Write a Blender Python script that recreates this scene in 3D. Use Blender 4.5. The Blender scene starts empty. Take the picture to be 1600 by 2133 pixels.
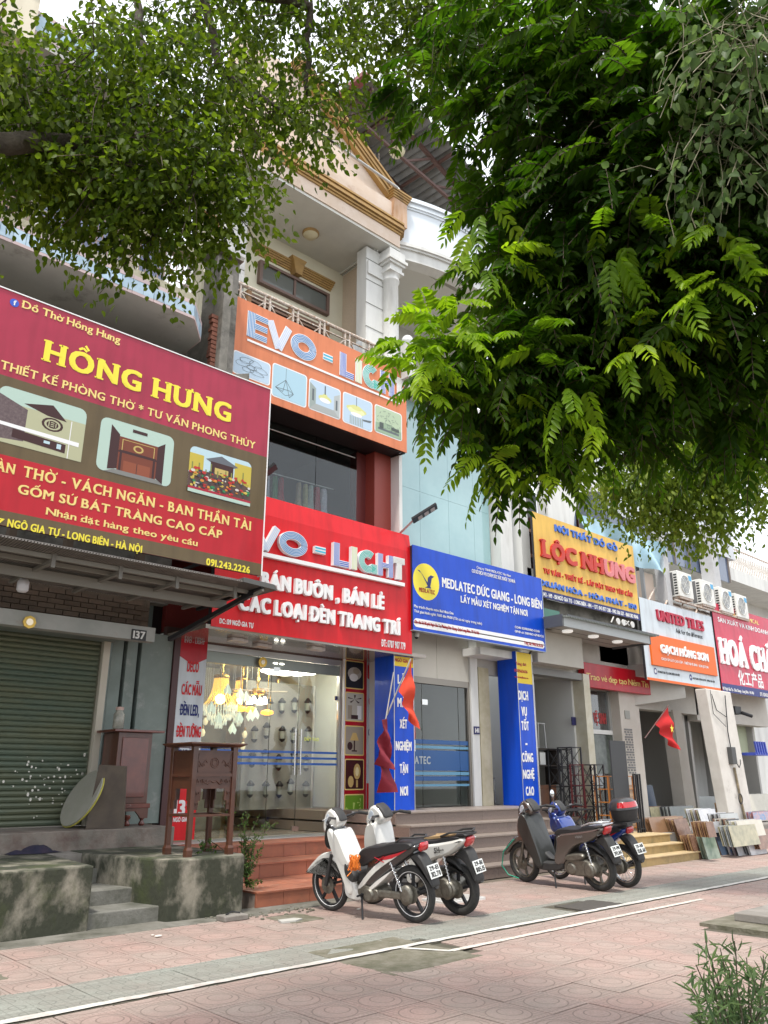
import bpy, math, random, unicodedata
import numpy as np
from mathutils import Vector, Matrix
random.seed(7); rng = np.random.default_rng(11)
R = math.radians
SC = bpy.context.scene; COL = SC.collection

# ------------------------------------------------------------------ camera
F_, HZ_, CH_ = 1650.0, 554.0, 1.45
PIT = math.atan(HZ_/F_); TH = math.atan(1890/math.hypot(F_, HZ_))
fh = Vector((math.cos(TH), math.sin(TH), 0)); UP = Vector((0, 0, 1)); RT = Vector((math.sin(TH), -math.cos(TH), 0))
FW = fh*math.cos(PIT)+UP*math.sin(PIT); UC = -fh*math.sin(PIT)+UP*math.cos(PIT)
CP = Vector((0, 0, CH_))
cd = bpy.data.cameras.new('camera'); cam = bpy.data.objects.new('camera', cd); COL.objects.link(cam); SC.camera = cam
cam.matrix_world = Matrix((( RT.x, UC.x, -FW.x, 0), (RT.y, UC.y, -FW.y, 0), (RT.z, UC.z, -FW.z, CH_), (0, 0, 0, 1)))
cd.sensor_fit = 'HORIZONTAL'; cd.sensor_width = 36; cd.lens = 36*F_/1600; cd.clip_end = 2000; cd.clip_start = .05

# ------------------------------------------------------------------ world, sun, exposure
W = bpy.data.worlds.new("World"); SC.world = W; W.use_nodes = True
nt = W.node_tree; nt.nodes.clear()
SUN_EL, SUN_AZ = 68, 238     # azimuth measured from +Y clockwise, degrees: sun behind and left of the camera
sky = nt.nodes.new('ShaderNodeTexSky'); sky.sky_type = 'NISHITA'; sky.sun_disc = False
sky.sun_elevation = R(SUN_EL); sky.sun_rotation = R(SUN_AZ); sky.air_density = 1.0; sky.dust_density = 3.0
mix = nt.nodes.new('ShaderNodeMix'); mix.data_type = 'RGBA'; mix.inputs[0].default_value = .82
mix.inputs[7].default_value = (11.4, 11.7, 12.2, 1)      # bright white cloud layer over the clear sky
bg = nt.nodes.new('ShaderNodeBackground'); bg.inputs[1].default_value = .12
out = nt.nodes.new('ShaderNodeOutputWorld')
nt.links.new(sky.outputs[0], mix.inputs[6]); nt.links.new(mix.outputs[2], bg.inputs[0]); nt.links.new(bg.outputs[0], out.inputs[0])
sl = bpy.data.lights.new('sun', 'SUN'); so = bpy.data.objects.new('sun', sl); COL.objects.link(so)
sl.energy = 3.0; sl.angle = R(7); sl.color = (1, .955, .88)
sd = Vector((math.sin(R(SUN_AZ))*math.cos(R(SUN_EL)), math.cos(R(SUN_AZ))*math.cos(R(SUN_EL)), math.sin(R(SUN_EL))))
so.rotation_euler = sd.to_track_quat('Z', 'Y').to_euler(); so.location = (0, -5, 30)
SC.view_settings.view_transform = 'Standard'; SC.view_settings.look = 'None'; SC.view_settings.gamma = 1
SC.view_settings.exposure = 0.52; SC.view_settings.use_curve_mapping = False
SC.render.engine = 'CYCLES'; SC.cycles.max_bounces = 8; SC.cycles.transparent_max_bounces = 8

# ------------------------------------------------------------------ where a seen point lies on a plane of the place
def ray(x, y): return FW*F_+RT*(x-800)+UC*(1066.5-y)
def atY(x, y, Y): r = ray(x, y); return CP+r*(Y/r.y)
def atX(x, y, X): r = ray(x, y); return CP+r*(X/r.x)
def atZ(x, y, Z=0): r = ray(x, y); return CP+r*((Z-CH_)/r.z)
def atD(x, y, D): return CP+ray(x, y).normalized()*D

# ------------------------------------------------------------------ materials
MATS = {}
def mat(name, col, rough=.6, metal=0, col2=None, ns=6, bump=0, bs=40, spec=.5, emit=0, coat=0, trans=0, stains=0, stcol=(.03, .03, .025), vert=1, obj=0, alpha=1, detail=6, rnd=0, rp=(.34, .68)):
    """procedural surface: base colour varied by noise, optional stains, fine bump"""
    if name in MATS: return MATS[name]
    m = bpy.data.materials.new(name); MATS[name] = m; m.use_nodes = True
    n = m.node_tree.nodes; l = m.node_tree.links; b = n['Principled BSDF']
    c = (*col, 1); b.inputs['Roughness'].default_value = rough; b.inputs['Metallic'].default_value = metal
    b.inputs['Specular IOR Level'].default_value = spec; b.inputs['Coat Weight'].default_value = coat
    b.inputs['Base Color'].default_value = c; b.inputs['Alpha'].default_value = alpha
    if trans: b.inputs['Transmission Weight'].default_value = trans; b.inputs['IOR'].default_value = 1.45
    if emit: b.inputs['Emission Color'].default_value = c; b.inputs['Emission Strength'].default_value = emit
    src = n.new('ShaderNodeTexCoord').outputs['Object'] if obj else n.new('ShaderNodeNewGeometry').outputs['Position']
    mp = n.new('ShaderNodeMapping'); l.new(src, mp.inputs[0]); mp.inputs['Scale'].default_value = (1, 1, vert)
    last = None
    if col2:
        t = n.new('ShaderNodeTexNoise'); t.inputs['Scale'].default_value = ns; t.inputs['Detail'].default_value = detail; t.inputs['Roughness'].default_value = .62
        l.new(mp.outputs[0], t.inputs[0])
        r = n.new('ShaderNodeValToRGB'); r.color_ramp.elements[0].position = rp[0]; r.color_ramp.elements[1].position = rp[1]
        r.color_ramp.elements[0].color = c; r.color_ramp.elements[1].color = (*col2, 1); l.new(t.outputs[0], r.inputs[0]); last = r.outputs[0]
    if stains:
        t = n.new('ShaderNodeTexNoise'); t.inputs['Scale'].default_value = 2.2; t.inputs['Detail'].default_value = 9; t.inputs['Roughness'].default_value = .7
        l.new(mp.outputs[0], t.inputs[0])
        r = n.new('ShaderNodeValToRGB'); r.color_ramp.elements[0].position = .62-stains*.3; r.color_ramp.elements[1].position = .8-stains*.18
        l.new(t.outputs[0], r.inputs[0])
        x = n.new('ShaderNodeMix'); x.data_type = 'RGBA'; l.new(r.outputs[0], x.inputs[0])
        if last: l.new(last, x.inputs[6])
        else: x.inputs[6].default_value = c
        x.inputs[7].default_value = (*stcol, 1); last = x.outputs[2]
    if rnd:
        oi = n.new('ShaderNodeObjectInfo'); hs = n.new('ShaderNodeHueSaturation'); mr = n.new('ShaderNodeMapRange')
        mr.inputs[3].default_value = 1-rnd; mr.inputs[4].default_value = 1+rnd; l.new(oi.outputs['Random'], mr.inputs[0]); l.new(mr.outputs[0], hs.inputs['Value'])
        if last: l.new(last, hs.inputs['Color'])
        else: hs.inputs['Color'].default_value = c
        last = hs.outputs[0]
    if last: l.new(last, b.inputs['Base Color'])
    if bump:
        t = n.new('ShaderNodeTexNoise'); t.inputs['Scale'].default_value = bs; t.inputs['Detail'].default_value = 5; l.new(mp.outputs[0], t.inputs[0])
        bp = n.new('ShaderNodeBump'); bp.inputs['Strength'].default_value = bump; bp.inputs['Distance'].default_value = .01
        l.new(t.outputs[0], bp.inputs['Height']); l.new(bp.outputs[0], b.inputs['Normal'])
    return m

# ------------------------------------------------------------------ mesh building
class MB:
    def __init__(s): s.v = []; s.f = []; s.sm = []
    def add(s, vs, fs, smooth=False):
        o = len(s.v); s.v += [tuple(v) for v in vs]; s.f += [tuple(i+o for i in f) for f in fs]; s.sm += [smooth]*len(fs); return s
    def box(s, x0, x1, y0, y1, z0, z1):
        return s.add([(x0, y0, z0), (x1, y0, z0), (x1, y1, z0), (x0, y1, z0), (x0, y0, z1), (x1, y0, z1), (x1, y1, z1), (x0, y1, z1)],
                     [(0, 3, 2, 1), (4, 5, 6, 7), (0, 1, 5, 4), (1, 2, 6, 5), (2, 3, 7, 6), (3, 0, 4, 7)])
    def bar(s, a, b, w, h=None, up=(0, 0, 1)):
        h = h or w; a = Vector(a); b = Vector(b); d = (b-a).normalized(); u = Vector(up)
        if abs(d.dot(u)) > .98: u = Vector((0, 1, 0))
        x = d.cross(u).normalized()*w/2; y = x.cross(d).normalized()*h/2
        return s.add([a-x-y, a+x-y, a+x+y, a-x+y, b-x-y, b+x-y, b+x+y, b-x+y], [(0, 1, 2, 3), (7, 6, 5, 4), (0, 4, 5, 1), (1, 5, 6, 2), (2, 6, 7, 3), (3, 7, 4, 0)])
    def tube(s, pts, r, n=8, cap=True):
        pts = [Vector(p) for p in pts]; rr = r if isinstance(r, (list, tuple)) else [r]*len(pts); vs = []
        px = None
        for i, p in enumerate(pts):
            d = (pts[min(i+1, len(pts)-1)]-pts[max(i-1, 0)]).normalized()
            if px is None: px = d.cross(Vector((0, 0, 1)) if abs(d.z) < .9 else Vector((1, 0, 0))).normalized()
            else: px = (px-d*px.dot(d)).normalized()
            y = d.cross(px)
            vs += [p+(px*math.cos(6.2832*k/n)+y*math.sin(6.2832*k/n))*rr[i] for k in range(n)]
        fs = [(i*n+k, i*n+(k+1) % n, (i+1)*n+(k+1) % n, (i+1)*n+k) for i in range(len(pts)-1) for k in range(n)]
        s.add(vs, fs, True)
        if cap: s.add([vs[k] for k in range(n)], [tuple(range(n-1, -1, -1))]); s.add([vs[(len(pts)-1)*n+k] for k in range(n)], [tuple(range(n))])
        return s
    def rings(s, rgs, closed=False, cap=True, smooth=True):
        n = len(rgs[0]); m = len(rgs); vs = [p for r in rgs for p in r]; fs = []
        for i in range(m if closed else m-1):
            j = (i+1) % m
            fs += [(i*n+k, i*n+(k+1) % n, j*n+(k+1) % n, j*n+k) for k in range(n)]
        s.add(vs, fs, smooth)
        if cap and not closed: s.add(rgs[0], [tuple(range(n-1, -1, -1))], smooth); s.add(rgs[-1], [tuple(range(n))], smooth)
        return s
    def lathe(s, prof, c=(0, 0, 0), n=16, axis='z', cap=True):
        rg = []
        for r, h in prof:
            q = []
            for k in range(n):
                a = 6.28319*k/n; u, w = r*math.cos(a), r*math.sin(a)
                q.append((c[0]+u, c[1]+w, c[2]+h) if axis == 'z' else ((c[0]+h, c[1]+u, c[2]+w) if axis == 'x' else (c[0]+w, c[1]+h, c[2]+u)))
            rg.append(q)
        return s.rings(rg, cap=cap)
    def prism(s, poly, d0, d1, axis='y', smooth=False):
        """poly in the two other axes; axis 'y' -> (x,z), 'x' -> (y,z), 'z' -> (x,y)"""
        n = len(poly)
        def mk(p, d): return (p[0], d, p[1]) if axis == 'y' else ((d, p[0], p[1]) if axis == 'x' else (p[0], p[1], d))
        vs = [mk(p, d0) for p in poly]+[mk(p, d1) for p in poly]
        return s.add(vs, [tuple(range(n)), tuple(range(2*n-1, n-1, -1))]+[(k, k+n, (k+1) % n+n, (k+1) % n) for k in range(n)], smooth)
    def quad(s, a, b, c, d): return s.add([a, b, c, d], [(0, 1, 2, 3)])
    def sphere(s, c, r, n=12, m=8, sq=(1, 1, 1)):
        rg = []
        for i in range(m+1):
            t = math.pi*i/m; rg.append([(c[0]+sq[0]*r*max(math.sin(t), .001)*math.cos(6.2832*k/n), c[1]+sq[1]*r*max(math.sin(t), .001)*math.sin(6.2832*k/n), c[2]-sq[2]*r*math.cos(t)) for k in range(n)])
        return s.rings(rg, cap=False)
    def link(s, name, m=None, parent=None, local=False, bev=0, **tags):
        me = bpy.data.meshes.new(name); v = np.array(s.v, dtype=float).reshape(-1, 3)
        o = bpy.data.objects.new(name, me); COL.objects.link(o)
        off = np.zeros(3)
        if parent is not None:
            o.parent = parent
            if not local:
                p = parent
                while p is not None: off += np.array(p.location); p = p.parent
        elif not local:
            mn, mx = v.min(0), v.max(0); off = np.array([(mn[0]+mx[0])/2, (mn[1]+mx[1])/2, mn[2]]); o.location = off
        v = v-off
        me.from_pydata(v.tolist(), [], s.f); me.polygons.foreach_set('use_smooth', s.sm)
        if m is not None:
            for q in (m if isinstance(m, (list, tuple)) else [m]): me.materials.append(q)
        me.validate(); me.update()
        if bev:
            b = o.modifiers.new('bevel', 'BEVEL'); b.width = bev; b.segments = 2; b.limit_method = 'ANGLE'; b.harden_normals = False
        for k, t in tags.items(): o[k] = t
        return o
def B(*a): return MB().box(*a)
def thing(name, label, cat, loc=(0, 0, 0), rz=0, group=None, kind=None):
    o = bpy.data.objects.new(name, None); COL.objects.link(o); o.location = loc; o.rotation_euler = (0, 0, rz); o.empty_display_size = .1
    if label: o['label'] = label
    if cat: o['category'] = cat
    if group: o['group'] = group
    if kind: o['kind'] = kind
    return o
def copy_thing(o, loc=None, rz=None, label=None, parent=None):
    c = o.copy(); COL.objects.link(c)
    if parent is not None: c.parent = parent
    if loc is not None: c.location = loc
    if rz is not None: c.rotation_euler = (0, 0, rz)
    if label: c['label'] = label
    for ch in list(o.children): copy_thing(ch, parent=c)
    return c

# ------------------------------------------------------------------ lettering
_tc = bpy.data.curves.new('glyph', 'FONT'); _tc.size = 1; _tc.resolution_u = 3
_to = bpy.data.objects.new('glyph', _tc); COL.objects.link(_to)
GL = {}
CAPH = [.7]
def glyph(ch):
    if ch in GL: return GL[ch]
    _tc.body = ch; bpy.context.view_layer.update(); me = _to.to_mesh()
    v = [(p.co.x, p.co.y) for p in me.vertices]; f = [tuple(p.vertices) for p in me.polygons]; _to.to_mesh_clear()
    if v:
        x0 = min(a[0] for a in v); w = max(a[0] for a in v)-x0; v = [(a-x0, b) for a, b in v]
    else: w = .28
    GL[ch] = (v, f, w); return GL[ch]
CAPH[0] = max(b for a, b in glyph('H')[0])
XH = max(b for a, b in glyph('x')[0])
SERIF = {'H': 'lb rb lt rt', 'N': 'lb lt rt', 'I': 'cb ct', 'T': 'cb', 'P': 'lb lt', 'B': 'lb lt', 'Đ': 'lb lt', 'D': 'lb lt', 'K': 'lb lt rb', 'R': 'lb lt', 'E': 'lb lt', 'L': 'lb lt', 'U': 'lt rt', 'M': 'lb rb lt rt', 'A': 'lb rb', 'V': 'lt rt', 'Y': 'cb lt rt', 'h': 'lb rb', 'n': 'lb rb', 'u': 'rb', 'i': 'cb', 'r': 'lb', 'l': 'cb', 'd': 'rb'}
def letter(ch, h, sx, bx, by, serif=0, cw=1):
    """one character as 2-D polygons scaled to cap height h: list of (verts, faces), advance width"""
    d = unicodedata.normalize('NFD', ch); base = d[0]; marks = d[1:]
    bar = base in 'Đđ'
    if bar: base = 'D' if base == 'Đ' else 'd'
    if base == 'i' and marks and '\u0323' not in marks: base = 'ı'
    v, f, w = glyph(base); k = h/CAPH[0]; res = []
    pts = [(a*k*sx, b*k) for a, b in v]; W_ = w*k*sx
    offs = [(0, 0)]
    if bx or by: offs = [(i*bx*h, j*by*h) for i in (-1, -.33, .33, 1) for j in (-1, 1)]
    for ii, (ox, oy) in enumerate(offs): res.append(([(a+ox+.0013*h*ii, b+oy+.0011*h*ii) for a, b in pts], f))
    up = base.isupper() or base in 'bdđhklt'; top = h if up else XH*k
    cx = W_/2; t = .085*h+by*h; e = .19*h*(.75+.25*sx)
    def st(x0, y0, x1, y1, q=None):
        q = q or t; dx, dy = x1-x0, y1-y0; L = math.hypot(dx, dy) or 1; nx, ny = -dy/L*q/2, dx/L*q/2
        res.append(([(x0-nx, y0-ny), (x1-nx, y1-ny), (x1+nx, y1+ny), (x0+nx, y0+ny)], [(0, 1, 2, 3)]))
    if serif and ch != ' ':
        sb = SERIF.get(base if not bar else 'D', '')
        sw = serif*h*.8+bx*h+.045*h
        for q in sb.split():
            x = {'l': pts and bx*h*.5+.045*h, 'r': W_-bx*h*.5-.045*h, 'c': W_/2}[q[0]]
            y = {'b': .025*h, 't': (h if up else XH*k)-.025*h}[q[1]]
            st(x-sw, y, x+sw, y, .05*h+by*h)
    yy = top+.12*h
    for mk in marks:
        if mk == '\u0302': st(cx-e, yy, cx, yy+.13*h); st(cx, yy+.13*h, cx+e, yy)
        if mk == '\u0306': st(cx-e, yy+.12*h, cx-e*.45, yy); st(cx-e*.5, yy, cx+e*.5, yy); st(cx+e*.45, yy, cx+e, yy+.12*h)
    hasc = '\u0302' in marks or '\u0306' in marks
    ax = cx+(e*1.1 if hasc else 0); ay = yy+(.09*h if hasc else 0)
    for mk in marks:
        if mk == '\u0301': st(ax-.05*h, ay-.01*h, ax+.13*h, ay+.2*h)
        if mk == '\u0300': st(ax+.06*h, ay-.01*h, ax-.12*h, ay+.2*h)
        if mk == '\u0303':
            y2 = yy+(.22*h if hasc else .04*h); st(cx-e, y2, cx-e*.3, y2+.08*h); st(cx-e*.3, y2+.08*h, cx+e*.3, y2); st(cx+e*.3, y2, cx+e, y2+.08*h)
        if mk == '\u0309': st(ax-.05*h, ay+.17*h, ax+.05*h, ay+.17*h); st(ax+.05*h, ay+.17*h, ax+.05*h, ay+.08*h); st(ax+.05*h, ay+.08*h, ax, ay)
        if mk == '\u0323': st(cx-t*.6, -.17*h, cx+t*.6, -.17*h, t*1.2)
        if mk == '\u031b': st(W_-.03*h, top-.05*h, W_+.11*h, top+.0*h); st(W_+.10*h, top-.02*h, W_+.10*h, top+.14*h)
    if bar:
        if base == 'D': st(-.1*h, h*.5, .22*h, h*.5, t)
        else: st(W_-.3*h, h*.82, W_+.1*h, h*.82, t*.8)
    return res, W_
def lay(text, h, sx, bx, by, gap, serif, fit=None):
    """lays out a line; returns [(char, x, polys, w)] and total width; fit squeezes to a width"""
    def go(s):
        x = 0; o = []
        for ch in text:
            q = min(1, s*1.15)
            if ch == ' ': x += .3*h*s+gap*h*q; continue
            po, w = letter(ch, h, s, bx*q, by, serif*q); x += bx*q*h
            o.append((ch, x, po, w)); x += w+bx*q*h+gap*h*q
        return o, x-gap*h*min(1, s*1.15)
    s = sx
    if fit:
        for _ in range(4):
            o, w = go(s); s *= max(.2, 1+(fit-w)/max(w*.8, 1e-6)) if abs(fit-w) > 1e-4 else 1
            s = max(.15, min(3, s))
    return go(s)
def text(MBs, s, x0, z0, h, Y, x1=None, bold=.02, by=None, gap=.12, sx=1, serif=0, depth=0, centre=False, each=None, frame=None):
    """letters on a plane facing -Y at depth Y, baseline z0, caps h, from x0 (to x1). depth>0 gives raised letters.
    each(name, mb) is called per letter when given, else everything goes in MBs. frame(u,v,d)->point replaces the plane"""
    by = bold*.6 if by is None else by
    o, w = lay(s, h, sx, bold, by, gap, serif, fit=(x1-x0) if x1 is not None else None)
    if centre: x0 = x0-w/2
    fr = frame or (lambda u, v, d: (u, Y-d, v))
    for ch, x, po, w_ in o:
        mb = MB() if each else MBs
        for i, (v, f) in enumerate(po):
            e = .0004*(i % 8)
            if depth:
                n = len(v); pts = [fr(x0+x+a, z0+b, depth+e) for a, b in v]+[fr(x0+x+a, z0+b, 0) for a, b in v]
                from collections import Counter
                ed = Counter(); 
                for q in f:
                    for j in range(len(q)): ed[(q[j], q[(j+1) % len(q)])] += 1
                side = [(a, a+n, b+n, b) for (a, b) in ed if (b, a) not in ed]
                mb.add(pts, list(f)+side)
            else: mb.add([fr(x0+x+a, z0+b, e) for a, b in v], f)
        if each: each(ch, mb)
    return w
def tpx(MBs, s, bl, br, tl, Y, **k):
    """line of lettering measured in the photograph: baseline-left, baseline-right, cap-top-left"""
    a, b, c = atY(*bl, Y), atY(*br, Y), atY(*tl, Y)
    return text(MBs, s, a.x, (a.z+b.z)/2, c.z-a.z, Y, x1=b.x, **k)
def rrect(x0, x1, z0, z1, r, n=4):
    p = []
    for cx, cz, a0 in ((x1-r, z0+r, -90), (x1-r, z1-r, 0), (x0+r, z1-r, 90), (x0+r, z0+r, 180)):
        for k in range(n+1): a = R(a0+90*k/n); p.append((cx+r*math.cos(a), cz+r*math.sin(a)))
    return p
def disc(cx, cz, r, n=20, rz=None): return [(cx+r*math.cos(6.2832*k/n), cz+(rz or r)*math.sin(6.2832*k/n)) for k in range(n)]
def flat(poly, Y, name, m, parent, **t):     # a printed patch: thin sheet proud of what carries it
    return MB().add([(p[0], Y, p[1]) for p in poly], [tuple(range(len(poly)))]).link(name, m, parent, **t)
# ------------------------------------------------------------------ ground and pavement
def tile_mat(name, c1, c2, groove, grey=False):
    m = bpy.data.materials.new(name); MATS[name] = m; m.use_nodes = True; n = m.node_tree.nodes; l = m.node_tree.links; b = n['Principled BSDF']
    b.inputs['Roughness'].default_value = .75; b.inputs['Specular IOR Level'].default_value = .35
    geo = n.new('ShaderNodeNewGeometry'); sp = n.new('ShaderNodeSeparateXYZ'); l.new(geo.outputs['Position'], sp.inputs[0])
    def M(op, a, b_=None, c_=None):
        x = n.new('ShaderNodeMath'); x.operation = op
        for i, q in enumerate((a, b_, c_)):
            if q is None: continue
            if isinstance(q, (int, float)): x.inputs[i].default_value = q
            else: l.new(q, x.inputs[i])
        return x.outputs[0]
    T = .4
    fx = M('SUBTRACT', M('MULTIPLY', M('FRACT', M('DIVIDE', M('ADD', sp.outputs[0], 40), T)), T), T/2)
    fy = M('SUBTRACT', M('MULTIPLY', M('FRACT', M('DIVIDE', M('ADD', sp.outputs[1], 40), T)), T), T/2)
    def ring(cx, cy, r, w=.005, X=None, Y=None):
        X = X or fx; Y = Y or fy
        d = M('SQRT', M('ADD', M('POWER', M('SUBTRACT', X, cx), 2), M('POWER', M('SUBTRACT', Y, cy), 2)))
        return M('LESS_THAN', M('ABSOLUTE', M('SUBTRACT', d, r)), w)
    def line(v, at, w=.0035): return M('LESS_THAN', M('ABSOLUTE', M('SUBTRACT', M('ABSOLUTE', v), at)), w)
    if not grey:
        g = M('MAXIMUM', ring(0, 0, .15), ring(.035, .02, .085))
        inside = M('LESS_THAN', M('SQRT', M('ADD', M('POWER', fx, 2), M('POWER', fy, 2))), .155)
        out_ = M('SUBTRACT', 1, inside)
        g = M('MAXIMUM', g, M('MULTIPLY', .7, M('MAXIMUM', line(fx, .16), line(fy, .16))))
        g = M('MAXIMUM', g, M('MULTIPLY', M('MULTIPLY', .6, out_), M('MAXIMUM', M('LESS_THAN', M('FRACT', M('MULTIPLY', fx, 25)), .16), M('LESS_THAN', M('FRACT', M('MULTIPLY', fy, 25)), .16))))
    else:
        hx = M('SUBTRACT', M('ABSOLUTE', fx), .1); hy = M('SUBTRACT', M('ABSOLUTE', fy), .1)
        g = M('MAXIMUM', ring(0, 0, .055, .005, hx, hy), M('MAXIMUM', line(fx, .1), line(fy, .1)))
        g = M('MAXIMUM', g, M('MULTIPLY', .7, M('MAXIMUM', line(fx, 0), line(fy, .155))))
    # colour per tile, wear and dirt
    wn = n.new('ShaderNodeTexWhiteNoise'); cm = n.new('ShaderNodeCombineXYZ')
    l.new(M('FLOOR', M('DIVIDE', M('ADD', sp.outputs[0], 40), T)), cm.inputs[0]); l.new(M('FLOOR', M('DIVIDE', M('ADD', sp.outputs[1], 40), T)), cm.inputs[1]); l.new(cm.outputs[0], wn.inputs[0])
    t1 = n.new('ShaderNodeTexNoise'); t1.inputs['Scale'].default_value = 1.1; t1.inputs['Detail'].default_value = 8; t1.inputs['Roughness'].default_value = .7; l.new(geo.outputs['Position'], t1.inputs[0])
    t2 = n.new('ShaderNodeTexNoise'); t2.inputs['Scale'].default_value = 60; t2.inputs['Detail'].default_value = 4; l.new(geo.outputs['Position'], t2.inputs[0])
    f = M('MULTIPLY_ADD', wn.outputs[0], .5, M('MULTIPLY_ADD', t1.outputs[0], 1.9, -.75))
    x = n.new('ShaderNodeMix'); x.data_type = 'RGBA'; x.clamp_factor = True; l.new(f, x.inputs[0]); x.inputs[6].default_value = (*c1, 1); x.inputs[7].default_value = (*c2, 1)
    sp2 = n.new('ShaderNodeMix'); sp2.data_type = 'RGBA'; sp2.blend_type = 'MULTIPLY'; sp2.inputs[0].default_value = .55; l.new(x.outputs[2], sp2.inputs[6])
    r2 = n.new('ShaderNodeValToRGB'); r2.color_ramp.elements[0].position = .3; r2.color_ramp.elements[0].color = (.55, .55, .55, 1); r2.color_ramp.elements[1].position = .62; l.new(t2.outputs[0], r2.inputs[0]); l.new(r2.outputs[0], sp2.inputs[7])
    # larger grey-brown grime
    t3 = n.new('ShaderNodeTexNoise'); t3.inputs['Scale'].default_value = .8; t3.inputs['Detail'].default_value = 10; t3.inputs['Roughness'].default_value = .75; l.new(geo.outputs['Position'], t3.inputs[0])
    r3 = n.new('ShaderNodeValToRGB'); r3.color_ramp.elements[0].position = .44; r3.color_ramp.elements[1].position = .68; r3.color_ramp.elements[1].color = (.72, .72, .72, 1); l.new(t3.outputs[0], r3.inputs[0])
    gr = n.new('ShaderNodeMix'); gr.data_type = 'RGBA'; l.new(r3.outputs[0], gr.inputs[0]); l.new(sp2.outputs[2], gr.inputs[6]); gr.inputs[7].default_value = (.22, .19, .165, 1)
    y = n.new('ShaderNodeMix'); y.data_type = 'RGBA'; l.new(M('MULTIPLY', g, .62), y.inputs[0]); l.new(gr.outputs[2], y.inputs[6]); y.inputs[7].default_value = (*groove, 1)
    l.new(y.outputs[2], b.inputs['Base Color'])
    bp = n.new('ShaderNodeBump'); bp.inputs['Distance'].default_value = .006; bp.inputs['Strength'].default_value = .5
    l.new(M('SUBTRACT', M('MULTIPLY', t2.outputs[0], .25), g), bp.inputs['Height']); l.new(bp.outputs[0], b.inputs['Normal'])
    return m
PINK = tile_mat('pink concrete tile', (.40, .268, .232), (.36, .30, .262), (.14, .105, .088))
GREY = tile_mat('grey concrete tile', (.29, .30, .265), (.23, .235, .205), (.12, .12, .105), True)
GROUT = mat('dirty grout', (.10, .085, .065), .9, col2=(.05, .05, .03), ns=9, bump=.3)
CONC = mat('mossy concrete', (.20, .19, .165), .9, col2=(.10, .095, .075), ns=2.5, bump=.5, bs=30, stains=.55, stcol=(.035, .038, .022))
CONCL = mat('worn concrete top', (.27, .25, .225), .85, col2=(.17, .155, .135), ns=3, bump=.4, bs=35, stains=.3, stcol=(.07, .065, .05))
B(-60, 120, -60, 8.3, -.25, -.012).link('ground', GROUT, kind='structure')
B(-60, 120, 8.3001, 60, -.25, -.013).link('ground', mat('packed soil', (.16, .13, .10), .95, col2=(.10, .085, .06), ns=4, bump=.4), kind='structure')
HOLES = []
def pave(label_root, x0, x1, y0, y1, m, holes=()):
    root = bpy.data.objects.new('pavement', None); COL.objects.link(root); root['kind'] = 'structure'
    T = .4; g = .004; tiles = []
    i0, i1 = round(x0/T), round(x1/T); j0, j1 = math.floor(y0/T+.001), math.ceil(y1/T-.001)
    for i in range(i0, i1):
        for j in range(j0, j1):
            a, b = max(j*T, y0), min((j+1)*T, y1)
            if b-a < .05: continue
            cx, cy = (i+.5)*T, (a+b)/2
            if any(h[0] < cx < h[1] and h[2] < cy < h[3] for h in holes): continue
            d = Vector((cx, cy, 0))-CP; z = d.dot(FW); u = d.dot(RT)/max(z, .1)*F_; v = 1066-d.dot(UC)/max(z, .1)*F_
            seen = z > .5 and -960 < u < 960 and v < 2290
            tiles.append((0 if seen else 1, d.length, cx, a, b))
    tiles.sort(); meshes = {}
    rest = MB()
    for k, (s, dl, cx, a, b) in enumerate(tiles):
        dz = random.uniform(-.0025, .0025); key = round(b-a, 3)
        if k < 298 and s == 0:
            if key not in meshes:
                h = (b-a)/2; q = .006; mb = MB()
                mb.rings([[(sx*(T/2-g-i), sy*(h-g-i), z) for sx, sy in ((-1, -1), (1, -1), (1, 1), (-1, 1))] for i, z in ((0, -.03), (0, -.004), (q, 0))], smooth=False)
                o = mb.link('paving_tile', m, root, local=True); meshes[key] = o.data
            else:
                o = bpy.data.objects.new('paving_tile', meshes[key]); COL.objects.link(o); o.parent = root
            o.location = (cx, (a+b)/2, dz); o.rotation_euler = (random.uniform(-.006, .006), random.uniform(-.006, .006), 0)
        elif cx < 60: rest.box(cx-T/2+g, cx+T/2-g, a+g, b-g, -.03, dz)
    if rest.v: rest.link('paving_tiles', m, root, kind='stuff')
    return root
holes_f = [(4.75, 5.85, 5.05, 5.72), (8.55, 12.6, 3.3, 4.55)]
pave('front', -2.0, 34, 2.4, 5.74, PINK, holes_f)
pave('band', -2.0, 40, 5.8401, 6.50, GREY, [(4.78, 5.85, 5.84, 6.2), (8.55, 9.35, 5.85, 6.3)])
pave('shop side', -2.0, 40, 6.5001, 8.32, PINK, [(5.55, 6.0, 7.45, 7.95), (2.0, 2.55, 6.95, 7.35)])
WHITE_LINE = mat('worn white line paint', (.60, .59, .55), .75, col2=(.46, .43, .39), ns=22, stains=.34, stcol=(.33, .27, .24))
def strip(name, x0, x1, y0, y1, z, m, n=40, wob=.012, **t):
    mb = MB(); L = [(x0+(x1-x0)*i/n) for i in range(n+1)]
    a = [(x, y0+random.uniform(-wob, wob)*.6, z) for x in L]; b = [(x, y1+random.uniform(-wob, wob)*.6, z) for x in L]
    mb.add(a+b, [(i, i+1, n+2+i, n+1+i) for i in range(n)]); return mb.link(name, m, kind='structure', **t)
B(-2, 40, 5.7405, 5.8395, -.03, -.001).link('painted_line_base', GROUT, kind='structure')
strip('painted_line', -2, 40, 5.755, 5.838, .0075, WHITE_LINE, 420, .017)
WL2 = mat('faded line paint', (.60, .58, .53), .8, col2=(.42, .35, .30), ns=18, stains=.3, stcol=(.34, .27, .23))
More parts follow.
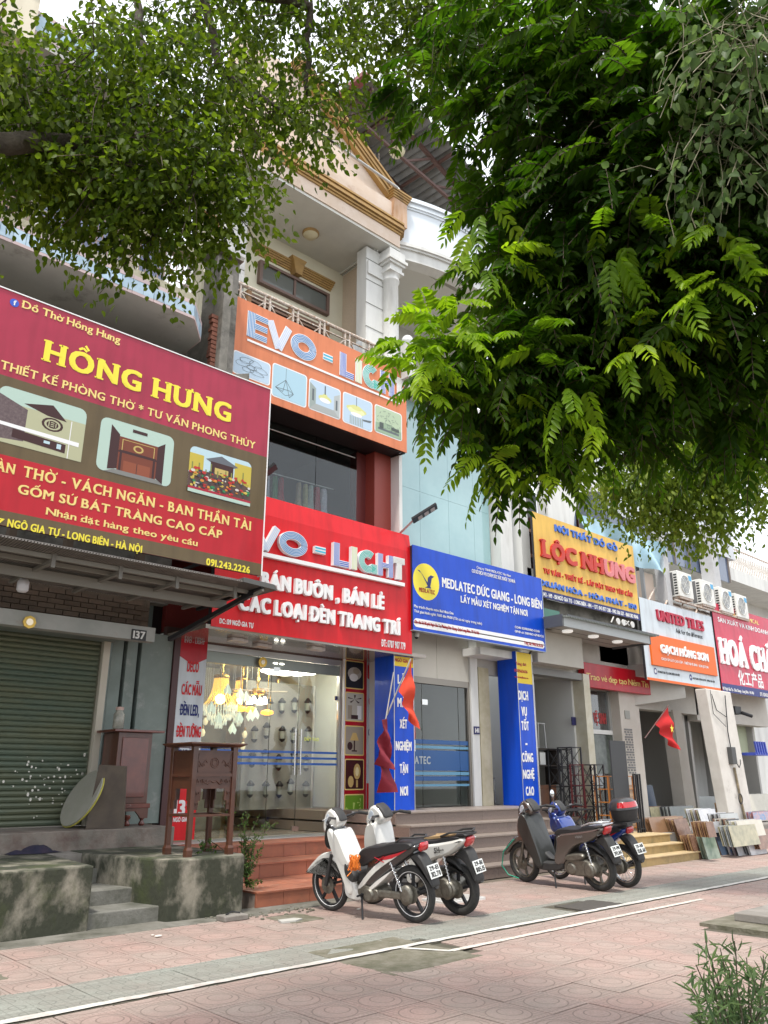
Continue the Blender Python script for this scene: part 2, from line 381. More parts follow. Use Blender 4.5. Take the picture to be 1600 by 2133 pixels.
strip('painted_line', 5.75, 10.4, 5.34, 5.41, .0075, WL2, 90, .010)
mbx = MB().add([(5.72, 5.36, .0078), (5.79, 5.36, .0078), (5.56, 5.745, .0078), (5.49, 5.745, .0078)], [(0, 1, 2, 3)]); mbx.link('painted_line', WHITE_LINE, kind='structure')
strip('painted_line', 12.6, 16, 5.30, 5.37, .0075, WHITE_LINE, 30)
# concrete patches let into the tiles
PATCH = mat('patched cement', (.19, .175, .135), .92, col2=(.10, .095, .06), ns=7, bump=.9, bs=45, stains=.35, stcol=(.06, .065, .03))
def patch(poly, z=.003, m=PATCH, name='cement_patch'):
    n = len(poly); cx = sum(p[0] for p in poly)/n; cy = sum(p[1] for p in poly)/n; pts = []
    for i in range(n):
        a, b = poly[i], poly[(i+1) % n]
        for k in range(8): t = k/8; pts.append((a[0]+(b[0]-a[0])*t+random.uniform(-.012, .012), a[1]+(b[1]-a[1])*t+random.uniform(-.012, .012)))
    N = len(pts); mb = MB().rings([[(p[0], p[1], -.03) for p in pts], [(p[0], p[1], z-.003) for p in pts], [(cx+(p[0]-cx)*.97, cy+(p[1]-cy)*.97, z+random.uniform(-.003, .003)) for p in pts]], smooth=False)
    mb.link(name, m, kind='structure')
patch([(4.76, 5.06), (5.84, 5.06), (5.84, 5.73), (4.76, 5.73)]); patch([(4.79, 5.85), (5.84, 5.85), (5.84, 6.19), (4.79, 6.19)])
patch([(8.56, 5.85), (9.34, 5.85), (9.34, 6.29), (8.56, 6.29)], .005, mat('dark cast cover', (.07, .062, .052), .8, col2=(.05, .045, .04), ns=20, bump=.4))
patch([(2.01, 6.96), (2.54, 6.96), (2.54, 7.34), (2.01, 7.34)], .004)
patch([(5.55, 7.46), (5.99, 7.46), (5.99, 7.94), (5.55, 7.94)], .006)
patch([(1.0, 8.1), (5.3, 8.1), (7.4, 8.3), (7.4, 8.62), (1.0, 8.62)], .004, CONC)
# raised cement tree-pit slab at the right
s_ = thing('tree_pit_slab', 'raised grey cement slab with a kerb edge let into the pavement behind the leafy plant', 'slab', (8.6, 3.4, 0))
B(8.58, 12.6, 3.35, 4.5, -.03, .03).link('base_course', PATCH, s_); B(8.95, 12.6, 3.35, 4.3, .03, .11).link('slab_top', CONCL, s_, bev=.01)
for i, (x, y, c) in enumerate(((3.93, 7.62, (.75, .74, .7)), (9.7, 4.36, (.55, .45, .05)))):
    pass
# ------------------------------------------------------------------ number 137: cement terrace
t137 = thing('terrace', 'mossy raised cement terrace with three steps in front of the green shutter', 'terrace', (4.6, 9.4, 0))
MOSS = mat('black moss stained render', (.235, .215, .17), .93, col2=(.035, .038, .024), ns=3.0, bump=.9, bs=22, stains=.42, stcol=(.05, .065, .018), detail=14, rp=(.36, .53), vert=.7)
def slabbox(x0, x1, y0, y1, z0, z1): return B(x0, x1, y0, y1, z0, z1)
MB().prism([(-2, 8.35), (3.80, 8.50), (3.98, 10.4), (-2, 10.4)], -.05, .60, 'z').link('retaining_wall', MOSS, t137, bev=.015)
MB().prism([(4.62, 8.42), (5.52, 8.36), (5.66, 8.6), (5.70, 10.4), (4.30, 10.4), (4.28, 9.9)], -.05, .605, 'z').link('retaining_wall', MOSS, t137, bev=.02)
for i, (y, z) in enumerate(((8.55, .15), (9.0, .30), (9.62, .455))):
    B(3.78, 4.9, y, 10.4, -.05 if i == 0 else z-.16, z).link('step', mat('grey step cement', (.19, .185, .165), .9, col2=(.10, .10, .08), ns=4, bump=.5, bs=30, stains=.4, stcol=(.04, .045, .03)), t137, bev=.012)
B(-2, 5.72, 9.95, 11.4, .46, .598).link('floor_slab', CONCL, t137)
MB().prism([(-2, 10.45), (5.7, 10.35), (5.7, 14.9), (-2, 14.9)], .30, .83, 'z').link('threshold', mat('chipped threshold render', (.24, .20, .17), .9, col2=(.15, .14, .12), ns=2.6, bump=.5, stains=.45, stcol=(.10, .055, .045)), t137, bev=.012)
# ------------------------------------------------------------------ number 139: red tiled steps
RT1 = mat('terracotta step tile', (.34, .115, .062), .5, col2=(.25, .09, .055), ns=5, stains=.25, stcol=(.16, .08, .05), rnd=.12, bump=.1)
s139 = thing('tiled_steps', 'terracotta tiled steps rising to the glass lamp shop door', 'steps', (7.7, 9.8, 0))
B(5.86, 9.28, 8.60, 14.9, -.05, .15).link('step_core', mat('step mortar', (.25, .2, .17), .9), s139)
B(5.86, 9.28, 9.72, 14.9, .15, .34).link('step_core', MATS['step mortar'], s139)
B(5.86, 10.0, 10.28, 14.9, .34, .535).link('step_core', MATS['step mortar'], s139)
for (y0, y1, z0, z1) in ((8.58, 9.72, 0, .17), (9.70, 10.28, .17, .36), (10.26, 10.95, .36, .55)):
    x1 = 9.29; x = 5.85
    while x < x1-.05:
        w = min(.40, x1-x); B(x+.003, x+w-.003, y0, y0+.02, z0+.004, z1-.022).link('riser_tile', RT1, s139)
        yy = y0-.015
        while yy < y1-.02:
            d = min(.4, y1-yy); B(x+.002, x+w-.002, yy, yy+d-.003, z1-.02, z1).link('tread_tile', RT1, s139); yy += d
        x += w
B(5.95, 10.4, 10.955, 11.5, .50, .562).link('door_sill', mat('grey marble sill', (.5, .5, .47), .3, col2=(.4, .4, .38), ns=3), s139)
# ------------------------------------------------------------------ number 141: brown granite steps
GRAN = mat('brown granite', (.20, .15, .125), .45, col2=(.145, .11, .095), ns=45, stains=.15, stcol=(.11, .09, .08), rnd=.08)
GRANT = mat('granite tread', (.27, .22, .185), .4, col2=(.2, .165, .14), ns=30, rnd=.06)
s141 = thing('granite_steps', 'five brown granite steps rising to the blue clinic door', 'steps', (11.5, 9.3, 0))
GY = [(8.55, 9.35), (8.86, 9.35), (9.18, 9.33), (9.5, 9.3), (9.82, 9.3)]
for k, (y, xl) in enumerate(GY):
    z1 = .186*(k+1); z0 = z1-.186
    B(xl+.01, 13.9, y+.02, 14.9, z0, z1-.03).link('step_core', MATS['step mortar'], s141)
    x = xl
    for w in ((.9, 1.2, 1.2, 1.25), (1.3, 1.1, 1.15, 1.0))[k % 2]:
        B(x+.002, x+w-.002, y, y+.02, z0+.002, z1-.031).link('riser_slab', GRAN, s141)
        B(x+.001, x+w-.001, y-.025, (y+.33 if k < 4 else y+1.4), z1-.03, z1).link('tread_slab', GRANT, s141, bev=.004); x += w
    for (ya, yb) in ((y, min(y+1.6, 11)),): B(xl-.015, xl+.008, ya, yb, z0, z1-.03).link('side_slab', GRAN, s141)
# ------------------------------------------------------------------ number 143: yellow steps
YEL = mat('yellow painted step', (.44, .31, .13), .7, col2=(.34, .25, .12), ns=4, stains=.35, stcol=(.16, .14, .06), bump=.2)
s143 = thing('painted_steps', 'low yellow painted steps in front of the furniture shop', 'steps', (14.6, 8.3, 0))
for k, (y, x1) in enumerate(((7.86, 15.30), (8.12, 15.26), (8.38, 15.25))):
    z1 = .145*(k+1); B(12.6, x1, y+.02, 14.5, z1-.16, z1-.02).link('riser', YEL, s143); B(12.6, x1+.03, y-.015, 14.6 if k == 2 else y+.5, z1-.02, z1).link('tread', mat('yellow tread', (.5, .38, .2), .6, col2=(.4, .3, .17), ns=6), s143, bev=.004)
B(15.2, 40, 9.6, 16, -.05, .40).link('shop_floor_slab', CONCL, kind='structure')
# ------------------------------------------------------------------ shared wall surfaces
CREAM = mat('cream render', (.66, .60, .47), .85, col2=(.54, .48, .37), ns=3, stains=.3, stcol=(.42, .37, .29), bump=.15, vert=.18)
WHITE = mat('white render', (.70, .70, .67), .8, col2=(.58, .58, .56), ns=3, stains=.28, stcol=(.46, .45, .42), bump=.1, vert=.18)
SOFF = mat('soffit white', (.66, .66, .62), .85, col2=(.57, .57, .54), ns=1.3)
GOLD = mat('ochre moulding', (.43, .265, .085), .65, col2=(.32, .19, .07), ns=5, stains=.2, stcol=(.16, .1, .05))
DIRTY = mat('grimy grey render', (.27, .25, .22), .9, col2=(.15, .14, .12), ns=3, stains=.5, stcol=(.05, .048, .04), bump=.4, bs=25)
GREENW = mat('pale grey green wall', (.22, .265, .245), .85, col2=(.165, .20, .185), ns=2, stains=.15, stcol=(.4, .42, .4))
GLASS = mat('clear glass', (.9, .95, .94), .0, trans=1, spec=.5)
DGLASS = mat('dark reflecting glass', (.035, .045, .05), .04, spec=1.0, coat=.6)
TGLASS = mat('pale green reflecting glass', (.27, .45, .47), .04, spec=.9, coat=.4, col2=(.36, .54, .55), ns=.6)
ALU = mat('grey aluminium', (.52, .53, .52), .35, .6)
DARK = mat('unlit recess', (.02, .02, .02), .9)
BLACK = mat('black metal', (.018, .018, .02), .5, spec=.4)
RUST = mat('rusty white paint', (.66, .63, .58), .7, col2=(.30, .15, .07), ns=24)
WOODD = mat('dark red wood', (.105, .032, .018), .35, col2=(.06, .02, .012), ns=8, coat=.35, vert=.2)
REDP = mat('dark red panel', (.20, .022, .016), .5)
BRICKR = mat('bare brick', (.28, .11, .07), .9, col2=(.2, .08, .055), ns=30, rnd=.2)
def room(parent, x0, x1, y0, y1, z0, z1, wm, fm, cm):
    B(x0, x1, y1, y1+.15, z0, z1).link('back_wall', wm, parent); B(x0, x0+.12, y0, y1, z0, z1).link('side_wall', wm, parent); B(x1-.12, x1, y0, y1, z0, z1).link('side_wall', wm, parent)
    B(x0, x1, y0, y1+.15, z0-.1, z0).link('floor', fm, parent); B(x0, x1, y0, y1+.15, z1, z1+.12).link('ceiling', cm, parent)
def ceil_lamp(x, y, z, r, label, m=None):
    t = thing('ceiling_lamp', label, 'lamp', (x, y, z)); MB().lathe([(r, 0), (r, -.05), (r*.92, -.06)], (x, y, z), 20).link('lamp_base', m or GOLD, t)
    MB().lathe([(r*.9, -.06), (r*.75, -.1), (r*.4, -.13), (.01, -.14)], (x, y, z), 20).link('lamp_shade', mat('frosted glass', (.62, .56, .38), .4), t); return t
# ================================================================== house 137
h = thing('shop_house', 'old narrow house with pale blue tiled balconies above the maroon sign', 'house', (3.9, 11.4, 0)); H137 = h
BT = mat('pale blue marble tile', (.40, .52, .60), .3, col2=(.30, .42, .52), ns=6, rnd=.16, detail=3); PT = mat('pinkish edge tile', (.50, .38, .37), .4, col2=(.42, .34, .34), ns=8, rnd=.1)
B(-2, 5.0, 11.45, 11.6, 3.45, 3.62).link('wall', GREENW, h)
# ground floor: shutter with its slats, frame, beam and pillars
sh = B(-2, 4.83, 11.36, 11.4, .84, 3.35).link('shutter', mat('olive roller shutter', (.13, .14, .09), .5, col2=(.12, .13, .085), ns=3, stains=.1, stcol=(.05, .1, .09)), h)
zz = .85
SLM = mat('shutter slat green', (.12, .13, .078), .45, col2=(.085, .12, .09), ns=.9, vert=3)
for i in range(34):
    z = .85+i*.0735; mb = MB(); mb.prism([(11.36, z), (11.335, z+.012), (11.325, z+.036), (11.335, z+.06), (11.36, z+.0725)], -2, 4.8, 'x'); mb.link('slat', SLM, sh)
mb = MB()
for i in range(90):
    x, z = random.gauss(4.2, .55), random.gauss(1.35, .22); x = min(x, 4.75)
    if z < .9: z = 1.3
    r = random.uniform(.004, .016); mb.prism(disc(x, z, r, 6, r*random.uniform(.6, 1.8)), 11.315, 11.33)
mb.link('paint_splash', mat('white splash', (.7, .68, .62), .8), sh, kind='stuff')
B(4.83, 4.93, 11.26, 11.4, .83, 3.4).link('shutter_rail', mat('cream rail', (.5, .46, .38), .6, stains=.2, stcol=(.25, .22, .18)), h)
for x0, x1, y0 in ((4.99, 5.16, 11.33), (5.22, 5.38, 11.32), (5.44, 5.95, 11.30)):
    B(x0, x1, y0, 11.6, .83, 3.55).link('pillar', GREENW, h)
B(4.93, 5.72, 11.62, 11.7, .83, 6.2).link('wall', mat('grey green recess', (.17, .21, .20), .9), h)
B(-2, 5.28, 10.60, 10.78, 3.30, 3.50).link('door_beam', mat('chipped white beam', (.42, .43, .41), .85, col2=(.33, .35, .33), ns=3, stains=.2, stcol=(.3, .17, .13)), h)
B(-2, 5.0, 10.78, 11.34, 3.34, 3.42).link('door_beam', GREENW, h)
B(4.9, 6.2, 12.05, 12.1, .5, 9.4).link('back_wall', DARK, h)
bw = B(-2, 5.35, 11.0, 11.12, 3.50, 4.02).link('brick_wall', mat('old mortar', (.15, .11, .08), .95, col2=(.09, .07, .05), ns=8, bump=.5), h)
OB = mat('smoky old brick', (.135, .09, .062), .95, col2=(.10, .075, .055), ns=20, rnd=.25, bump=.4)
bm = None
for r_ in range(6):
    x = 2.9+(r_ % 2)*.12
    while x < 5.3:
        if bm is None: o = B(-.11, .11, -.02, .01, 0, .062).link('brick', OB, bw, local=True); bm = o.data
        else: o = bpy.data.objects.new('brick', bm); COL.objects.link(o); o.parent = bw
        pl = Vector(H137.location)+Vector(bw.location)
        o.location = Vector((x, 10.99+random.uniform(-.004, .006), 3.515+r_*.072))-pl; x += .232
for x0, x1 in ((2.0, 3.2), (3.35, 4.0), (4.1, 5.1)):
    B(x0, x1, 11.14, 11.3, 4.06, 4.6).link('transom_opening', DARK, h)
for x in (3.27, 4.05, 5.15): B(x-.05, x+.05, 11.0, 11.14, 4.02, 4.7).link('post', mat('weathered timber', (.16, .12, .09), .9), h)
B(-2, 5.8, 11.3, 11.5, 4.02, 7.3).link('wall', DIRTY, h)
# first balcony: soffit, tiled fascia, chamfered corner, parapet with grilles
Yb = 8.9; zb, zt = 7.53, 7.80
pl = [(-1.5, Yb), (4.57, Yb), (4.93, 9.35), (4.97, 11.6), (-1.5, 11.6)]
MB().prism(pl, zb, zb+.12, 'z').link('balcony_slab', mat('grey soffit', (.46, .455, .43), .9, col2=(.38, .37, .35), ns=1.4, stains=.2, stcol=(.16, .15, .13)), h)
MB().prism([(p[0]-.02 if p[0] > 0 else p[0], p[1]+.03) for p in pl], zb+.12, zt+.02, 'z').link('balcony_core', DIRTY, h)
def tiles_along(a, b, z0, z1, parent, m, w=.155, off=.0):
    a = Vector((*a, 0)); b = Vector((*b, 0)); L = (b-a).length; d = (b-a)/L; nrm = Vector((d.y, -d.x, 0)); n = round(L/w)
    for i in range(n):
        p = a+d*(L*i/n+.003); q = a+d*(L*(i+1)/n-.003); e = off+random.uniform(.012, .02)
        vs = [p, q, q+nrm*e, p+nrm*e]
        mb = MB(); mb.add([(v.x, v.y, z0) for v in vs]+[(v.x, v.y, z1) for v in vs], [(0, 3, 2, 1), (4, 5, 6, 7), (0, 1, 5, 4), (1, 2, 6, 5), (2, 3, 7, 6), (3, 0, 4, 7)])
        mb.link('tile', m, parent)
for a, b in (((1.2, Yb), (4.57, Yb)), ((4.57, Yb), (4.93, 9.35)), ((4.93, 9.35), (4.97, 10.6))):
    tiles_along(a, b, zb+.045, zt-.05, h, BT); tiles_along(a, b, zb, zb+.042, h, PT, .3); tiles_along(a, b, zt-.047, zt+.01, h, PT, .3)
GR = mat('rusty grille', (.22, .13, .1), .7, col2=(.32, .25, .2), ns=20)
MOSSW = mat('lichened render', (.42, .39, .29), .9, col2=(.29, .27, .19), ns=12, stains=.35, stcol=(.2, .19, .11), bump=.3)
B(.9, 4.62, Yb+.1, Yb+.22, zt+.02, zt+.2).link('parapet', MOSSW, h); B(.9, 4.66, Yb+.06, Yb+.26, zt+.78, zt+.9).link('parapet_cap', MOSSW, h)
MB().prism([(4.62, Yb+.1), (4.95, 9.4), (4.97, 11), (4.85, 11), (4.84, 9.45), (4.58, Yb+.22)], zt+.02, zt+.9, 'z').link('parapet', MOSSW, h)
LAV = mat('lavender blue board', (.30, .34, .48), .6, col2=(.25, .29, .42), ns=3)
for x0, x1, gr in ((1.5, 2.35, 1), (2.42, 2.75, 0), (2.82, 3.3, 0), (3.36, 3.7, 1), (3.75, 4.12, 0), (4.2, 4.5, 1)):
    if not gr: B(x0, x1, Yb+.14, Yb+.18, zt+.2, zt+.78).link('board', LAV, h)
    B(x1+.01, x1+.06, Yb+.11, Yb+.21, zt+.2, zt+.78).link('parapet_post', WHITE, h)
    g = MB()
    n = int((x1-x0)/.075)
    for i in range(n+1): x = x0+(x1-x0)*i/n; g.box(x-.006, x+.006, Yb+.1, Yb+.112, zt+.2, zt+.78)
    for z in (.28, .36, .44, .66, .72): g.box(x0, x1, Yb+.101, Yb+.111, zt+z, zt+z+.01)
    g.link('grille', GR, h)
B(-2, 5.0, 11.5, 11.7, 7.3, 10.7).link('wall', CREAM, h)
for x in (1.6, 3.4): 
    f = B(x, x+1.1, 11.42, 11.5, 8.3, 10.3).link('window_frame', WOODD, h); B(x+.06, x+1.04, 11.40, 11.42, 8.36, 10.24).link('pane', DGLASS, f)
ceil_lamp(3.13, 10.05, 7.52, .15, 'round grey lamp under the tiled balcony soffit', mat('dull lamp metal', (.3, .3, .28), .6))
# upper balcony with its tiled fascia, and the taller cream wall at the left
MB().prism([(-1, 9.03), (4.5, 9.03), (4.8, 9.4), (4.8, 11.6), (-1, 11.6)], 10.72, 10.86, 'z').link('balcony_slab', MATS['grey soffit'], h)
MB().prism([(-1, 9.05), (4.48, 9.05), (4.77, 9.42), (4.77, 9.6), (-1, 9.6)], 10.861, 11.26, 'z').link('parapet', DIRTY, h)
for a, b in (((1.96, 9.04), (4.5, 9.04)), ((4.5, 9.04), (4.8, 9.42))):
    tiles_along(a, b, 10.92, 11.20, h, BT, .16); tiles_along(a, b, 10.86, 10.917, h, PT, .3); tiles_along(a, b, 11.203, 11.27, h, PT, .3)
B(-2.5, 1.96, 8.95, 11.6, 10.6, 19).link('wall', CREAM, h)
for z in (11.4, 12.1, 12.8, 13.5, 14.4): B(-2.5, 1.97, 8.93, 8.951, z, z+.035).link('moulding', mat('faded pink line', (.5, .3, .22), .8), h)
B(-2, 4.8, 11.5, 11.7, 11, 13.3).link('wall', CREAM, h)
# broken party wall between 137 and 139
pw = thing('party_wall', 'stained grey end wall with bare brick edge between the maroon and orange signs', 'wall', (5.35, 10.3, 5))
MB().prism([(9.5, 7.1), (9.75, 7.0), (9.75, 8.9), (9.5, 9.0)], 5.36, 5.5, 'x').link('wall_edge', DIRTY, pw)
MB().prism([(9.7, 6.9), (11.4, 6.6), (11.4, 9.35), (9.7, 9.3)], 5.38, 5.55, 'x').link('wall', DIRTY, pw, bev=.02)
B(5.42, 5.84, 9.9, 10.3, 5.8, 9.6).link('wall', DIRTY, pw); B(5.3, 5.86, 9.8, 10.35, 9.6, 9.68).link('coping', DIRTY, pw)
MB().prism([(5.0, 7.0), (5.84, 7.35), (5.84, 7.15), (5.05, 6.75)], 9.4, 10.9).link('bracket', DIRTY, pw)
for i in range(13):
    B(5.26+random.uniform(-.02, .02), 5.37, 9.62, 9.72, 7.3+i*.075, 7.36+i*.075).link('brick', BRICKR, pw)
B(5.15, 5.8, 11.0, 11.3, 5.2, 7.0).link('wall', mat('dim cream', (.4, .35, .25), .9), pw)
for i in range(5): B(5.02-i*.012, 5.40+i*.012, 9.75-i*.012, 9.9, 6.35+i*.05, 6.395+i*.05).link('moulding', GOLD, pw)
B(5.06, 5.36, 9.79, 9.9, 5.5, 6.35).link('pilaster', CREAM, pw)
# ================================================================== house 139
h = thing('shop_house', 'cream house with ochre mouldings and a deep white balcony soffit above the orange sign', 'house', (7.9, 11.6, 0)); H139 = h
X0, X1 = 5.88, 10.03
# shop room
LIV = mat('lit shop wall', (.52, .45, .29), .7); FLR = mat('glossy floor tile', (.42, .42, .37), .15, coat=.3)
room(h, 5.95, 10.42, 11.5, 15.5, .55, 3.52, LIV, FLR, mat('shop ceiling', (.62, .63, .58), .6))
B(5.85, 10.42, 10.18, 11.36, 3.52, 3.58).link('soffit_panel', mat('glossy brown soffit', (.24, .2, .16), .14, spec=.8, coat=.5), h)
B(5.85, 10.42, 11.36, 11.46, 3.50, 3.7).link('lintel', mat('brown trim', (.09, .05, .04), .4), h)
B(5.955, 6.058, 11.26, 11.5, .55, 3.56).link('frame_post', mat('maroon post', (.055, .012, .012), .4), h)
B(5.88, 10.42, 11.5, 11.62, 3.64, 5.2).link('wall', REDP, h)
fr = MB().box(6.5, 6.56, 11.36, 11.44, .56, 3.5).box(9.36, 9.46, 11.36, 11.44, .56, 3.5).box(6.56, 9.36, 11.36, 11.44, 3.40, 3.5); fr.link('door_frame', ALU, h)
B(6.56, 9.36, 11.38, 11.43, 3.22, 3.395).link('transom_bar', mat('grey green alu', (.30, .34, .31), .4, .4), h)
for i, (a, b) in enumerate(((6.57, 7.88), (7.89, 8.47), (8.48, 9.35))):
    g = B(a, b, 11.395, 11.407, .60, 3.215).link('glass_pane', GLASS, h)
    for z in (1.675, 1.77, 1.865): B(a, b, 11.388, 11.3945, z-.018, z+.018).link('blue_stripe', mat('blue vinyl', (.03, .12, .45), .5), g)
for x in (8.40, 8.52):
    MB().tube([(x, 11.35, 1.5), (x, 11.35, 2.25)], .014, 8).tube([(x, 11.39, 1.6), (x, 11.35, 1.6)], .01, 6).tube([(x, 11.39, 2.15), (x, 11.35, 2.15)], .01, 6).link('door_handle', mat('steel', (.6, .6, .58), .2, 1), h)
for x, z in ((9.27, 2.78), (9.27, .62), (8.40, .62), (7.9, 3.18)): B(x, x+.14, 11.37, 11.392, z, z+.075).link('glass_clamp', MATS['steel'], h)
mb = MB(); text(mb, 'ĐẨY VÀO', 8.62, 2.06, .055, 11.386, x1=8.93, bold=.03); mb.link('door_lettering', mat('yellow green vinyl', (.5, .55, .1), .5, emit=.3), h)
# first floor: glass and red pillars
Yw = 10.78
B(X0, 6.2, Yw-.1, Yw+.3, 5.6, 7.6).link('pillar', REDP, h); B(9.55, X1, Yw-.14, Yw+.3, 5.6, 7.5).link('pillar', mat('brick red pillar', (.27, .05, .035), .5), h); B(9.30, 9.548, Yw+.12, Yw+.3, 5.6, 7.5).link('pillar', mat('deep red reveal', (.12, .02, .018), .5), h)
for a, b in ((6.2, 7.25), (7.26, 8.3), (8.31, 9.3)): B(a, b, Yw+.10, Yw+.112, 5.5, 7.72).link('glass_pane', mat('tinted window glass', (.62, .70, .72), .0, trans=1, spec=.6), h)
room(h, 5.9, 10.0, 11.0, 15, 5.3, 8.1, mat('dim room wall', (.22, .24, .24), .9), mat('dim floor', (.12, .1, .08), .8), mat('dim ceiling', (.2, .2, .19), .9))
MB().tube([(6.3, 10.82, 7.32), (9.2, 10.82, 7.32)], .012, 6).link('light_strip', ALU, h)
# balcony level and top
B(X0, X1, 10.45, 11.6, 8.75, 8.9).link('balcony_slab', WHITE, h)
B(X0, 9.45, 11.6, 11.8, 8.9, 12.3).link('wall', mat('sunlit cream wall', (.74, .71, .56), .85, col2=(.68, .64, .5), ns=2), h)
f = MB().box(7.25, 9.02, 11.5, 11.6, 10.74, 10.80).box(7.25, 9.02, 11.5, 11.6, 11.2, 11.26).box(7.25, 7.32, 11.5, 11.6, 10.80, 11.2).box(8.95, 9.02, 11.5, 11.6, 10.80, 11.2).box(8.1, 8.15, 11.52, 11.6, 10.80, 11.2).link('window_frame', mat('brown window frame', (.16, .1, .08), .5), h)
B(7.32, 8.95, 11.55, 11.58, 10.8, 11.2).link('pane', mat('grey window glass', (.13, .14, .13), .08, spec=.9), f)
sh = B(7.0, 9.0, 11.55, 11.6, 8.9, 10.45).link('shuttered_door', mat('brown shutter', (.20, .12, .08), .6), h)
for i in range(16): B(7.05, 8.95, 11.5, 11.552, 9.0+i*.088, 9.05+i*.088).link('louvre', MATS['brown shutter'], sh)
for x in (7.0, 7.97, 8.94): B(x, x+.08, 11.48, 11.55, 8.9, 10.45).link('stile', mat('ochre stile', (.3, .16, .07), .6), sh)
for i in range(5): B(7.18-.015*i, 9.10+.015*i, 11.6-.03-.018*i, 11.6, 11.40+.045*i, 11.442+.045*i).link('moulding', GOLD, h)
MB().prism([(8.06, 11.3), (8.22, 11.3), (8.27, 11.56), (8.33, 11.68), (7.95, 11.68), (8.01, 11.56)], 11.42, 11.6).link('keystone', GOLD, h)
for i in range(4): B(5.95, 6.75+.015*i, 11.6-.03-.018*i, 11.6, 11.55+.045*i, 11.592+.045*i).link('moulding', GOLD, h)
B(9.45, 9.62, 10.75, 11.8, 8.9, 12.0).link('side_wall', mat('pinkish panel', (.62, .5, .38), .9, col2=(.55, .45, .35), ns=30), h)
B(9.13, 9.62, 10.45, 10.75, 8.9, 11.95).link('pilaster', WHITE, h)
for z in (9.5, 10.05, 10.6, 11.15, 11.65): B(9.12, 9.63, 10.44, 10.46, z, z+.012).link('groove', mat('groove shade', (.3, .3, .28), .9), h)
B(9.15, 9.58, 10.41, 10.46, 11.3, 11.6).link('panel', WHITE, h)
B(5.9, 6.25, 10.45, 10.8, 8.9, 11.95).link('pilaster', WHITE, h)
for i in range(12): B(5.89, 6.26, 10.43, 10.452, 8.95+i*.25, 9.18+i*.25).link('stone_block', mat('mottled stone', (.5, .5, .49), .8, col2=(.32, .32, .31), ns=9, rnd=.1), h)
# deep upper balcony
MB().prism([(5.7, 10.15), (9.80, 10.15), (10.02, 10.5), (10.02, 12), (5.7, 12)], 12.0, 12.06, 'z').link('soffit', SOFF, h)
for d, z in ((.22, 11.985), (.30, 11.975)): pass
for a, b in (((9.35, 10.45), (9.35, 11.6)), ((9.42, 10.45), (9.42, 11.6))): B(a[0], a[0]+.03, a[1], b[1], 11.96, 12.0).link('cornice', SOFF, h)
PK = mat('pale pink weathered render', (.66, .55, .46), .85, col2=(.60, .47, .36), ns=3, stains=.16, stcol=(.42, .26, .16))
MB().prism([(5.7, 10.12), (9.78, 10.12), (10.03, 10.45), (10.03, 12), (5.7, 12)], 12.06, 12.36, 'z').link('fascia', PK, h)
for i, (e, z) in enumerate(((.03, 12.36), (.06, 12.41), (.10, 12.47), (.07, 12.54), (.10, 12.59))):
    MB().prism([(6.3, 10.12-e), (9.78+e*.4, 10.12-e), (10.05+e, 10.42), (10.05+e, 12), (6.3, 12)], z, z+.045 if i != 2 else z+.06, 'z').link('moulding', GOLD, h)
MB().prism([(5.7, 10.16), (9.72, 10.16), (9.98, 10.5), (9.98, 10.7), (5.7, 10.7)], 12.635, 13.15, 'z').link('parapet', PK, h)
B(9.58, 9.98, 10.10, 10.5, 12.635, 13.25).link('corner_post', mat('rust streaked render', (.60, .45, .34), .85, col2=(.42, .22, .1), ns=5, vert=.25), h)
for i in range(4): B(9.56-.02*i, 10.0+.02*i, 10.08-.02*i, 10.5, 13.25+.05*i, 13.295+.05*i).link('moulding', GOLD, h)
# sloping gable with gold mouldings
MB().prism([(9.60, 13.15), (9.60, 13.35), (7.1, 15.0), (5.7, 15.0), (5.7, 13.15)], 10.3, 10.6).link('gable', PK, h)
for e, w in ((0, .07), (.08, .05), (.15, .07), (.23, .05)):
    MB().bar((9.62+e*.5, 10.24-e*.3, 13.30+e), (6.9+e*.5, 10.24-e*.3, 15.1+e), .12, w).link('moulding', GOLD, h)
MB().tube([(6.6, 10.0, 13.55), (9.6, 10.0, 13.42)], .03, 8).link('pipe', mat('grey pipe', (.45, .45, .44), .5), h)
ceil_lamp(8.05, 10.95, 12.0, .17, 'round ochre lamp in the middle of the white balcony soffit')
t = thing('globe_lamp', 'white globe lamp on the ochre corner post', 'lamp', (9.78, 10.25, 13.45)); MB().sphere((9.76, 10.25, 13.56), .13).link('globe', mat('opal glass', (.75, .78, .76), .25), t); MB().lathe([(.05, 0), (.04, .05)], (9.76, 10.25, 13.42)).link('lamp_base', BLACK, t)
# white railing behind the orange sign
rl = thing('balcony_railing', 'rusting white metal railing behind the top of the orange sign', 'railing', (7.9, 10.4, 8.9))
MB().tube([(6.0, 10.4, 9.62), (9.7, 10.4, 9.66)], .035, 8).link('top_rail', RUST, rl); B(6.0, 9.7, 10.385, 10.415, 9.47, 9.49).link('rail', RUST, rl); B(6.0, 9.7, 10.385, 10.415, 8.98, 9.01).link('rail', RUST, rl)
x = 6.05
while x < 9.65:
    B(x, x+.035, 10.38, 10.415, 8.9, 9.62).link('post', RUST, rl); B(x+.11, x+.145, 10.38, 10.415, 8.9, 9.62).link('post', RUST, rl)
    x2 = x+.62
    MB().bar((x+.15, 10.4, 9.46), (x+.38, 10.4, 9.2), .022).bar((x+.38, 10.4, 9.2), (x+.62, 10.4, 9.46), .022).bar((x+.15, 10.4, 9.0), (x+.38, 10.4, 9.22), .022).bar((x+.38, 10.4, 9.22), (x+.62, 10.4, 9.0), .022).link('lattice', RUST, rl); x += .62
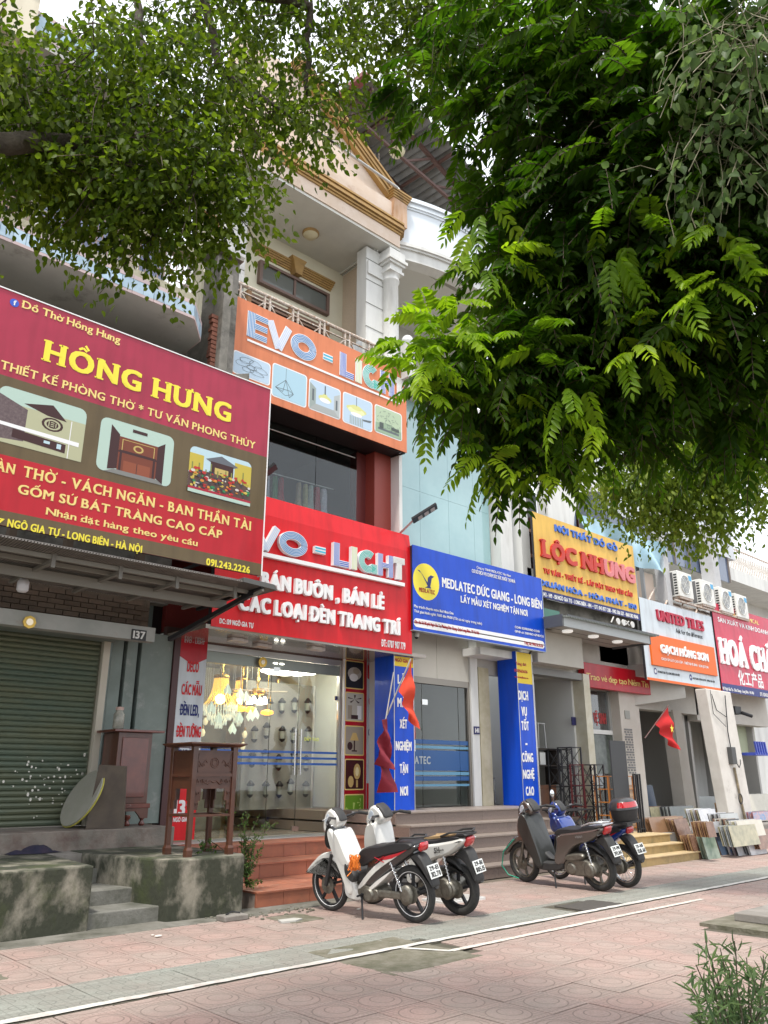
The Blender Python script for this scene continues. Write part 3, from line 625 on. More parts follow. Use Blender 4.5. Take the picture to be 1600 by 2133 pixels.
t = thing('grey_board', 'pale grey angular board leaning on the balcony behind the railing', 'board', (9.4, 10.5, 9.0)); MB().prism([(8.4, 9.1), (9.65, 8.9), (9.78, 10.35), (9.5, 10.15)], 10.55, 10.58).link('panel', mat('grey plastic board', (.45, .47, .48), .5), t)
# ================================================================== house 141
h = thing('shop_house', 'white house with a curved balcony and a pale glass wall above the blue clinic sign', 'house', (11.9, 11, 0)); H141 = h
room(h, 10.0, 12.75, 11.05, 15.2, .93, 3.6, mat('clinic wall', (.62, .65, .62), .8), mat('clinic floor', (.4, .4, .37), .3), SOFF)
CLW = mat('beige panel', (.50, .48, .43), .7, col2=(.46, .44, .39), ns=2)
MB().box(10.0, 11.45, 10.9, 11.03, 3.30, 5.0).box(11.46, 12.6, 10.9, 11.03, 3.30, 5.0).box(12.61, 14, 10.9, 11.03, 3.5, 5.0).link('wall', CLW, h)
MB().box(10.1, 12.40, 10.9, 11.0, 3.18, 3.3).box(12.34, 12.40, 10.9, 11.0, .93, 3.18).link('door_frame', mat('dull alu frame', (.25, .23, .2), .4, .4), h)
for a, b in ((10.1, 11.05), (11.06, 12.08), (12.09, 12.34)):
    g = B(a, b, 10.94, 10.952, .95, 3.17).link('glass_pane', GLASS, h)
    zs = ((1.30, 1.34, 'l'), (1.40, 1.48, 'd'), (1.50, 1.56, 'l'), (1.58, 1.95, 'd'), (1.98, 2.03, 'l'), (2.06, 2.14, 'd'))
    for z0, z1, q in zs: B(a, b, 10.93, 10.9395, z0, z1).link('vinyl_band', mat('clinic blue vinyl', (.02, .09, .26), .35) if q == 'd' else mat('clinic pale vinyl', (.12, .3, .45), .4), g)
mb = MB(); text(mb, 'MEDLATEC', 10.42, 1.70, .13, 10.925, x1=11.25, bold=.035); mb.link('door_lettering', mat('grey white vinyl', (.45, .5, .52), .5), h)
mb = MB().box(10.55, 10.85, 10.915, 10.922, 2.14, 2.40); mb.link('door_sticker', mat('red sticker', (.55, .03, .03), .5), h)
mb = MB(); text(mb, 'ĐẨY VÀO', 10.57, 2.3, .04, 10.912, x1=10.8, bold=.03); text(mb, 'PUSH', 10.6, 2.2, .04, 10.912, x1=10.78, bold=.03); mb.link('sticker_lettering', mat('white print', (.75, .75, .73), .5), h)
B(10.5, 10.85, 10.915, 10.922, 1.92, 2.12).link('paper_notice', MATS['white print'], h); MB().tube([(10.52, 10.9, 1.55), (10.52, 10.9, 2.25)], .014).link('door_handle', MATS['steel'], h)
B(11.05, 11.2, 10.92, 10.935, 2.78, 2.88).link('glass_clamp', MATS['steel'], h)
B(10.5, 11.3, 12.6, 12.7, 1.3, 2.9).link('cabinet', mat('grey partition', (.30, .34, .36), .6), h); MB().tube([(11.4, 12.3, 1.0), (11.35, 12.3, 2.0)], .25, 10).link('draped_sheet', mat('white sheet', (.6, .62, .6), .8), h)
B(12.40, 12.62, 10.86, 11.06, .93, 5.0).link('pillar', WHITE, h); B(12.63, 12.95, 10.84, 11.04, .93, 3.62).link('pillar', mat('yellow marble', (.52, .47, .33), .35, col2=(.40, .35, .22), ns=4, detail=8), h)
np_ = B(12.44, 12.60, 10.84, 10.86, 2.28, 2.43).link('number_plate', mat('navy enamel', (.02, .02, .10), .4), h); mb = MB(); text(mb, '141', 12.46, 2.31, .085, 10.838, x1=12.58, bold=.05, serif=.05); mb.link('number_lettering', MATS['white print'], np_)
B(12.2, 13.9, 10.4, 10.88, 3.80, 3.95).link('canopy', WHITE, h)
# glass wall above
B(10.05, 13.3, 10.75, 10.95, 4.5, 8.95).link('wall', mat('pale green render', (.50, .60, .55), .7), h)
xs = [10.07, 10.85, 11.7, 12.5, 13.02]
for a, b in zip(xs[:-1], xs[1:]):
    for z0, z1 in ((4.9, 7.0), (7.0, 9.0)): B(a+.003, b-.003, 10.70, 10.715, z0+.002, z1-.002).link('glass_pane', TGLASS, h)
B(13.08, 13.50, 10.45, 10.95, 4.6, 9.0).link('pilaster', WHITE, h)
B(9.95, 14.0, 10.3, 12, 8.97, 9.2).link('balcony_slab', WHITE, h)
B(9.98, 10.06, 10.4, 10.98, 5.6, 9.0).link('edge_trim', WHITE, h)
# loggia with column and curved balcony above
B(9.9, 14.0, 12.4, 12.6, 9.2, 12.2).link('wall', mat('loggia beige wall', (.46, .45, .40), .9), h); B(9.9, 14.0, 10.45, 12.6, 12.1, 12.2).link('ceiling', mat('loggia ceiling', (.55, .54, .5), .9), h)
c = (9.72, 10.35); r = .165
MB().lathe([(r*1.3, 9.2), (r*1.3, 9.3), (r*1.1, 9.36), (r, 9.42), (r*.96, 11.25), (r*1.12, 11.27), (r*1.12, 11.31), (r*.98, 11.33), (r*.98, 11.4), (r*1.2, 11.44)], (*c, 0), 24).link('column', WHITE, h)
for i, (e, z0, z1) in enumerate(((.20, 11.44, 11.5), (.17, 11.5, 11.62), (.22, 11.62, 11.68), (.26, 11.68, 11.75), (.22, 11.75, 11.95))): B(c[0]-e, c[0]+e, c[1]-e, c[1]+e, z0, z1).link('capital', WHITE, h)
def arcpts(x0, x1, y0, bulge, n=24):
    o = []
    for i in range(n+1):
        t = i/n; x = x0+(x1-x0)*t; s_ = math.sin(math.pi*t); o.append((x, y0-bulge*(s_**.8 if s_ > 0 else 0)))
    return o
def curved(name, off, z0, z1, m, thick=.12):
    a = arcpts(9.62, 14.0, 10.42-off, .55); n = len(a); b = [(x, y+thick+.0) for x, y in a]
    mb = MB(); mb.rings([[(x, y, z0) for x, y in a]+[(x, y, z0) for x, y in b[::-1]], [(x, y, z1) for x, y in a]+[(x, y, z1) for x, y in b[::-1]]], smooth=False)
    return mb.link(name, m, h)
BAL = mat('bluish white render', (.70, .75, .80), .75, col2=(.64, .69, .73), ns=1.5)
curved('beam', -.02, 11.95, 12.2, WHITE, .3); curved('moulding', .03, 12.2, 12.25, WHITE, 1.4); curved('moulding', .07, 12.25, 12.33, WHITE, .8); curved('balcony_wall', 0, 12.33, 13.25, BAL)
for e, z in ((.03, 13.25), (.06, 13.30), (.04, 13.37), (.09, 13.42), (.05, 13.50)): curved('moulding', e, z, z+.055, BAL, .2)
# relief: wreath with letter D
ex, ez = 12.35, 12.86
def on_curve(x): t = (x-9.62)/(14-9.62); return 10.42-.55*math.sin(math.pi*t)**.8
em = MB()
for sgn in (-1, 1):
    for k in range(9):
        a = R(-80+k*17)*1; x = ex+sgn*.27*math.cos(a); z = ez+.36*math.sin(a); em.sphere((x, on_curve(x)-.01, z), .035, 6, 4, (.7, .5, 1.4))
tm = MB(); 
for i_, (v, f) in enumerate(letter('D', .30, 1.1, .03, .02, .08)[0]): em.add([(ex-.11+a, on_curve(ex)-.03-.0005*i_, ez-.2+b) for a, b in v], f)
em.link('emblem_relief', BAL, h)
# back wall with arch, pebble dash panels
B(9.95, 14.2, 12.2, 12.4, 13.3, 15.3).link('wall', WHITE, h)
for x0, x1 in ((10.1, 11.0), (11.9, 13.6)): 
    MB().prism([(x0, 14.0) if x0 < 11 else (x0+.1, 14.7), (x1, 14.35) if x0 < 11 else (x1, 13.9), (x1, 15.1), (x0, 15.1)], 12.17, 12.2).link('pebble_panel', mat('brown pebble dash', (.34, .25, .14), .95, col2=(.22, .16, .1), ns=60, bump=.6), h)
am = MB()
for r_, w in ((.95, .06), (1.05, .05), (1.14, .07)):
    pts = [(11.5+r_*1.25*math.cos(a), 12.13, 13.75+r_*.95*math.sin(a)) for a in [math.pi*k/16 for k in range(17)]]; am.tube(pts, w*.7, 6)
am.link('arch_moulding', WHITE, h)
MB().prism([(11.5+1.15*math.cos(math.pi*k/16), 13.75+.88*math.sin(math.pi*k/16)) for k in range(17)], 12.16, 12.199).link('arch_recess', mat('grey recess', (.35, .36, .35), .9), h)
B(13.7, 14.1, 12.0, 12.25, 13.5, 15.2).link('pilaster', WHITE, h); B(9.9, 14.2, 12.0, 12.22, 15.3, 15.38).link('cornice', WHITE, h)
g_ = MB()
for i in range(8): x = 9.95+i*.14; g_.box(x, x+.02, 12.06, 12.08, 15.38, 15.9+i*.1)
g_.link('fence_bars', RUST, h)
ceil_lamp(11.75, 11.2, 12.1, .17, 'round white lamp on the loggia ceiling of the white house', WHITE)
t = thing('globe_lamp', 'pale globe lamp on the balcony post right of the orange sign', 'lamp', (9.95, 10.1, 9.75)); MB().sphere((9.95, 10.1, 9.88), .12).link('globe', MATS['opal glass'], t); B(9.85, 10.05, 10, 10.2, 9.0, 9.76).link('post', WHITE, t)
# tin roof on steel frame
tr = thing('tin_roof', 'grey corrugated tin roof on a brown steel frame over the white house', 'roof', (11.8, 13, 15.4))
TIN = mat('grey corrugated tin', (.23, .235, .235), .55, .3, col2=(.17, .17, .165), ns=3); STEEL = mat('brown steel', (.11, .06, .05), .6)
mb = MB(); N = 60; rg = []
def roofz(x, y): return 17.6-.25*abs(x-10.9)-.33*(12.5-y)*-.2
for i in range(N+1):
    x = 9.2+5.6*i/N; z = .045*math.cos(i*math.pi); rg.append((x, z))
vs = []; 
for x, dz in rg: vs += [(x, 10.6, 17.1-.35*abs(x-10.6)+dz), (x, 16, 17.6-.35*abs(x-10.6)+dz)]
mb.add(vs, [(2*i, 2*i+2, 2*i+3, 2*i+1) for i in range(N)]); mb.link('tin_sheet', TIN, tr)
for y in (11.2, 12.6, 14.2):
    zz = 16.95+(y-10.6)*.09
    MB().bar((9.3, y, zz-.5), (10.6, y, zz), .09).bar((10.6, y, zz), (14.7, y, zz-1.5), .09).bar((9.3, y, zz-.9), (14.5, y, zz-1.7), .07).bar((10.6, y, zz), (10.6, y, zz-1.2), .06).bar((12, y, zz-.5), (11, y, zz-1.2), .05).bar((13, y, zz-.9), (12, y, zz-1.35), .05).link('truss', STEEL, tr)
for x in (9.5, 10.6, 12.2, 13.8): zz = 17.0-.35*abs(x-10.6); MB().bar((x, 10.7, zz), (x, 15.8, zz+.45), .07).link('purlin', STEEL, tr)
MB().bar((9.15, 10.5, 16.62), (9.15, 16, 17.1), .22, .12).link('gutter', mat('maroon gutter', (.22, .06, .06), .5), tr)
for x in (9.5, 14.05): B(x-.05, x+.05, 12.1, 12.2, 15.3, 16.6).link('post', STEEL, tr)
MB().bar((14.05, 12.1, 15.2), (14.4, 11.2, 15.9), .08).link('strut', STEEL, tr)
t = thing('ceiling_lamp', 'round white dish lamp hanging under the tin roof', 'lamp', (11.0, 11.2, 15.9)); MB().lathe([(.2, 0), (.16, -.1), (.05, -.14)], (10.75, 11.2, 15.95), 16).link('lamp_shade', MATS['frosted glass'], t)
# distant corrugated roof to the right
t = thing('far_roof', 'far blue grey corrugated roof right of the curved balcony', 'roof', (16, 13, 14)); MB().prism([(14.6, 13.3), (21, 13.3), (21, 15.6), (14.6, 14.9)], 12.8, 13.0).link('roof_sheet', mat('blue grey sheet', (.25, .33, .34), .6, col2=(.32, .4, .4), ns=20), t)
# ================================================================== signs
def col(name, c, rough=.35, **k): k['coat'] = k.get('coat', 0)*.25; return mat('print '+name, c, rough+.08, spec=.28, **k)
YL = col('yellow', (.80, .68, .06)); YL2 = col('soft yellow', (.80, .62, .22)); WHT = col('white', (.78, .78, .78)); MAROON = col('maroon', (.36, .022, .055), .22, coat=.5, col2=(.33, .02, .05), ns=2)
REDV = col('red', (.44, .006, .016), .22, coat=.4); BROWN = col('brown', (.115, .08, .035), .25, coat=.4); ORG = col('salmon', (.62, .20, .09), .35); RED2 = col('bright red', (.62, .006, .012), .3, coat=.3)
BLUE = col('royal blue', (.002, .062, .52), .28, coat=.4); NAVY = col('navy', (.02, .03, .16)); YBG = col('mustard', (.72, .46, .10), .45, col2=(.68, .42, .09), ns=3, stains=.08, stcol=(.5, .33, .1), vert=.2)
BLK = col('black', (.02, .02, .022)); PALE = col('pale grey blue', (.56, .62, .66)); ORANGE = col('orange', (.72, .13, .012)); PINKR = col('crimson', (.52, .02, .06), .25, coat=.3); GRN = col('green', (.01, .22, .12)); PEACH = col('yellow banner', (.72, .52, .03))
FRAMEM = mat('sign frame steel', (.05, .05, .055), .5, .5)
def wear(m):
    """slack vinyl: low waves that catch the light, faint grime and fading"""
    if m.get('worn'): return
    m['worn'] = 1; n = m.node_tree.nodes; l = m.node_tree.links; b = n['Principled BSDF']; geo = n.new('ShaderNodeNewGeometry')
    t = n.new('ShaderNodeTexNoise'); t.inputs['Scale'].default_value = 1.3; t.inputs['Detail'].default_value = 2; l.new(geo.outputs['Position'], t.inputs[0])
    bp = n.new('ShaderNodeBump'); bp.inputs['Strength'].default_value = .55; bp.inputs['Distance'].default_value = .05; l.new(t.outputs[0], bp.inputs['Height']); l.new(bp.outputs[0], b.inputs['Normal'])
    mp = n.new('ShaderNodeMapping'); mp.inputs['Scale'].default_value = (4, 4, .6); l.new(geo.outputs['Position'], mp.inputs[0])
    g = n.new('ShaderNodeTexNoise'); g.inputs['Scale'].default_value = 2; g.inputs['Detail'].default_value = 8; l.new(mp.outputs[0], g.inputs[0])
    r = n.new('ShaderNodeValToRGB'); r.color_ramp.elements[0].position = .45; r.color_ramp.elements[0].color = (1, 1, 1, 1); r.color_ramp.elements[1].position = .8; r.color_ramp.elements[1].color = (.72, .70, .68, 1); l.new(g.outputs[0], r.inputs[0])
    x = n.new('ShaderNodeMix'); x.data_type = 'RGBA'; x.blend_type = 'MULTIPLY'; x.inputs[0].default_value = .8
    if b.inputs['Base Color'].is_linked: l.new(b.inputs['Base Color'].links[0].from_socket, x.inputs[6])
    else: x.inputs[6].default_value = b.inputs['Base Color'].default_value
    l.new(r.outputs[0], x.inputs[7]); l.new(x.outputs[2], b.inputs['Base Color'])
def sign(name, label, x0, x1, z0, z1, Y, m, depth=.08, group=None, extra=None):
    t = thing(name, label, 'sign', ((x0+x1)/2, Y, z0), group=group); wear(m)
    B(x0, x1, Y, Y+.012, z0, z1).link('face_panel', m, t)
    B(x0+.01, x1-.01, Y+.012, Y+depth, z0+.01, z1-.01).link('sign_frame', FRAMEM, t); return t
def band(t, x0, x1, z0, z1, Y, m, name='printed_band', d=.001): return B(x0, x1, Y-.0015*d*1000, Y-.0002, z0, z1).link(name, m, t)
def line_(t, s, bl, br, tl, Y, m, name='lettering', **k):
    mb = MB(); tpx(mb, s, bl, br, tl, Y-.004, **k); return mb.link(name, m, t)
def word(t, s, c, hpx, Y, m, wpx, name='lettering', **k):
    a = atY(c[0]-wpx/2, c[1]+hpx/2, Y); b = atY(c[0]+wpx/2, c[1]+hpx/2, Y); z0 = atY(c[0], c[1]+hpx/2, Y).z; z1 = atY(c[0], c[1]-hpx/2, Y).z
    mb = MB(); text(mb, s, a.x, z0, z1-z0, Y-.004, x1=b.x, **k); return mb.link(name, m, t)
def picture(t, p0, p1, Y, shapes, bgm, r=.06, border=None):
    """a printed photograph: rounded panel and flat shapes in 0..1 coordinates"""
    a, b = atY(*p0, Y), atY(*p1, Y); x0, x1, z0, z1 = a.x, b.x, b.z, a.z
    if border: flat(rrect(x0-.02, x1+.02, z0-.02, z1+.02, r*1.2), Y-.002, 'picture_border', border, t)
    o = flat(rrect(x0, x1, z0, z1, r), Y-.004, 'printed_picture', bgm, t)
    for i, (pg, c) in enumerate(shapes):
        flat([(x0+u*(x1-x0), z0+v*(z1-z0)) for u, v in pg], Y-.0045-.00012*i, 'printed_shape', c, o)
    return o
def rc(u0, u1, v0, v1): return [(u0, v0), (u1, v0), (u1, v1), (u0, v1)]
def ov(u, v, r, q=None, n=14): return disc(u, v, r, n, q or r)
# ---- maroon sign 137
for q_ in (REDV, BROWN): wear(q_)
Y = 8.9; x1 = atY(563, 812, Y).x; zt_, zb_ = 6.90, 4.07
hh = sign('shop_sign', 'large maroon and brown sign with yellow letters HỒNG HƯNG and three pictures', 1.5, x1, zb_, zt_, Y, MAROON)
z1 = atY(556, 953, Y).z; z2 = atY(544, 1082, Y).z; z3 = atY(540, 1174, Y).z
band(hh, 1.5, x1, z2, z1, Y, BROWN); band(hh, 1.5, x1, z3, z2, Y, REDV); band(hh, 1.5, x1, zb_, z3, Y, BROWN)
B(1.5, x1+.012, Y-.012, Y+.09, zt_, zt_+.015).link('edge_trim', WHT, hh); B(x1, x1+.014, Y-.012, Y+.09, zb_, zt_).link('edge_trim', WHT, hh)
line_(hh, 'Đồ Thờ Hồng Hưng', (45, 643), (250, 713), (47, 628), Y, YL2, bold=.03, serif=.09, gap=.09)
line_(hh, 'HỒNG HƯNG', (89, 750), (480, 879), (95, 709), Y, YL, bold=.062, by=.028, serif=.13, gap=.16)
line_(hh, 'THIẾT KẾ PHÒNG THỜ * TƯ VẤN PHONG THỦY', (0, 767), (531, 935), (2, 750), Y, YL2, bold=.03, serif=.09, gap=.15)
line_(hh, 'BÀN', (-26, 974), (29, 989), (-26, 953), Y, YL2, bold=.035, serif=.09, gap=.16)
line_(hh, 'THỜ - VÁCH NGĂN - BAN THẦN TÀI', (47, 993), (522, 1104), (47, 971), Y, YL2, bold=.035, serif=.09, gap=.16)
line_(hh, 'GỐM SỨ BÁT TRÀNG CAO CẤP', (36, 1027), (462, 1122), (37, 1008), Y, YL2, bold=.04, serif=.09, gap=.14)
line_(hh, 'Nhận đặt hàng theo yêu cầu', (95, 1071), (411, 1138), (97, 1057), Y, YL2, bold=.035, serif=.1, gap=.12)
line_(hh, '137', (-32, 1087), (7, 1095), (-32, 1073), Y, YL, bold=.045, gap=.1)
line_(hh, 'NGÔ GIA TỰ - LONG BIÊN - HÀ NỘI', (14, 1097), (295, 1151), (14, 1081), Y, YL, bold=.045, gap=.1)
line_(hh, '091.243.2226', (429, 1178), (520, 1193), (429, 1164), Y, YL, bold=.045, gap=.1)
c = atY(30, 631, Y); flat(disc(c.x, c.z, .052), Y-.003, 'round_logo', col('logo blue', (.04, .10, .5)), hh); mb = MB(); text(mb, 'f', c.x-.012, c.z-.03, .06, Y-.005, bold=.05); mb.link('logo_letter', WHT, hh)
M_ = lambda n, c, **k: col(n, c, .4, **k)
MINT = M_('mint', (.42, .55, .48)); BEIGE = M_('beige', (.42, .42, .27)); CURT = M_('curtain', (.10, .07, .075), col2=(.16, .12, .12), ns=30); DW = M_('dark wood print', (.05, .02, .02)); RW = M_('red wood print', (.17, .045, .025)); OCH = M_('ochre print', (.5, .38, .12)); SKYP = M_('pale sky', (.45, .6, .66))
picture(hh, (1, 800), (168, 963), Y, [(rc(.0, 1, 0, .72), BEIGE), ([(0, .05), (.33, .1), (.33, .68), (0, .85)], CURT), ([(.28, .78), (.55, .68), (.78, .66), (.6, .9)], DW), (ov(.62, .54, .125), DW), (ov(.62, .54, .095), BEIGE), (ov(.62, .54, .07), DW), (rc(.60, .64, .5, .515), BEIGE), (rc(.60, .64, .535, .55), BEIGE), (rc(.60, .64, .57, .585), BEIGE), (rc(.575, .585, .49, .59), BEIGE), (rc(.655, .665, .5, .58), BEIGE), ([(.05, .3), (.95, .26), (.95, .34), (.05, .36)], WHT), ([(.2, .13), (.8, .08), (.8, .24), (.2, .28)], DW), (rc(.55, .62, .17, .22), SKYP), (rc(.7, .75, .13, .22), SKYP), (rc(.83, .84, 0, .7), WHT)], MINT, .09)
picture(hh, (212, 866), (354, 1016), Y, [([(.14, .05), (.26, .1), (.26, .75), (.14, .9)], DW), ([(.78, .1), (.88, .02), (.88, .82), (.78, .72)], DW), (rc(.26, .78, .08, .72), RW), (rc(.3, .74, .45, .68), OCH), (rc(.31, .73, .46, .67), RW), (ov(.52, .56, .07), OCH), (ov(.52, .56, .045), RW), ([(.24, .42), (.8, .42), (.76, .47), (.28, .47)], DW), (rc(.34, .7, .06, .28), M_('panel red', (.25, .07, .035))), (rc(.515, .525, .06, .28), DW), (rc(.28, .31, .05, .42), DW), (rc(.73, .76, .05, .42), DW), (rc(.42, .62, .86, .92), DW), ([(.1, 0), (.9, 0), (.8, .08), (.22, .08)], M_('grey floor', (.2, .2, .19)))], MINT, .09)
sh3 = [(rc(0, .22, .45, .85), M_('mustard wall', (.5, .4, .06))), (rc(.72, 1, .3, .9), M_('mustard wall', (.5, .4, .06))), ([(.25, .8), (.5, .95), (.78, .8), (.68, .74), (.35, .74)], M_('roof grey', (.12, .13, .15))), (rc(.33, .7, .4, .78), DW), (rc(.4, .62, .5, .66), OCH)]
rr = random.Random(3); sh3 += [([(0, .07), (1, .07), (1, .40), (.72, .52), (.25, .52), (0, .42)], M_('shadowed altar', (.10, .06, .05)))]
for i in range(9): u = .05+.1*i+rr.uniform(-.02, .02); sh3.append((rc(u, u+.02, .45, .45+rr.uniform(.1, .3)), M_('branch print', (.2, .22, .06))))
for i in range(120):
    u, v = rr.uniform(.03, .97), rr.uniform(.1, .56); sh3.append((ov(u, v, rr.uniform(.012, .038), rr.uniform(.012, .035), 7), [M_('offering red', (.45, .03, .03)), M_('offering green', (.03, .2, .08)), M_('offering gold', (.55, .42, .08)), M_('offering white', (.6, .55, .5)), M_('offering dark', (.05, .05, .07)), M_('offering orange', (.6, .22, .04))][rr.randrange(6)]))
sh3 += [(rc(0, 1, 0, .07), MINT), (rc(0, 1, .07, .12), M_('cloth red', (.35, .02, .04)))]
picture(hh, (397, 927), (519, 1056), Y, sh3, SKYP, .08)
# sign carrying frame behind
MB().box(5.6, 5.64, 8.98, 11.3, 4.4, 4.44).box(5.6, 5.64, 8.98, 11.3, 6.5, 6.54).box(3.2, 3.24, 8.98, 11.3, 6.5, 6.54).link('support_bars', FRAMEM, hh)
# ---- striped brand letters
def evo(t, X0, X1, z0, h, Y, depth, letters='EVO-LIGHT', skip=''):
    """stencil letters made of parallel stripes on a white body"""
    C1 = col('stripe blue', (.05, .22, .50)); C2 = col('stripe deep blue', (.04, .10, .48)); C3 = col('stripe cyan', (.05, .42, .58)); C4 = col('stripe lime', (.62, .66, .36)); C5 = col('stripe green', (.02, .42, .34)); C6 = col('stripe pale', (.50, .58, .78)); C7 = col('stripe sand', (.62, .58, .48))
    spec = {'E': (.0, .108), 'V': (.105, .245), 'O': (.245, .395), '-': (.44, .50), 'L': (.548, .638), 'I': (.648, .695), 'G': (.70, .815), 'H': (.822, .92), 'T': (.925, 1.0)}
    colr = {'E': C1, 'V': C6, 'O': C1, '-': C3, 'L': C2, 'I': C4, 'G': C5, 'H': C2, 'T': C7}
    W_ = X1-X0
    for ch, (a, b) in spec.items():
        if ch in skip: continue
        xa, xb = X0+a*W_, X0+b*W_; w = xb-xa; q = h*.30     # q = stroke width
        strokes = []
        if ch == 'E': strokes = [[(xa+q*.5, z0), (xa+q*.5, z0+h)]]+[[(xa+q, z0+v), (xb, z0+v)] for v in (h*.12, h*.5, h*.88)]; ws = [q, h*.2, h*.2, h*.2]
        if ch == 'V': strokes = [[(xa+q*.4, z0+h), ((xa+xb)/2, z0)], [(xb-q*.4, z0+h), ((xa+xb)/2, z0)]]; ws = [q*.9]*2
        if ch in 'OG':
            ro = h/2*1.0; cx, cz = (xa+xb)/2, z0+h/2; rx = w/2; a0, a1 = (0, 360) if ch == 'O' else (50, 330)
            n = 36; mid = [((cx+(rx-q/2)*math.cos(R(a0+(a1-a0)*k/n))), cz+(ro-q/2)*math.sin(R(a0+(a1-a0)*k/n))) for k in range(n+1)]
            strokes = [mid]; ws = [q]
            if ch == 'G': strokes.append([(xb-q*.5, z0), (xb-q*.5, z0+h*.42)]); ws.append(q)
        if ch == '-': strokes = [[(xa, z0+h*.5), (xb, z0+h*.5)]]; ws = [h*.26]
        if ch == 'L': strokes = [[(xa+q*.5, z0), (xa+q*.5, z0+h)], [(xa+q, z0+h*.13), (xb, z0+h*.13)]]; ws = [q, h*.24]
        if ch == 'I': strokes = [[((xa+xb)/2, z0), ((xa+xb)/2, z0+h)]]; ws = [min(q, w)]
        if ch == 'H': strokes = [[(xa+q*.45, z0), (xa+q*.45, z0+h)], [(xb-q*.45, z0), (xb-q*.45, z0+h)], [(xa+q*.9, z0+h*.5), (xb-q*.9, z0+h*.5)]]; ws = [q*.9, q*.9, h*.2]
        if ch == 'T': strokes = [[(xa, z0+h*.87), (xb, z0+h*.87)], [((xa+xb)/2, z0), ((xa+xb)/2, z0+h*.75)]]; ws = [h*.26, q*.95]
        body = MB(); stripes = MB()
        def ribbon(mb, pts, wd, y0, y1, off=0):
            L, Rr = [], []
            for i, p in enumerate(pts):
                p0 = pts[max(i-1, 0)]; p1 = pts[min(i+1, len(pts)-1)]; dx, dz = p1[0]-p0[0], p1[1]-p0[1]; l = math.hypot(dx, dz) or 1; nx, nz = -dz/l, dx/l
                L.append((p[0]+nx*(off+wd/2), p[1]+nz*(off+wd/2))); Rr.append((p[0]+nx*(off-wd/2), p[1]+nz*(off-wd/2)))
            n = len(pts)
            vs = [(x, y0, z) for x, z in L]+[(x, y0, z) for x, z in Rr]+[(x, y1, z) for x, z in L]+[(x, y1, z) for x, z in Rr]
            fs = []
            for i in range(n-1): fs += [(i, i+1, n+i+1, n+i), (i, 2*n+i, 2*n+i+1, i+1), (n+i, n+i+1, 3*n+i+1, 3*n+i)]
            if pts[0] != pts[-1]: fs += [(0, n, 3*n, 2*n), (n-1, 3*n-1, 4*n-1, 2*n-1)]
            mb.add(vs, fs)
        for si, (st_, wd) in enumerate(zip(strokes, ws)):
            ribbon(body, st_, wd+h*.03, Y-depth-.0006*si, Y)
            ns = 5 if ch in 'EOGLHV' and wd > h*.27 else 4
            if wd < h*.25: ns = 3
            if ch == '-': ns = 2
            pitch = wd/ns
            for k in range(ns): ribbon(stripes, st_, pitch*(.5 if ch not in 'VT' else .35), Y-depth-.003-.0006*si, Y-depth-.0026-.0006*si, (k-(ns-1)/2)*pitch)
        o = body.link('letter', col('letter white', (.74, .76, .78)), t); stripes.link('letter_stripes', colr[ch], o)
# ---- orange sign
Y = 10.2; og = sign('shop_sign', 'orange sign with striped EVO - LIGHT letters above five lamp pictures', 5.88, 10.0, 7.46, 9.20, Y, ORG, .1)
bx_ = thing('sign_box', 'black underside box behind the orange sign over the upstairs window', 'box', (7.9, 10.6, 7.4)); B(5.86, 9.98, 10.305, 10.85, 7.50, 9.15).link('casing', BLACK, bx_)
MB().bar((9.99, 10.25, 7.47), (9.99, 10.8, 7.5), .03).bar((9.99, 10.25, 7.47), (9.6, 10.28, 7.47), .03).link('frame_bar', BLACK, bx_)
for s_, bl, br, tl in (('HOTLINE: 0707', (656, 884), (712, 903), (656, 877)),):
    pass
a = atY(514, 696, Y); b = atY(835, 825, Y); evo(og, a.x, 9.95, atY(516, 700, Y).z, atY(517, 647, Y).z-atY(516, 700, Y).z, Y, .012)
a, b = atY(515, 700, Y), atY(777, 805, Y); B(a.x, 9.8, Y-.012, Y-.0005, a.z-.09, a.z-.05).link('underline', WHT, og)
LB = M_('lamp picture blue', (.46, .58, .70)); LINEM = M_('lamp line', (.12, .14, .15)); GOLDP = M_('crystal yellow', (.62, .62, .25)); GRP = M_('green room', (.28, .38, .26))
def wire(pts, w=.012):
    r = []
    for (u0, v0), (u1, v1) in zip(pts[:-1], pts[1:]):
        d = math.hypot(u1-u0, v1-v0) or 1; nx, ny = -(v1-v0)/d*w/2, (u1-u0)/d*w/2; r.append(([(u0-nx, v0-ny), (u1-nx, v1-ny), (u1+nx, v1+ny), (u0+nx, v0+ny)], LINEM))
    return r
lily = []
for cx, cy, w, h_, a0 in ((.25, .55, .2, .12, .3), (.5, .48, .14, .1, 0), (.4, .33, .16, .1, .1), (.65, .3, .2, .1, -.2), (.75, .5, .2, .13, -.3), (.35, .75, .2, .13, .5), (.6, .7, .18, .14, -.4)):
    pts = []
    for k in range(13): t = 6.283*k/12; x, y = w*math.cos(t), h_*math.sin(t)*(1-.3*math.cos(t)); pts.append((cx+x*math.cos(a0)-y*math.sin(a0), cy+x*math.sin(a0)+y*math.cos(a0)))
    lily += wire(pts, .012)
dia = wire([(.38, 1), (.38, .62)], .01)+wire([(.38, .62), (.08, .28), (.38, .12), (.62, .25), (.38, .62)], .014)+wire([(.38, .62), (.3, .22), (.08, .28)], .014)+wire([(.38, .62), (.5, .1), (.62, .25)], .014)+wire([(.08, .28), (.5, .32), (.62, .25)], .014)
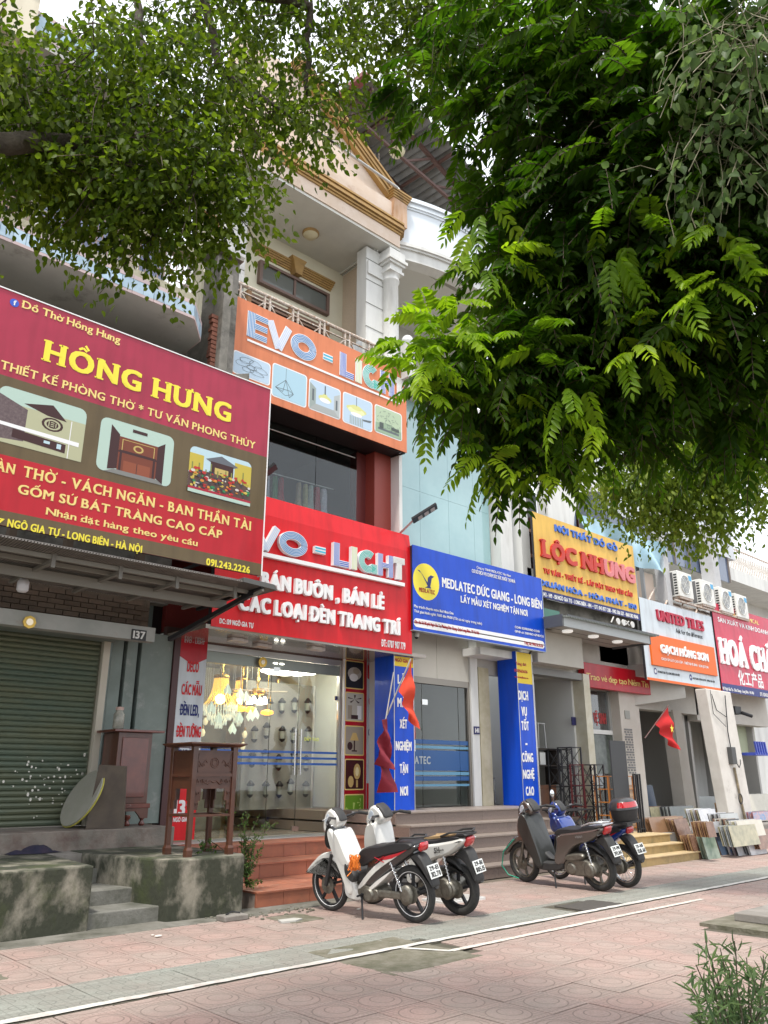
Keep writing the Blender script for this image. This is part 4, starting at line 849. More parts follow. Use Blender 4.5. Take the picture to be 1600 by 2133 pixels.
room_ = [([(0, .0), (.2, .2), (.2, .75), (0, .9)], M_('room grey', (.3, .35, .33))), ([(1, .0), (.8, .2), (.8, .72), (1, .85)], M_('room grey2', (.42, .45, .45))), ([(0, 0), (1, 0), (.8, .22), (.2, .22)], M_('room floor', (.35, .37, .36))), (ov(.5, .5, .22, .12), GOLDP), (ov(.5, .44, .18, .08), WHT), (ov(.5, .62, .08, .05), GOLDP), (rc(.48, .52, .65, .95), LINEM), (rc(.08, .14, .3, .7), LINEM), (rc(.86, .92, .25, .6), LINEM)]
chan = [(ov(.45, .55, .36, .12), GOLDP), (ov(.45, .50, .30, .12), M_('crystal bright', (.7, .72, .4))), (ov(.45, .62, .2, .09), GOLDP), (rc(.44, .46, .68, 1), LINEM), (ov(.45, .38, .2, .07), WHT)]+[(rc(.22+.06*i, .25+.06*i, .02, .3), M_('room grey', (.3, .35, .33))) for i in range(8)]+[([(.65, .3), (1, .36), (.95, .28), (.7, .25)], LINEM)]
gr_ = [([(0, .0), (1, 0), (1, .3), (.5, .45), (0, .35)], GRP), (rc(.1, .9, .12, .2), LINEM)]+lily[::2]+[(rc(.15, .3, .2, .4), M_('room dark', (.08, .1, .09))), (rc(.6, .9, .25, .36), M_('room dark', (.08, .1, .09)))]
for (p0, p1, sh_, bgm) in (((488, 730), (560, 802), lily, LB), ((570, 757), (636, 848), dia, M_('lamp picture teal', (.38, .56, .66))), ((646, 789), (707, 873), room_, LB), ((716, 817), (774, 899), chan, LB), ((782, 843), (836, 918), gr_, M_('green picture', (.42, .52, .36)))):
    picture(og, p0, p1, Y, sh_, bgm, .05, WHT)
# ---- red sign 139
Y = 10.17; xl_, xr_ = 5.93, 10.05
rs = sign('shop_sign', 'bright red sign with raised white letters above the lamp shop door', xl_, xr_, 3.555, 5.46, Y, RED2, .12)
MB().add([(xl_, Y, 5.46), (xr_, Y, 5.46), (xr_, Y+.05, 5.79), (xl_, Y+.05, 5.79), (xl_, Y+.3, 5.46), (xr_, Y+.3, 5.46), (xr_, Y+.3, 5.79), (xl_, Y+.3, 5.79)], [(0, 1, 2, 3), (3, 2, 6, 7), (1, 5, 6, 2), (0, 3, 7, 4)]).link('top_panel', RED2, rs)
a = atY(676, 1170, Y); evo(rs, 6.12, atY(838, 1205, Y).x, atY(676, 1175, Y).z, atY(676, 1127, Y).z-atY(676, 1175, Y).z, Y, .07, skip='')
b = atY(838, 1222, Y); B(6.12, b.x, Y-.07, Y-.0003, b.z-.01, b.z+.055).link('underline', WHT, rs)
SIDEM = WHT
def raised(t, s, bl, br, tl, Y, m, depth, **k):
    tpx(None, s, bl, br, tl, Y-.0003, depth=depth, each=lambda ch, mb: mb.link('letter', m, t), **k)
raised(rs, 'BÁN BUÔN , BÁN LẺ', (540, 1223), (796, 1270), (540, 1193), Y, WHT, .06, bold=.07, gap=.1)
raised(rs, 'CÁC LOẠI ĐÈN TRANG TRÍ', (494, 1271), (829, 1322), (494, 1240), Y, WHT, .06, bold=.07, gap=.1)
line_(rs, 'ĐC: 139 NGÔ GIA TỰ', (457, 1298), (527, 1308), (457, 1288), Y, WHT, bold=.05, gap=.1)
line_(rs, 'ĐT: 0707 907 779', (795, 1346), (844, 1353), (795, 1332), Y, WHT, bold=.05, gap=.1)
# ---- blue clinic sign
Y = 10.1; p0, p1 = atY(859, 1134, Y), atY(1137, 1359, Y)
bs = sign('shop_sign', 'royal blue clinic sign MEDLATEC with a yellow round bird logo', p0.x, p1.x, atY(859, 1311, Y).z, p0.z, Y, BLUE, .1)
zc = atY(859, 1311, Y).z; MB().box(p0.x, p1.x, Y-.01, Y+.1, zc-.012, zc).box(p1.x, p1.x+.012, Y-.01, Y+.1, zc, p0.z).link('edge_trim', mat('weathered silver trim', (.35, .4, .45), .5, stains=.3), bs)
c = atY(888, 1212, Y); rr_ = .35
flat(disc(c.x, c.z, rr_, 32), Y-.002, 'round_logo', YL, bs)
flat([(c.x+u*rr_, c.z+v*rr_) for u, v in ((-.68, .55), (-.5, .55), (-.28, .35), (.08, -.02), (.12, .25), (.35, .42), (.62, .38), (.42, .25), (.36, .0), (.3, -.2), (.38, -.32), (-.12, -.33), (.1, -.22), (-.02, -.05), (-.2, .2), (-.38, .42))], Y-.0035, 'bird_emblem', NAVY, bs)
mb = MB(); text(mb, 'MEDLATEC', c.x-.20, c.z-.60*rr_, .075, Y-.004, x1=c.x+.22, bold=.05); mb.link('lettering', col('logo red', (.4, .05, .03)), bs)
for s_, bl, br, tl, bo in (('MEDLATEC ĐỨC GIANG - LONG BIÊN', (921, 1222), (1129, 1269), (921, 1203), .05), ('LẤY MẪU XÉT NGHIỆM TẬN NƠI', (960, 1254), (1099, 1284), (960, 1241), .045), ('Công ty TNHH MEDLATEC Việt Nam', (993, 1184), (1064, 1202), (993, 1179), .01), ('CƠ SỞ DỊCH VỤ CHĂM SÓC SỨC KHỎE TẠI NHÀ', (983, 1193), (1073, 1214), (983, 1186), .035), ('Phụ trách chuyên môn: Bùi Nhật Đức', (862.5, 1264), (945, 1281), (862.5, 1258.6), .025), ('Thời gian hành nghề: 7h00 đến 19h00 (Tất cả các ngày trong tuần)', (862.5, 1274), (1004, 1302), (862.5, 1268.6), .02), ('CCHN: 023983/HNO-CCHN', (1072.7, 1308), (1124, 1318), (1072.7, 1303.5), .03), ('GPHĐ số: 258/HNO-GPHĐ/CL1', (1072.7, 1317), (1132.5, 1328), (1072.7, 1312.5), .03)):
    line_(bs, s_, bl, br, tl, Y, WHT, bold=bo, gap=.09)
a, b = atY(860.6, 1302, Y), atY(1134, 1336.3, Y); zz0, zz1 = atY(1134, 1351.8, Y).z, b.z
flat(rrect(a.x+.01, b.x, zz0, zz1, .09, 6), Y-.002, 'address_strip', WHT, bs)
line_(bs, 'Địa chỉ: Số 141 phố Ngô Gia Tự, Phường Đức Giang, Quận Long Biên, TP Hà Nội', (864, 1298), (998, 1321), (864, 1291.5), Y, REDV, bold=.03, gap=.09)
line_(bs, 'Tổng đài: 1900.56.56.56', (1092, 1342), (1131, 1348), (1092, 1336), Y, REDV, bold=.03, gap=.09)
MB().bar((13.6, 10.18, 4.0), (13.95, 10.8, 3.7), .03).bar((10.2, 10.2, 4.0), (10.2, 10.88, 4.0), .04).link('support_bars', FRAMEM, bs)
# ---- blue pillar banners
for (xa, xb, y0, words, head, lab) in ((9.70, 10.19, 10.28, (('LẤY', 841, 1416), ('MẪU', 841, 1464), ('XÉT', 840, 1508), ('NGHIỆM', 840.5, 1554), ('TẬN', 841, 1601), ('NƠI', 841.5, 1648)), (('NGÔ GIA TỰ', 841, 1376.5, 7, 38),), 'blue banner pillar reading LẤY MẪU XÉT NGHIỆM TẬN NƠI between red banner and clinic door'),
        (13.20, 13.72, 10.3, (('DỊCH', 1090, 1449), ('VỤ', 1092, 1482), ('TỐT', 1094, 1512), ('-', 1096.5, 1547), ('CÔNG', 1099, 1578), ('NGHỆ', 1101.5, 1613), ('CAO', 1104, 1648)), (('Tổng đài:', 1085, 1383, 6, 22), ('1900565656', 1085, 1398, 6, 27), ('www.medlatec.vn', 1086, 1411, 4, 28)), 'blue banner pillar reading DỊCH VỤ TỐT - CÔNG NGHỆ CAO in front of the furniture shop')):
    z1 = 3.95 if xa > 12 else 3.52; t = thing('banner_pillar', lab, 'pillar', ((xa+xb)/2, y0+.25, .93))
    B(xa, xb, y0, y0+.5, .935, z1).link('pillar_core', BLUE, t)
    for x in (xa, xb-.012): B(x, x+.012, y0-.008, y0-.001, .935, z1).link('edge_strip', ALU, t)
    for s_, cx, cy in words: word(t, s_, (cx, cy), 17.5, y0, WHT, {'LẤY': 26, 'MẪU': 27, 'XÉT': 15, 'NGHIỆM': 33, 'TẬN': 17, 'NƠI': 16, 'DỊCH': 20, 'VỤ': 11, 'TỐT': 15, '-': 4, 'CÔNG': 23, 'NGHỆ': 23, 'CAO': 17}[s_], bold=.06, gap=.09)
    zh = atY(1090, 1424, y0).z if xa > 12 else atY(841, 1389, y0).z
    B(xa+.014, xb-.014, y0-.003, y0-.0005, zh, z1-.01).link('yellow_header', PEACH, t)
    for s_, cx, cy, hp, wp in head: word(t, s_, (cx, cy), hp, y0-.003, REDV, wp, bold=.03, gap=.1)
# ---- side banners of the lamp shop
Y = 11.28; t = thing('banner', 'narrow white and red banner left of the lamp shop door', 'banner', (6.28, Y, .57)); B(6.065, 6.54, Y, Y+.04, .58, 3.56).link('banner_sheet', PALE, t)
flat([(6.065, 3.56), (6.54, 3.56), (6.54, 3.25), (6.30, 3.13), (6.065, 3.25)], Y-.002, 'red_pennant', REDV, t); B(6.065, 6.54, Y-.003, Y-.0005, .58, 1.62).link('red_field', RED2, t)
word(t, 'EVO - LIGHT', (405, 1337), 7, Y-.003, PALE, 42, bold=.02)
for s_, cx, cy, hp, wp, m_ in (('DECO', 401, 1389, 21, 24, RED2), ('CÁC MẪU', 398, 1437, 21, 42, RED2), ('ĐÈN LED,', 394, 1479, 22, 39, NAVY), ('ĐÈN TƯỜNG', 392, 1524, 22, 50, RED2), ('ĐÈN BÀN', 383, 1572, 20, 44, NAVY), ('DỰ ÁN', 372, 1629, 20, 40, GRN)): word(t, s_, (cx, cy), hp, Y-.003, m_, wp, bold=.05, gap=.08)
word(t, '139', (382, 1683), 30, Y-.004, WHT, 42, bold=.06); word(t, 'NGÔ GIA TỰ', (380, 1707), 9, Y-.004, WHT, 40, bold=.05)
t = thing('banner', 'red panel of five lamp pictures with a white text banner right of the shop door', 'banner', (9.95, Y, .57)); B(9.44, 9.95, Y, Y+.05, .58, 3.56).link('red_panel', REDV, t); B(9.952, 10.44, Y-.01, Y+.04, .58, 3.56).link('banner_sheet', PALE, t)
B(9.40, 9.438, Y, Y+.05, .58, 3.56).link('edge_strip', WHT, t)
Yb_ = Y-.012; flat([(9.952, 3.56), (10.44, 3.56), (10.44, 3.22), (10.196, 3.10), (9.952, 3.22)], Yb_-.002, 'red_pennant', REDV, t); B(9.952, 10.44, Yb_-.003, Yb_-.0005, .58, 1.36).link('red_field', RED2, t)
word(t, 'EVO - LIGHT', (782, 1384), 6, Yb_-.003, PALE, 34, bold=.02)
for s_, cx, cy, hp, wp, m_ in (('ĐÈN', 781.5, 1432, 14, 10, RED2), ('QUẠT TRẦN', 782, 1462, 14, 28, RED2), ('ĐÈN', 782, 1494, 15, 10, NAVY), ('CÔNG TRÌNH', 783, 1526, 14, 32, NAVY), ('VÀ', 784, 1559, 13, 8, RED2), ('THIẾT BỊ', 783, 1589, 14, 26, GRN), ('DÂN DỤNG', 784, 1621, 14, 29, GRN)): word(t, s_, (cx, cy), hp, Yb_-.003, m_, wp, bold=.05, gap=.08)
c = atY(782, 1673, Yb_); mb = MB()
for k in range(24): a0, a1 = 6.2832*k/24, 6.2832*(k+1)/24; mb.add([(c.x+q*math.cos(a_), Yb_-.006, c.z+q*math.sin(a_)) for q, a_ in ((.1, a0), (.1, a1), (.088, a1), (.088, a0))], [(0, 1, 2, 3)])
mb.add([(c.x+u*.055, Yb_-.0065, c.z+v*.055) for u, v in ((-.8, .9), (-.35, 1), (-.2, .45), (-.45, .2), (.15, -.45), (.45, -.2), (1, -.4), (.9, -.85), (.4, -1), (-.4, -.5), (-.9, .2))], [tuple(range(11))]); mb.link('phone_symbol', WHT, t)
word(t, '0707.907.779', (783, 1698), 11, Yb_-.004, WHT, 32, bold=.05)
K1 = M_('night picture', (.02, .02, .03)); K2 = M_('warm lamp print', (.6, .42, .15)); K3 = M_('picture beige', (.36, .31, .24)); K4 = M_('leaf print', (.16, .32, .02)); K5 = M_('lime print', (.5, .62, .15))
fan = [(rc(.1, .35, .05, .55), K3), (rc(.65, .9, .05, .55), WHT)]+[([(.5, .78), (.5+.42*math.cos(a_), .78+.16*math.sin(a_)), (.5+.42*math.cos(a_+.3), .78+.16*math.sin(a_+.3))], DW) for a_ in (0.2, 1.4, 2.7, 3.9, 5.2)]+[(rc(.3, .7, .05, .2), DW)]
leafp = [([(.45+.03*math.cos(a_), .35+.02*math.sin(a_)), (.45+.5*math.cos(a_-.13), .35+.4*math.sin(a_-.13)), (.45+.5*math.cos(a_+.13), .35+.4*math.sin(a_+.13))], K5) for a_ in (.5, 1.5, 2.6, 3.6, 4.6, 5.6)]+[([(.85, .75), (.85+.2*math.cos(a_), .75+.14*math.sin(a_)), (.85+.2*math.cos(a_+.4), .75+.14*math.sin(a_+.4))], K5) for a_ in (1.5, 3, 4.2)]
for (p0, p1, sh_, bgm) in (((721, 1377), (756, 1435), [(ov(.5, .55, .4, .25), M_('crystal print', (.45, .42, .38))), (ov(.45, .4, .25, .15), WHT), (ov(.6, .65, .2, .12), K3)], K1), ((721, 1443), (756, 1502), fan, M_('pale room print', (.5, .48, .42))), ((720, 1513), (756, 1572), [(rc(.46, .54, .15, .5), DW), ([(.25, .5), (.75, .5), (.6, .78), (.4, .78)], K2), (ov(.25, .3, .15), DW), (rc(.35, .65, .1, .15), DW)], K3), ((720, 1583), (756, 1643), [(ov(.65, .6, .2, .28), K2), (ov(.65, .6, .1, .16), M_('glow print', (.8, .7, .4))), (ov(.3, .25, .16, .2), K2), (rc(.6, .7, .05, .3), K2)], M_('dark red print', (.06, .01, .01))), ((719, 1657), (756, 1716), leafp, K4)):
    picture(t, p0, p1, Y-.001, sh_, bgm, .02, YL2)
# ---- yellow furniture sign
Y = 10.2; a, b = atY(1109, 1065, Y), atY(1334, 1293, Y)
ys = sign('shop_sign', 'mustard sign with raised red letters LỘC NHUNG above the furniture shop', a.x, b.x, b.z, a.z, Y, YBG, .08)
zz = atY(1332, 1279, Y).z; band(ys, a.x, b.x, b.z, zz, Y, NAVY)
BLL = col('letter blue', (.06, .16, .55)); RDL = col('letter red', (.50, .04, .025)); PKL = col('faded letter pink', (.62, .19, .2)); WS = col('cream letter edge', (.75, .62, .38))
def duo(t, s, bl, br, tl, Y, mf, depth, **k):
    def e(ch, mb):
        o = mb.link('letter', mf, t)
    tpx(None, s, bl, br, tl, Y-.0003, depth=depth, each=e, **k)
duo(ys, 'NỘI THẤT ĐỒ GỖ', (1155, 1107), (1285, 1149), (1155, 1094), Y, BLL, .03, bold=.06, gap=.14)
cnt = [0]
def e_(ch, mb): cnt[0] += 1; mb.link('letter', RDL if cnt[0] < 6 else PKL, ys)
tpx(None, 'LỘC NHUNG', (1127, 1159), (1321, 1215), (1124, 1125), Y-.0003, depth=.05, each=e_, bold=.085, by=.05, gap=.1, serif=.16)
duo(ys, 'TƯ VẤN - THIẾT KẾ - LẮP ĐẶT THEO YÊU CẦU', (1132, 1194), (1317, 1244), (1132, 1184), Y, RDL, .02, bold=.05, gap=.14)
duo(ys, 'XUÂN HÒA - HÒA PHÁT - 190', (1127, 1220), (1325, 1270), (1127, 1209), Y, BLL, .03, bold=.06, gap=.14)
line_(ys, '143 - 149 - 151 NGÔ GIA TỰ - LONG BIÊN - HN  •  ĐT: 043 877 2811 - 0912 306 537 - 0168 382 9046', (1132, 1241), (1329.5, 1290), (1132, 1233), Y-.0016, WHT, bold=.045, gap=.1)
# ---- united tiles sign
Y = 10.2; a, b = atY(1331, 1243, Y), atY(1502, 1439, Y); zt2 = (atY(1331, 1243, Y).z+atY(1481, 1285, Y).z)/2
us = sign('shop_sign', 'pale grey and orange sign UNITED TILES, GẠCH HỒNG SƠN', a.x, b.x, b.z, zt2, Y, PALE, .08)
band(us, a.x, b.x, b.z, atY(1501, 1434, Y).z, Y, ORANGE)
p, q = atY(1350, 1322, Y), atY(1492, 1409, Y); B(p.x, q.x, Y-.05, Y-.0005, q.z, atY(1487, 1350, Y).z).link('orange_panel', ORANGE, us, bev=.006)
raised(us, 'UNITED TILES', (1368, 1292), (1465, 1315), (1366, 1271), Y, col('crimson letter', (.42, .02, .05)), .04, bold=.06, gap=.08, serif=.12)
line_(us, 'Ask for the difference', (1408, 1317), (1464, 1332), (1408, 1308), Y, BLK, bold=.012, gap=.03)
raised(us, 'GẠCH HỒNG SƠN', (1376, 1358), (1475, 1379), (1375, 1342), Y-.05, WHT, .03, bold=.07, gap=.1)
line_(us, 'GẠCH ỐP LÁT CAO CẤP - THIẾT BỊ VỆ SINH - SƠN JOTON', (1378, 1373), (1476, 1394), (1378, 1368), Y-.05, WHT, bold=.03, gap=.1)
line_(us, '145 NGÔ GIA TỰ, LONG BIÊN, HÀ NỘI', (1371, 1401), (1416, 1409), (1371, 1396.5), Y, BLK, bold=.03, gap=.1); line_(us, 'HOTLINE: 0936 123 159 - 0986 456 438', (1444, 1415), (1489, 1422), (1444, 1411), Y, BLK, bold=.03, gap=.1)
for px in ((1365.5, 1398), (1439, 1411)):
    c = atY(*px, Y); o = flat(disc(c.x, c.z, .075, 18, .085), Y-.002, 'round_symbol', NAVY, us); flat(disc(c.x, c.z, .05 if px[0] < 1400 else .03, 14), Y-.0035, 'symbol_centre', WHT, o)
# ---- chemicals sign
a, b = atY(1477, 1253, Y), atY(1502, 1440, Y); x1 = 26.5
cs = sign('shop_sign', 'crimson chemicals sign HOÁ CHẤT with white letters at the right edge', (a.x+b.x)/2+.08, x1, b.z, a.z, Y-.02, PINKR, .08); Yc = Y-.02
band(cs, (a.x+b.x)/2+.08, x1, b.z, atY(1500, 1422, Y).z, Yc, NAVY)
line_(cs, 'PHÚ BÌNH CHEMICAL', (1510, 1283), (1581, 1300), (1510, 1275), Yc, YL2, bold=.03, gap=.06, serif=.1)
line_(cs, 'SẢN XUẤT VÀ KINH DOANH', (1496, 1295), (1600, 1322), (1496, 1286), Yc, WHT, bold=.045, gap=.1)
raised(cs, 'HOÁ CHẤT', (1501, 1377), (1628, 1408), (1499, 1328), Yc, WHT, .04, bold=.08, by=.05, gap=.1, serif=.1)
line_(cs, '化工产品', (1540, 1424), (1591, 1431), (1540, 1402), Yc, WHT, bold=.03, by=.03, gap=.12)
line_(cs, '147 Ngô Gia Tự - Đức Giang - Long Biên - Hà Nội', (1506, 1436), (1571, 1447), (1506, 1430), Yc-.0016, WHT, bold=.045, gap=.1); line_(cs, 'ĐT: 0243.827.1234', (1584, 1449), (1612, 1454), (1584, 1442), Yc-.0016, WHT, bold=.045, gap=.1)
# ---- small red sign in the recess
Y = 10.72; a, b = atY(1217, 1393, Y), atY(1371, 1450, Y); z0 = atY(1371, 1450, Y).z-.02
ts = thing('shop_sign', 'red sign with cream script Trao vẻ đẹp tạo Niềm Tin', 'sign', ((a.x+b.x)/2, Y, z0)); B(a.x, b.x, Y, Y+.17, z0+.02, z0+.60).link('sign_box', REDV, ts, bev=.01)
line_(ts, 'Trao vẻ đẹp tạo Niềm Tin', (1222, 1413), (1351, 1434), (1222, 1400), Y, YL2, bold=.012, gap=.03)
# ================================================================== houses 143 to 147
h = thing('shop_house', 'white house over the furniture shop with a white arch and brown framed windows', 'house', (16, 11, 0))
room(h, 13.95, 16.1, 10.9, 15, .44, 3.7, mat('furniture shop wall', (.62, .62, .59), .8), FLR, SOFF)
B(13.9, 14.3, 10.7, 10.9, .44, 4.4).link('wall', WHITE, h); B(16.05, 16.3, 10.6, 11.2, .44, 3.75).link('pillar', mat('cream marble', (.55, .52, .42), .4, col2=(.46, .42, .3), ns=4), h)
np_ = B(15.86, 16.02, 10.86, 10.88, 2.60, 2.78).link('number_plate', mat('navy enamel', (.02, .02, .10), .4), h)
B(13.9, 16.3, 10.62, 10.9, 3.60, 3.75).link('lintel', mat('grey rail', (.2, .2, .19), .5), h)
B(13.95, 15.7, 10.66, 10.86, 3.75, 5.2).link('wall', CLW, h); B(15.7, 18.7, 10.95, 11.2, 3.7, 5.2).link('wall', CLW, h)
# glass shop front under the small red sign
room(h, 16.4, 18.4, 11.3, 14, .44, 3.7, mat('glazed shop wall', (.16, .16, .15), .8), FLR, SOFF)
MB().box(16.45, 16.55, 11.15, 11.25, .44, 3.6).box(17.9, 18.0, 11.15, 11.25, .44, 3.6).box(16.45, 18.0, 11.15, 11.25, 3.5, 3.6).link('door_frame', ALU, h)
B(16.55, 17.9, 11.2, 11.212, .46, 3.5).link('glass_pane', mat('shop front glass', (.3, .32, .32), .03, trans=.8, spec=1, coat=.8), h)
mb = MB(); text(mb, 'THIẾT BỊ VỆ SINH', 16.62, 2.72, .24, 11.19, x1=17.8, bold=.06); mb.link('door_lettering', mat('red vinyl', (.4, .03, .03), .5), h)
B(16.5, 17.95, 11.14, 11.18, 1.55, 2.45).link('marble_slab', mat('dark green marble', (.025, .035, .03), .15, col2=(.12, .14, .12), ns=3, detail=10), h); B(16.5, 17.95, 11.12, 11.14, 2.46, 2.56).link('light_strip', WHITE, h)
B(18.0, 18.75, 10.9, 11.4, .44, 3.9).link('pillar', mat('pinkish white pillar', (.56, .52, .47), .85, col2=(.5, .46, .4), ns=2), h)
q = MB()
for i in range(8):
    for j in range(18):
        if (i*7+j*5+i*j) % 3: q.box(18.12+i*.045, 18.15+i*.045, 10.885, 10.9, 1.55+j*.06, 1.59+j*.06)
q.link('sticker_pattern', mat('grey print', (.25, .25, .25), .8), h)
np_ = B(18.2, 18.42, 10.88, 10.9, 2.85, 3.05).link('number_plate', mat('grey enamel', (.3, .3, .27), .5), h)
# flat canopy with lamps in front of the furniture shop
ca = thing('canopy', 'grey flat canopy with round downlights under the mustard sign', 'canopy', (15.7, 10, 4.55)); CZ = 4.50
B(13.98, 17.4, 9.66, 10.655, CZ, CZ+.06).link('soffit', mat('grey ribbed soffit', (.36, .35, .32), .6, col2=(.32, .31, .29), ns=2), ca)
for y in (10.0, 10.33): B(13.98, 17.4, y, y+.01, CZ-.005, CZ).link('joint', BLACK, ca)
B(13.96, 17.42, 9.58, 9.66, CZ-.03, CZ+.16).link('front_beam', mat('grey painted steel', (.34, .36, .36), .5), ca); B(17.421, 17.47, 9.58, 10.6, CZ-.04, CZ+.18).link('side_beam', mat('dark steel', (.08, .085, .09), .5), ca); B(13.90, 13.955, 9.58, 10.05, CZ-.03, CZ+.22).link('side_beam', MATS['dark steel'], ca)
mb = MB()
for i in range(62): mb.bar((13.95+i*.06, 9.5, CZ+.17), (13.95+i*.06, 10.15, CZ+.22), .03)
mb.link('corrugated_sheet', mat('grey green sheet', (.2, .22, .2), .6), ca); B(14.0, 17.75, 9.5, 9.52, CZ+.18, CZ+.215).link('drip_edge', MATS['dark steel'], ca)
for px in ((1182, 1313), (1236, 1324), (1286, 1335)):
    p = atZ(px[0], px[1], CZ); MB().lathe([(.12, 0), (.12, -.035), (.10, -.045)], (p.x, min(p.y, 10.5), CZ-.001), 16).link('downlight', mat('lamp white', (.85, .84, .8), .4, emit=.4), ca)
B(14.15, 14.75, 10.22, 10.3, CZ+.25, CZ+.48).link('box_end', mat('green sheet', (.05, .16, .12), .5), ca); B(14.02, 14.3, 10.1, 10.19, CZ+.0, CZ+.16).link('white_beam', MATS['grey painted steel'], ca); B(14.0, 18.3, 10.5, 10.6, CZ+.1, 5.3).link('rear_wall', DIRTY, ca)
gr = MB()
for i, x in enumerate((15.9, 16.12, 16.5)): gr.prism(disc(x, CZ+.3, .075, 10), 9.45, 9.47)
gr.bar((15.6, 9.46, CZ+.24), (15.72, 9.46, CZ+.38), .02).bar((16.2, 9.46, CZ+.26), (16.35, 9.46, CZ+.36), .02).bar((16.2, 9.46, CZ+.36), (16.35, 9.46, CZ+.26), .02).link('loose_ornaments', mat('pale scrap', (.6, .6, .58), .6), ca)
B(13.95, 15.66, 10.3, 10.655, 3.80, CZ-.006).link('inner_beam', CLW, ca)
# upper storeys of 143
B(13.95, 14.25, 10.55, 10.9, 4.6, 9).link('pilaster', WHITE, h)
ba = B(14.3, 14.95, 10.8, 10.9, 4.7, 8.0).link('window_panel', DGLASS, h)
for z in (5.0, 5.55, 6.3, 6.9): B(14.2, 15.0, 10.70, 10.82, z, z+.07).link('window_rail', mat('brown rail', (.25, .13, .08), .5), ba)
for x in (14.28, 14.6, 14.9): B(x, x+.05, 10.68, 10.8, 4.7, 7.3).link('window_post', WOODD, ba)
B(14.1, 14.98, 10.55, 10.9, 5.75, 5.95).link('cornice', WHITE, h)
ar = MB(); cx, cz, ro = 17.2, 7.3, 1.05
outer = [(14.9, 6.4), (14.9, 9.2), (17.4, 9.2), (17.4, 8.55)]; inner = [(17.3+1.35*math.cos(a_), 7.2+1.3*math.sin(a_)) for a_ in [math.pi/2+math.pi/2*k/12 for k in range(13)]]
ar.prism(outer+inner+[(15.95, 6.4)], 10.45, 10.75); ar.link('arch_wall', WHITE, h)
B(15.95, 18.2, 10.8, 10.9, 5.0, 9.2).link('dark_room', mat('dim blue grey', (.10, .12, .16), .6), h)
for x in (16.0, 16.55): B(x, x+.06, 10.70, 10.8, 6.9, 8.1).link('window_frame', WOODD, h)
B(16.1, 16.5, 10.74, 10.78, 6.9, 8.05).link('curtain', mat('blue grey curtain', (.2, .24, .32), .8), h)
# 145 / 147 upper floor
h = thing('shop_house', 'white building over the tile shop with a strip of tinted windows and blue tarpaulin', 'house', (21, 11, 0))
B(17.4, 26, 10.95, 11.2, 4.2, 6.2).link('wall', mat('pinkish grey render', (.48, .43, .4), .9, col2=(.4, .36, .33), ns=2), h)
B(17.4, 26, 10.9, 11.15, 8.35, 10.2).link('wall', mat('grey white panel', (.6, .62, .65), .6, col2=(.52, .55, .58), ns=1), h)
for i in range(9):
    x = 17.4+i*.9; f = B(x, x+.86, 10.95, 11.0, 7.5, 8.34).link('pane', mat('blue tinted pane', (.10, .13, .20), .1, spec=.9), h); B(x+.86, x+.9, 10.9, 11.0, 7.5, 8.34).link('mullion', mat('brown mullion', (.2, .17, .15), .5), h)
for x in (18.4, 18.9, 19.3): B(x, x+.06, 10.6, 10.7, 4.9, 7.0).link('post', mat('grey post', (.3, .31, .32), .6), h)
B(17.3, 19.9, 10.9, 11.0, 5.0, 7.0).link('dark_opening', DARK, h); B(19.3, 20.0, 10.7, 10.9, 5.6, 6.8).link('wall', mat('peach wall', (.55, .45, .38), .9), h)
B(19.95, 20.2, 10.3, 10.6, 4.9, 8.6).link('pillar', mat('pale grey pillar', (.5, .5, .5), .8, col2=(.42, .42, .43), ns=3), h); B(23.4, 23.8, 10.5, 10.9, 5, 9).link('pillar', MATS['pale grey pillar'], h)
tp = thing('tarpaulin', 'pale blue tarpaulin hung below the tinted windows', 'tarpaulin', (18.5, 10.3, 6.6)); mb = MB(); vs = []; nx, nz = 36, 8
for i in range(nx+1):
    for j in range(nz+1): 
        u, v = i/nx, j/nz; vs.append((16.05+u*4.0, 10.25-.05*math.sin(u*23+v*5)-.08*math.sin(v*4+u*9)+(1-v)*.12, 6.75+v*.85+.03*math.sin(u*17)*(1-v)))
mb.add(vs, [(i*(nz+1)+j, (i+1)*(nz+1)+j, (i+1)*(nz+1)+j+1, i*(nz+1)+j+1) for i in range(nx) for j in range(nz)], True); mb.link('sheet', mat('pale blue plastic', (.36, .60, .72), .35, col2=(.48, .70, .80), ns=3), tp)
# ground floor of the tile shop
room(h, 18.8, 22.0, 11.3, 16, .4, 3.9, mat('tile shop wall', (.46, .45, .42), .9), CONCL, SOFF)
B(18.7, 22.3, 11.0, 11.35, 3.15, 4.2).link('wall', mat('off white beam', (.55, .53, .48), .9, col2=(.48, .46, .42), ns=2), h)
B(18.75, 19.0, 10.95, 11.3, .4, 3.2).link('pillar', MATS['pinkish white pillar'], h)
MB().prism([(20.9, .4), (21.45, .4), (21.2, 3.2), (20.75, 3.2)], 10.95, 11.3).link('pillar', MATS['pinkish white pillar'], h)
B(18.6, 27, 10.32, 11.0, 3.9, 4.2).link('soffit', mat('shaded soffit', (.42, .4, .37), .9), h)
mb = MB().add([(18.7, 10.95, 3.2), (20.3, 10.3, 3.45), (20.3, 10.3, 3.85), (18.7, 10.95, 3.85)], [(0, 1, 2, 3)]); mb.link('slanted_beam', MATS['off white beam'], h)
B(19.95, 20.3, 14.6, 14.63, 1.8, 2.8).link('red_notice', REDV, h)
t = thing('column', 'white leaning street column carrying cables between the tile shop and the next shop', 'column', (20.9, 9.8, 0)); MB().prism([(20.50, -0.02), (21.80, -.02), (21.42, 3.62), (20.02, 3.62)], 9.6, 9.9).link('shaft', mat('column white', (.66, .63, .58), .85, col2=(.58, .55, .5), ns=3, stains=.08, stcol=(.3, .28, .25)), t, bev=.02)
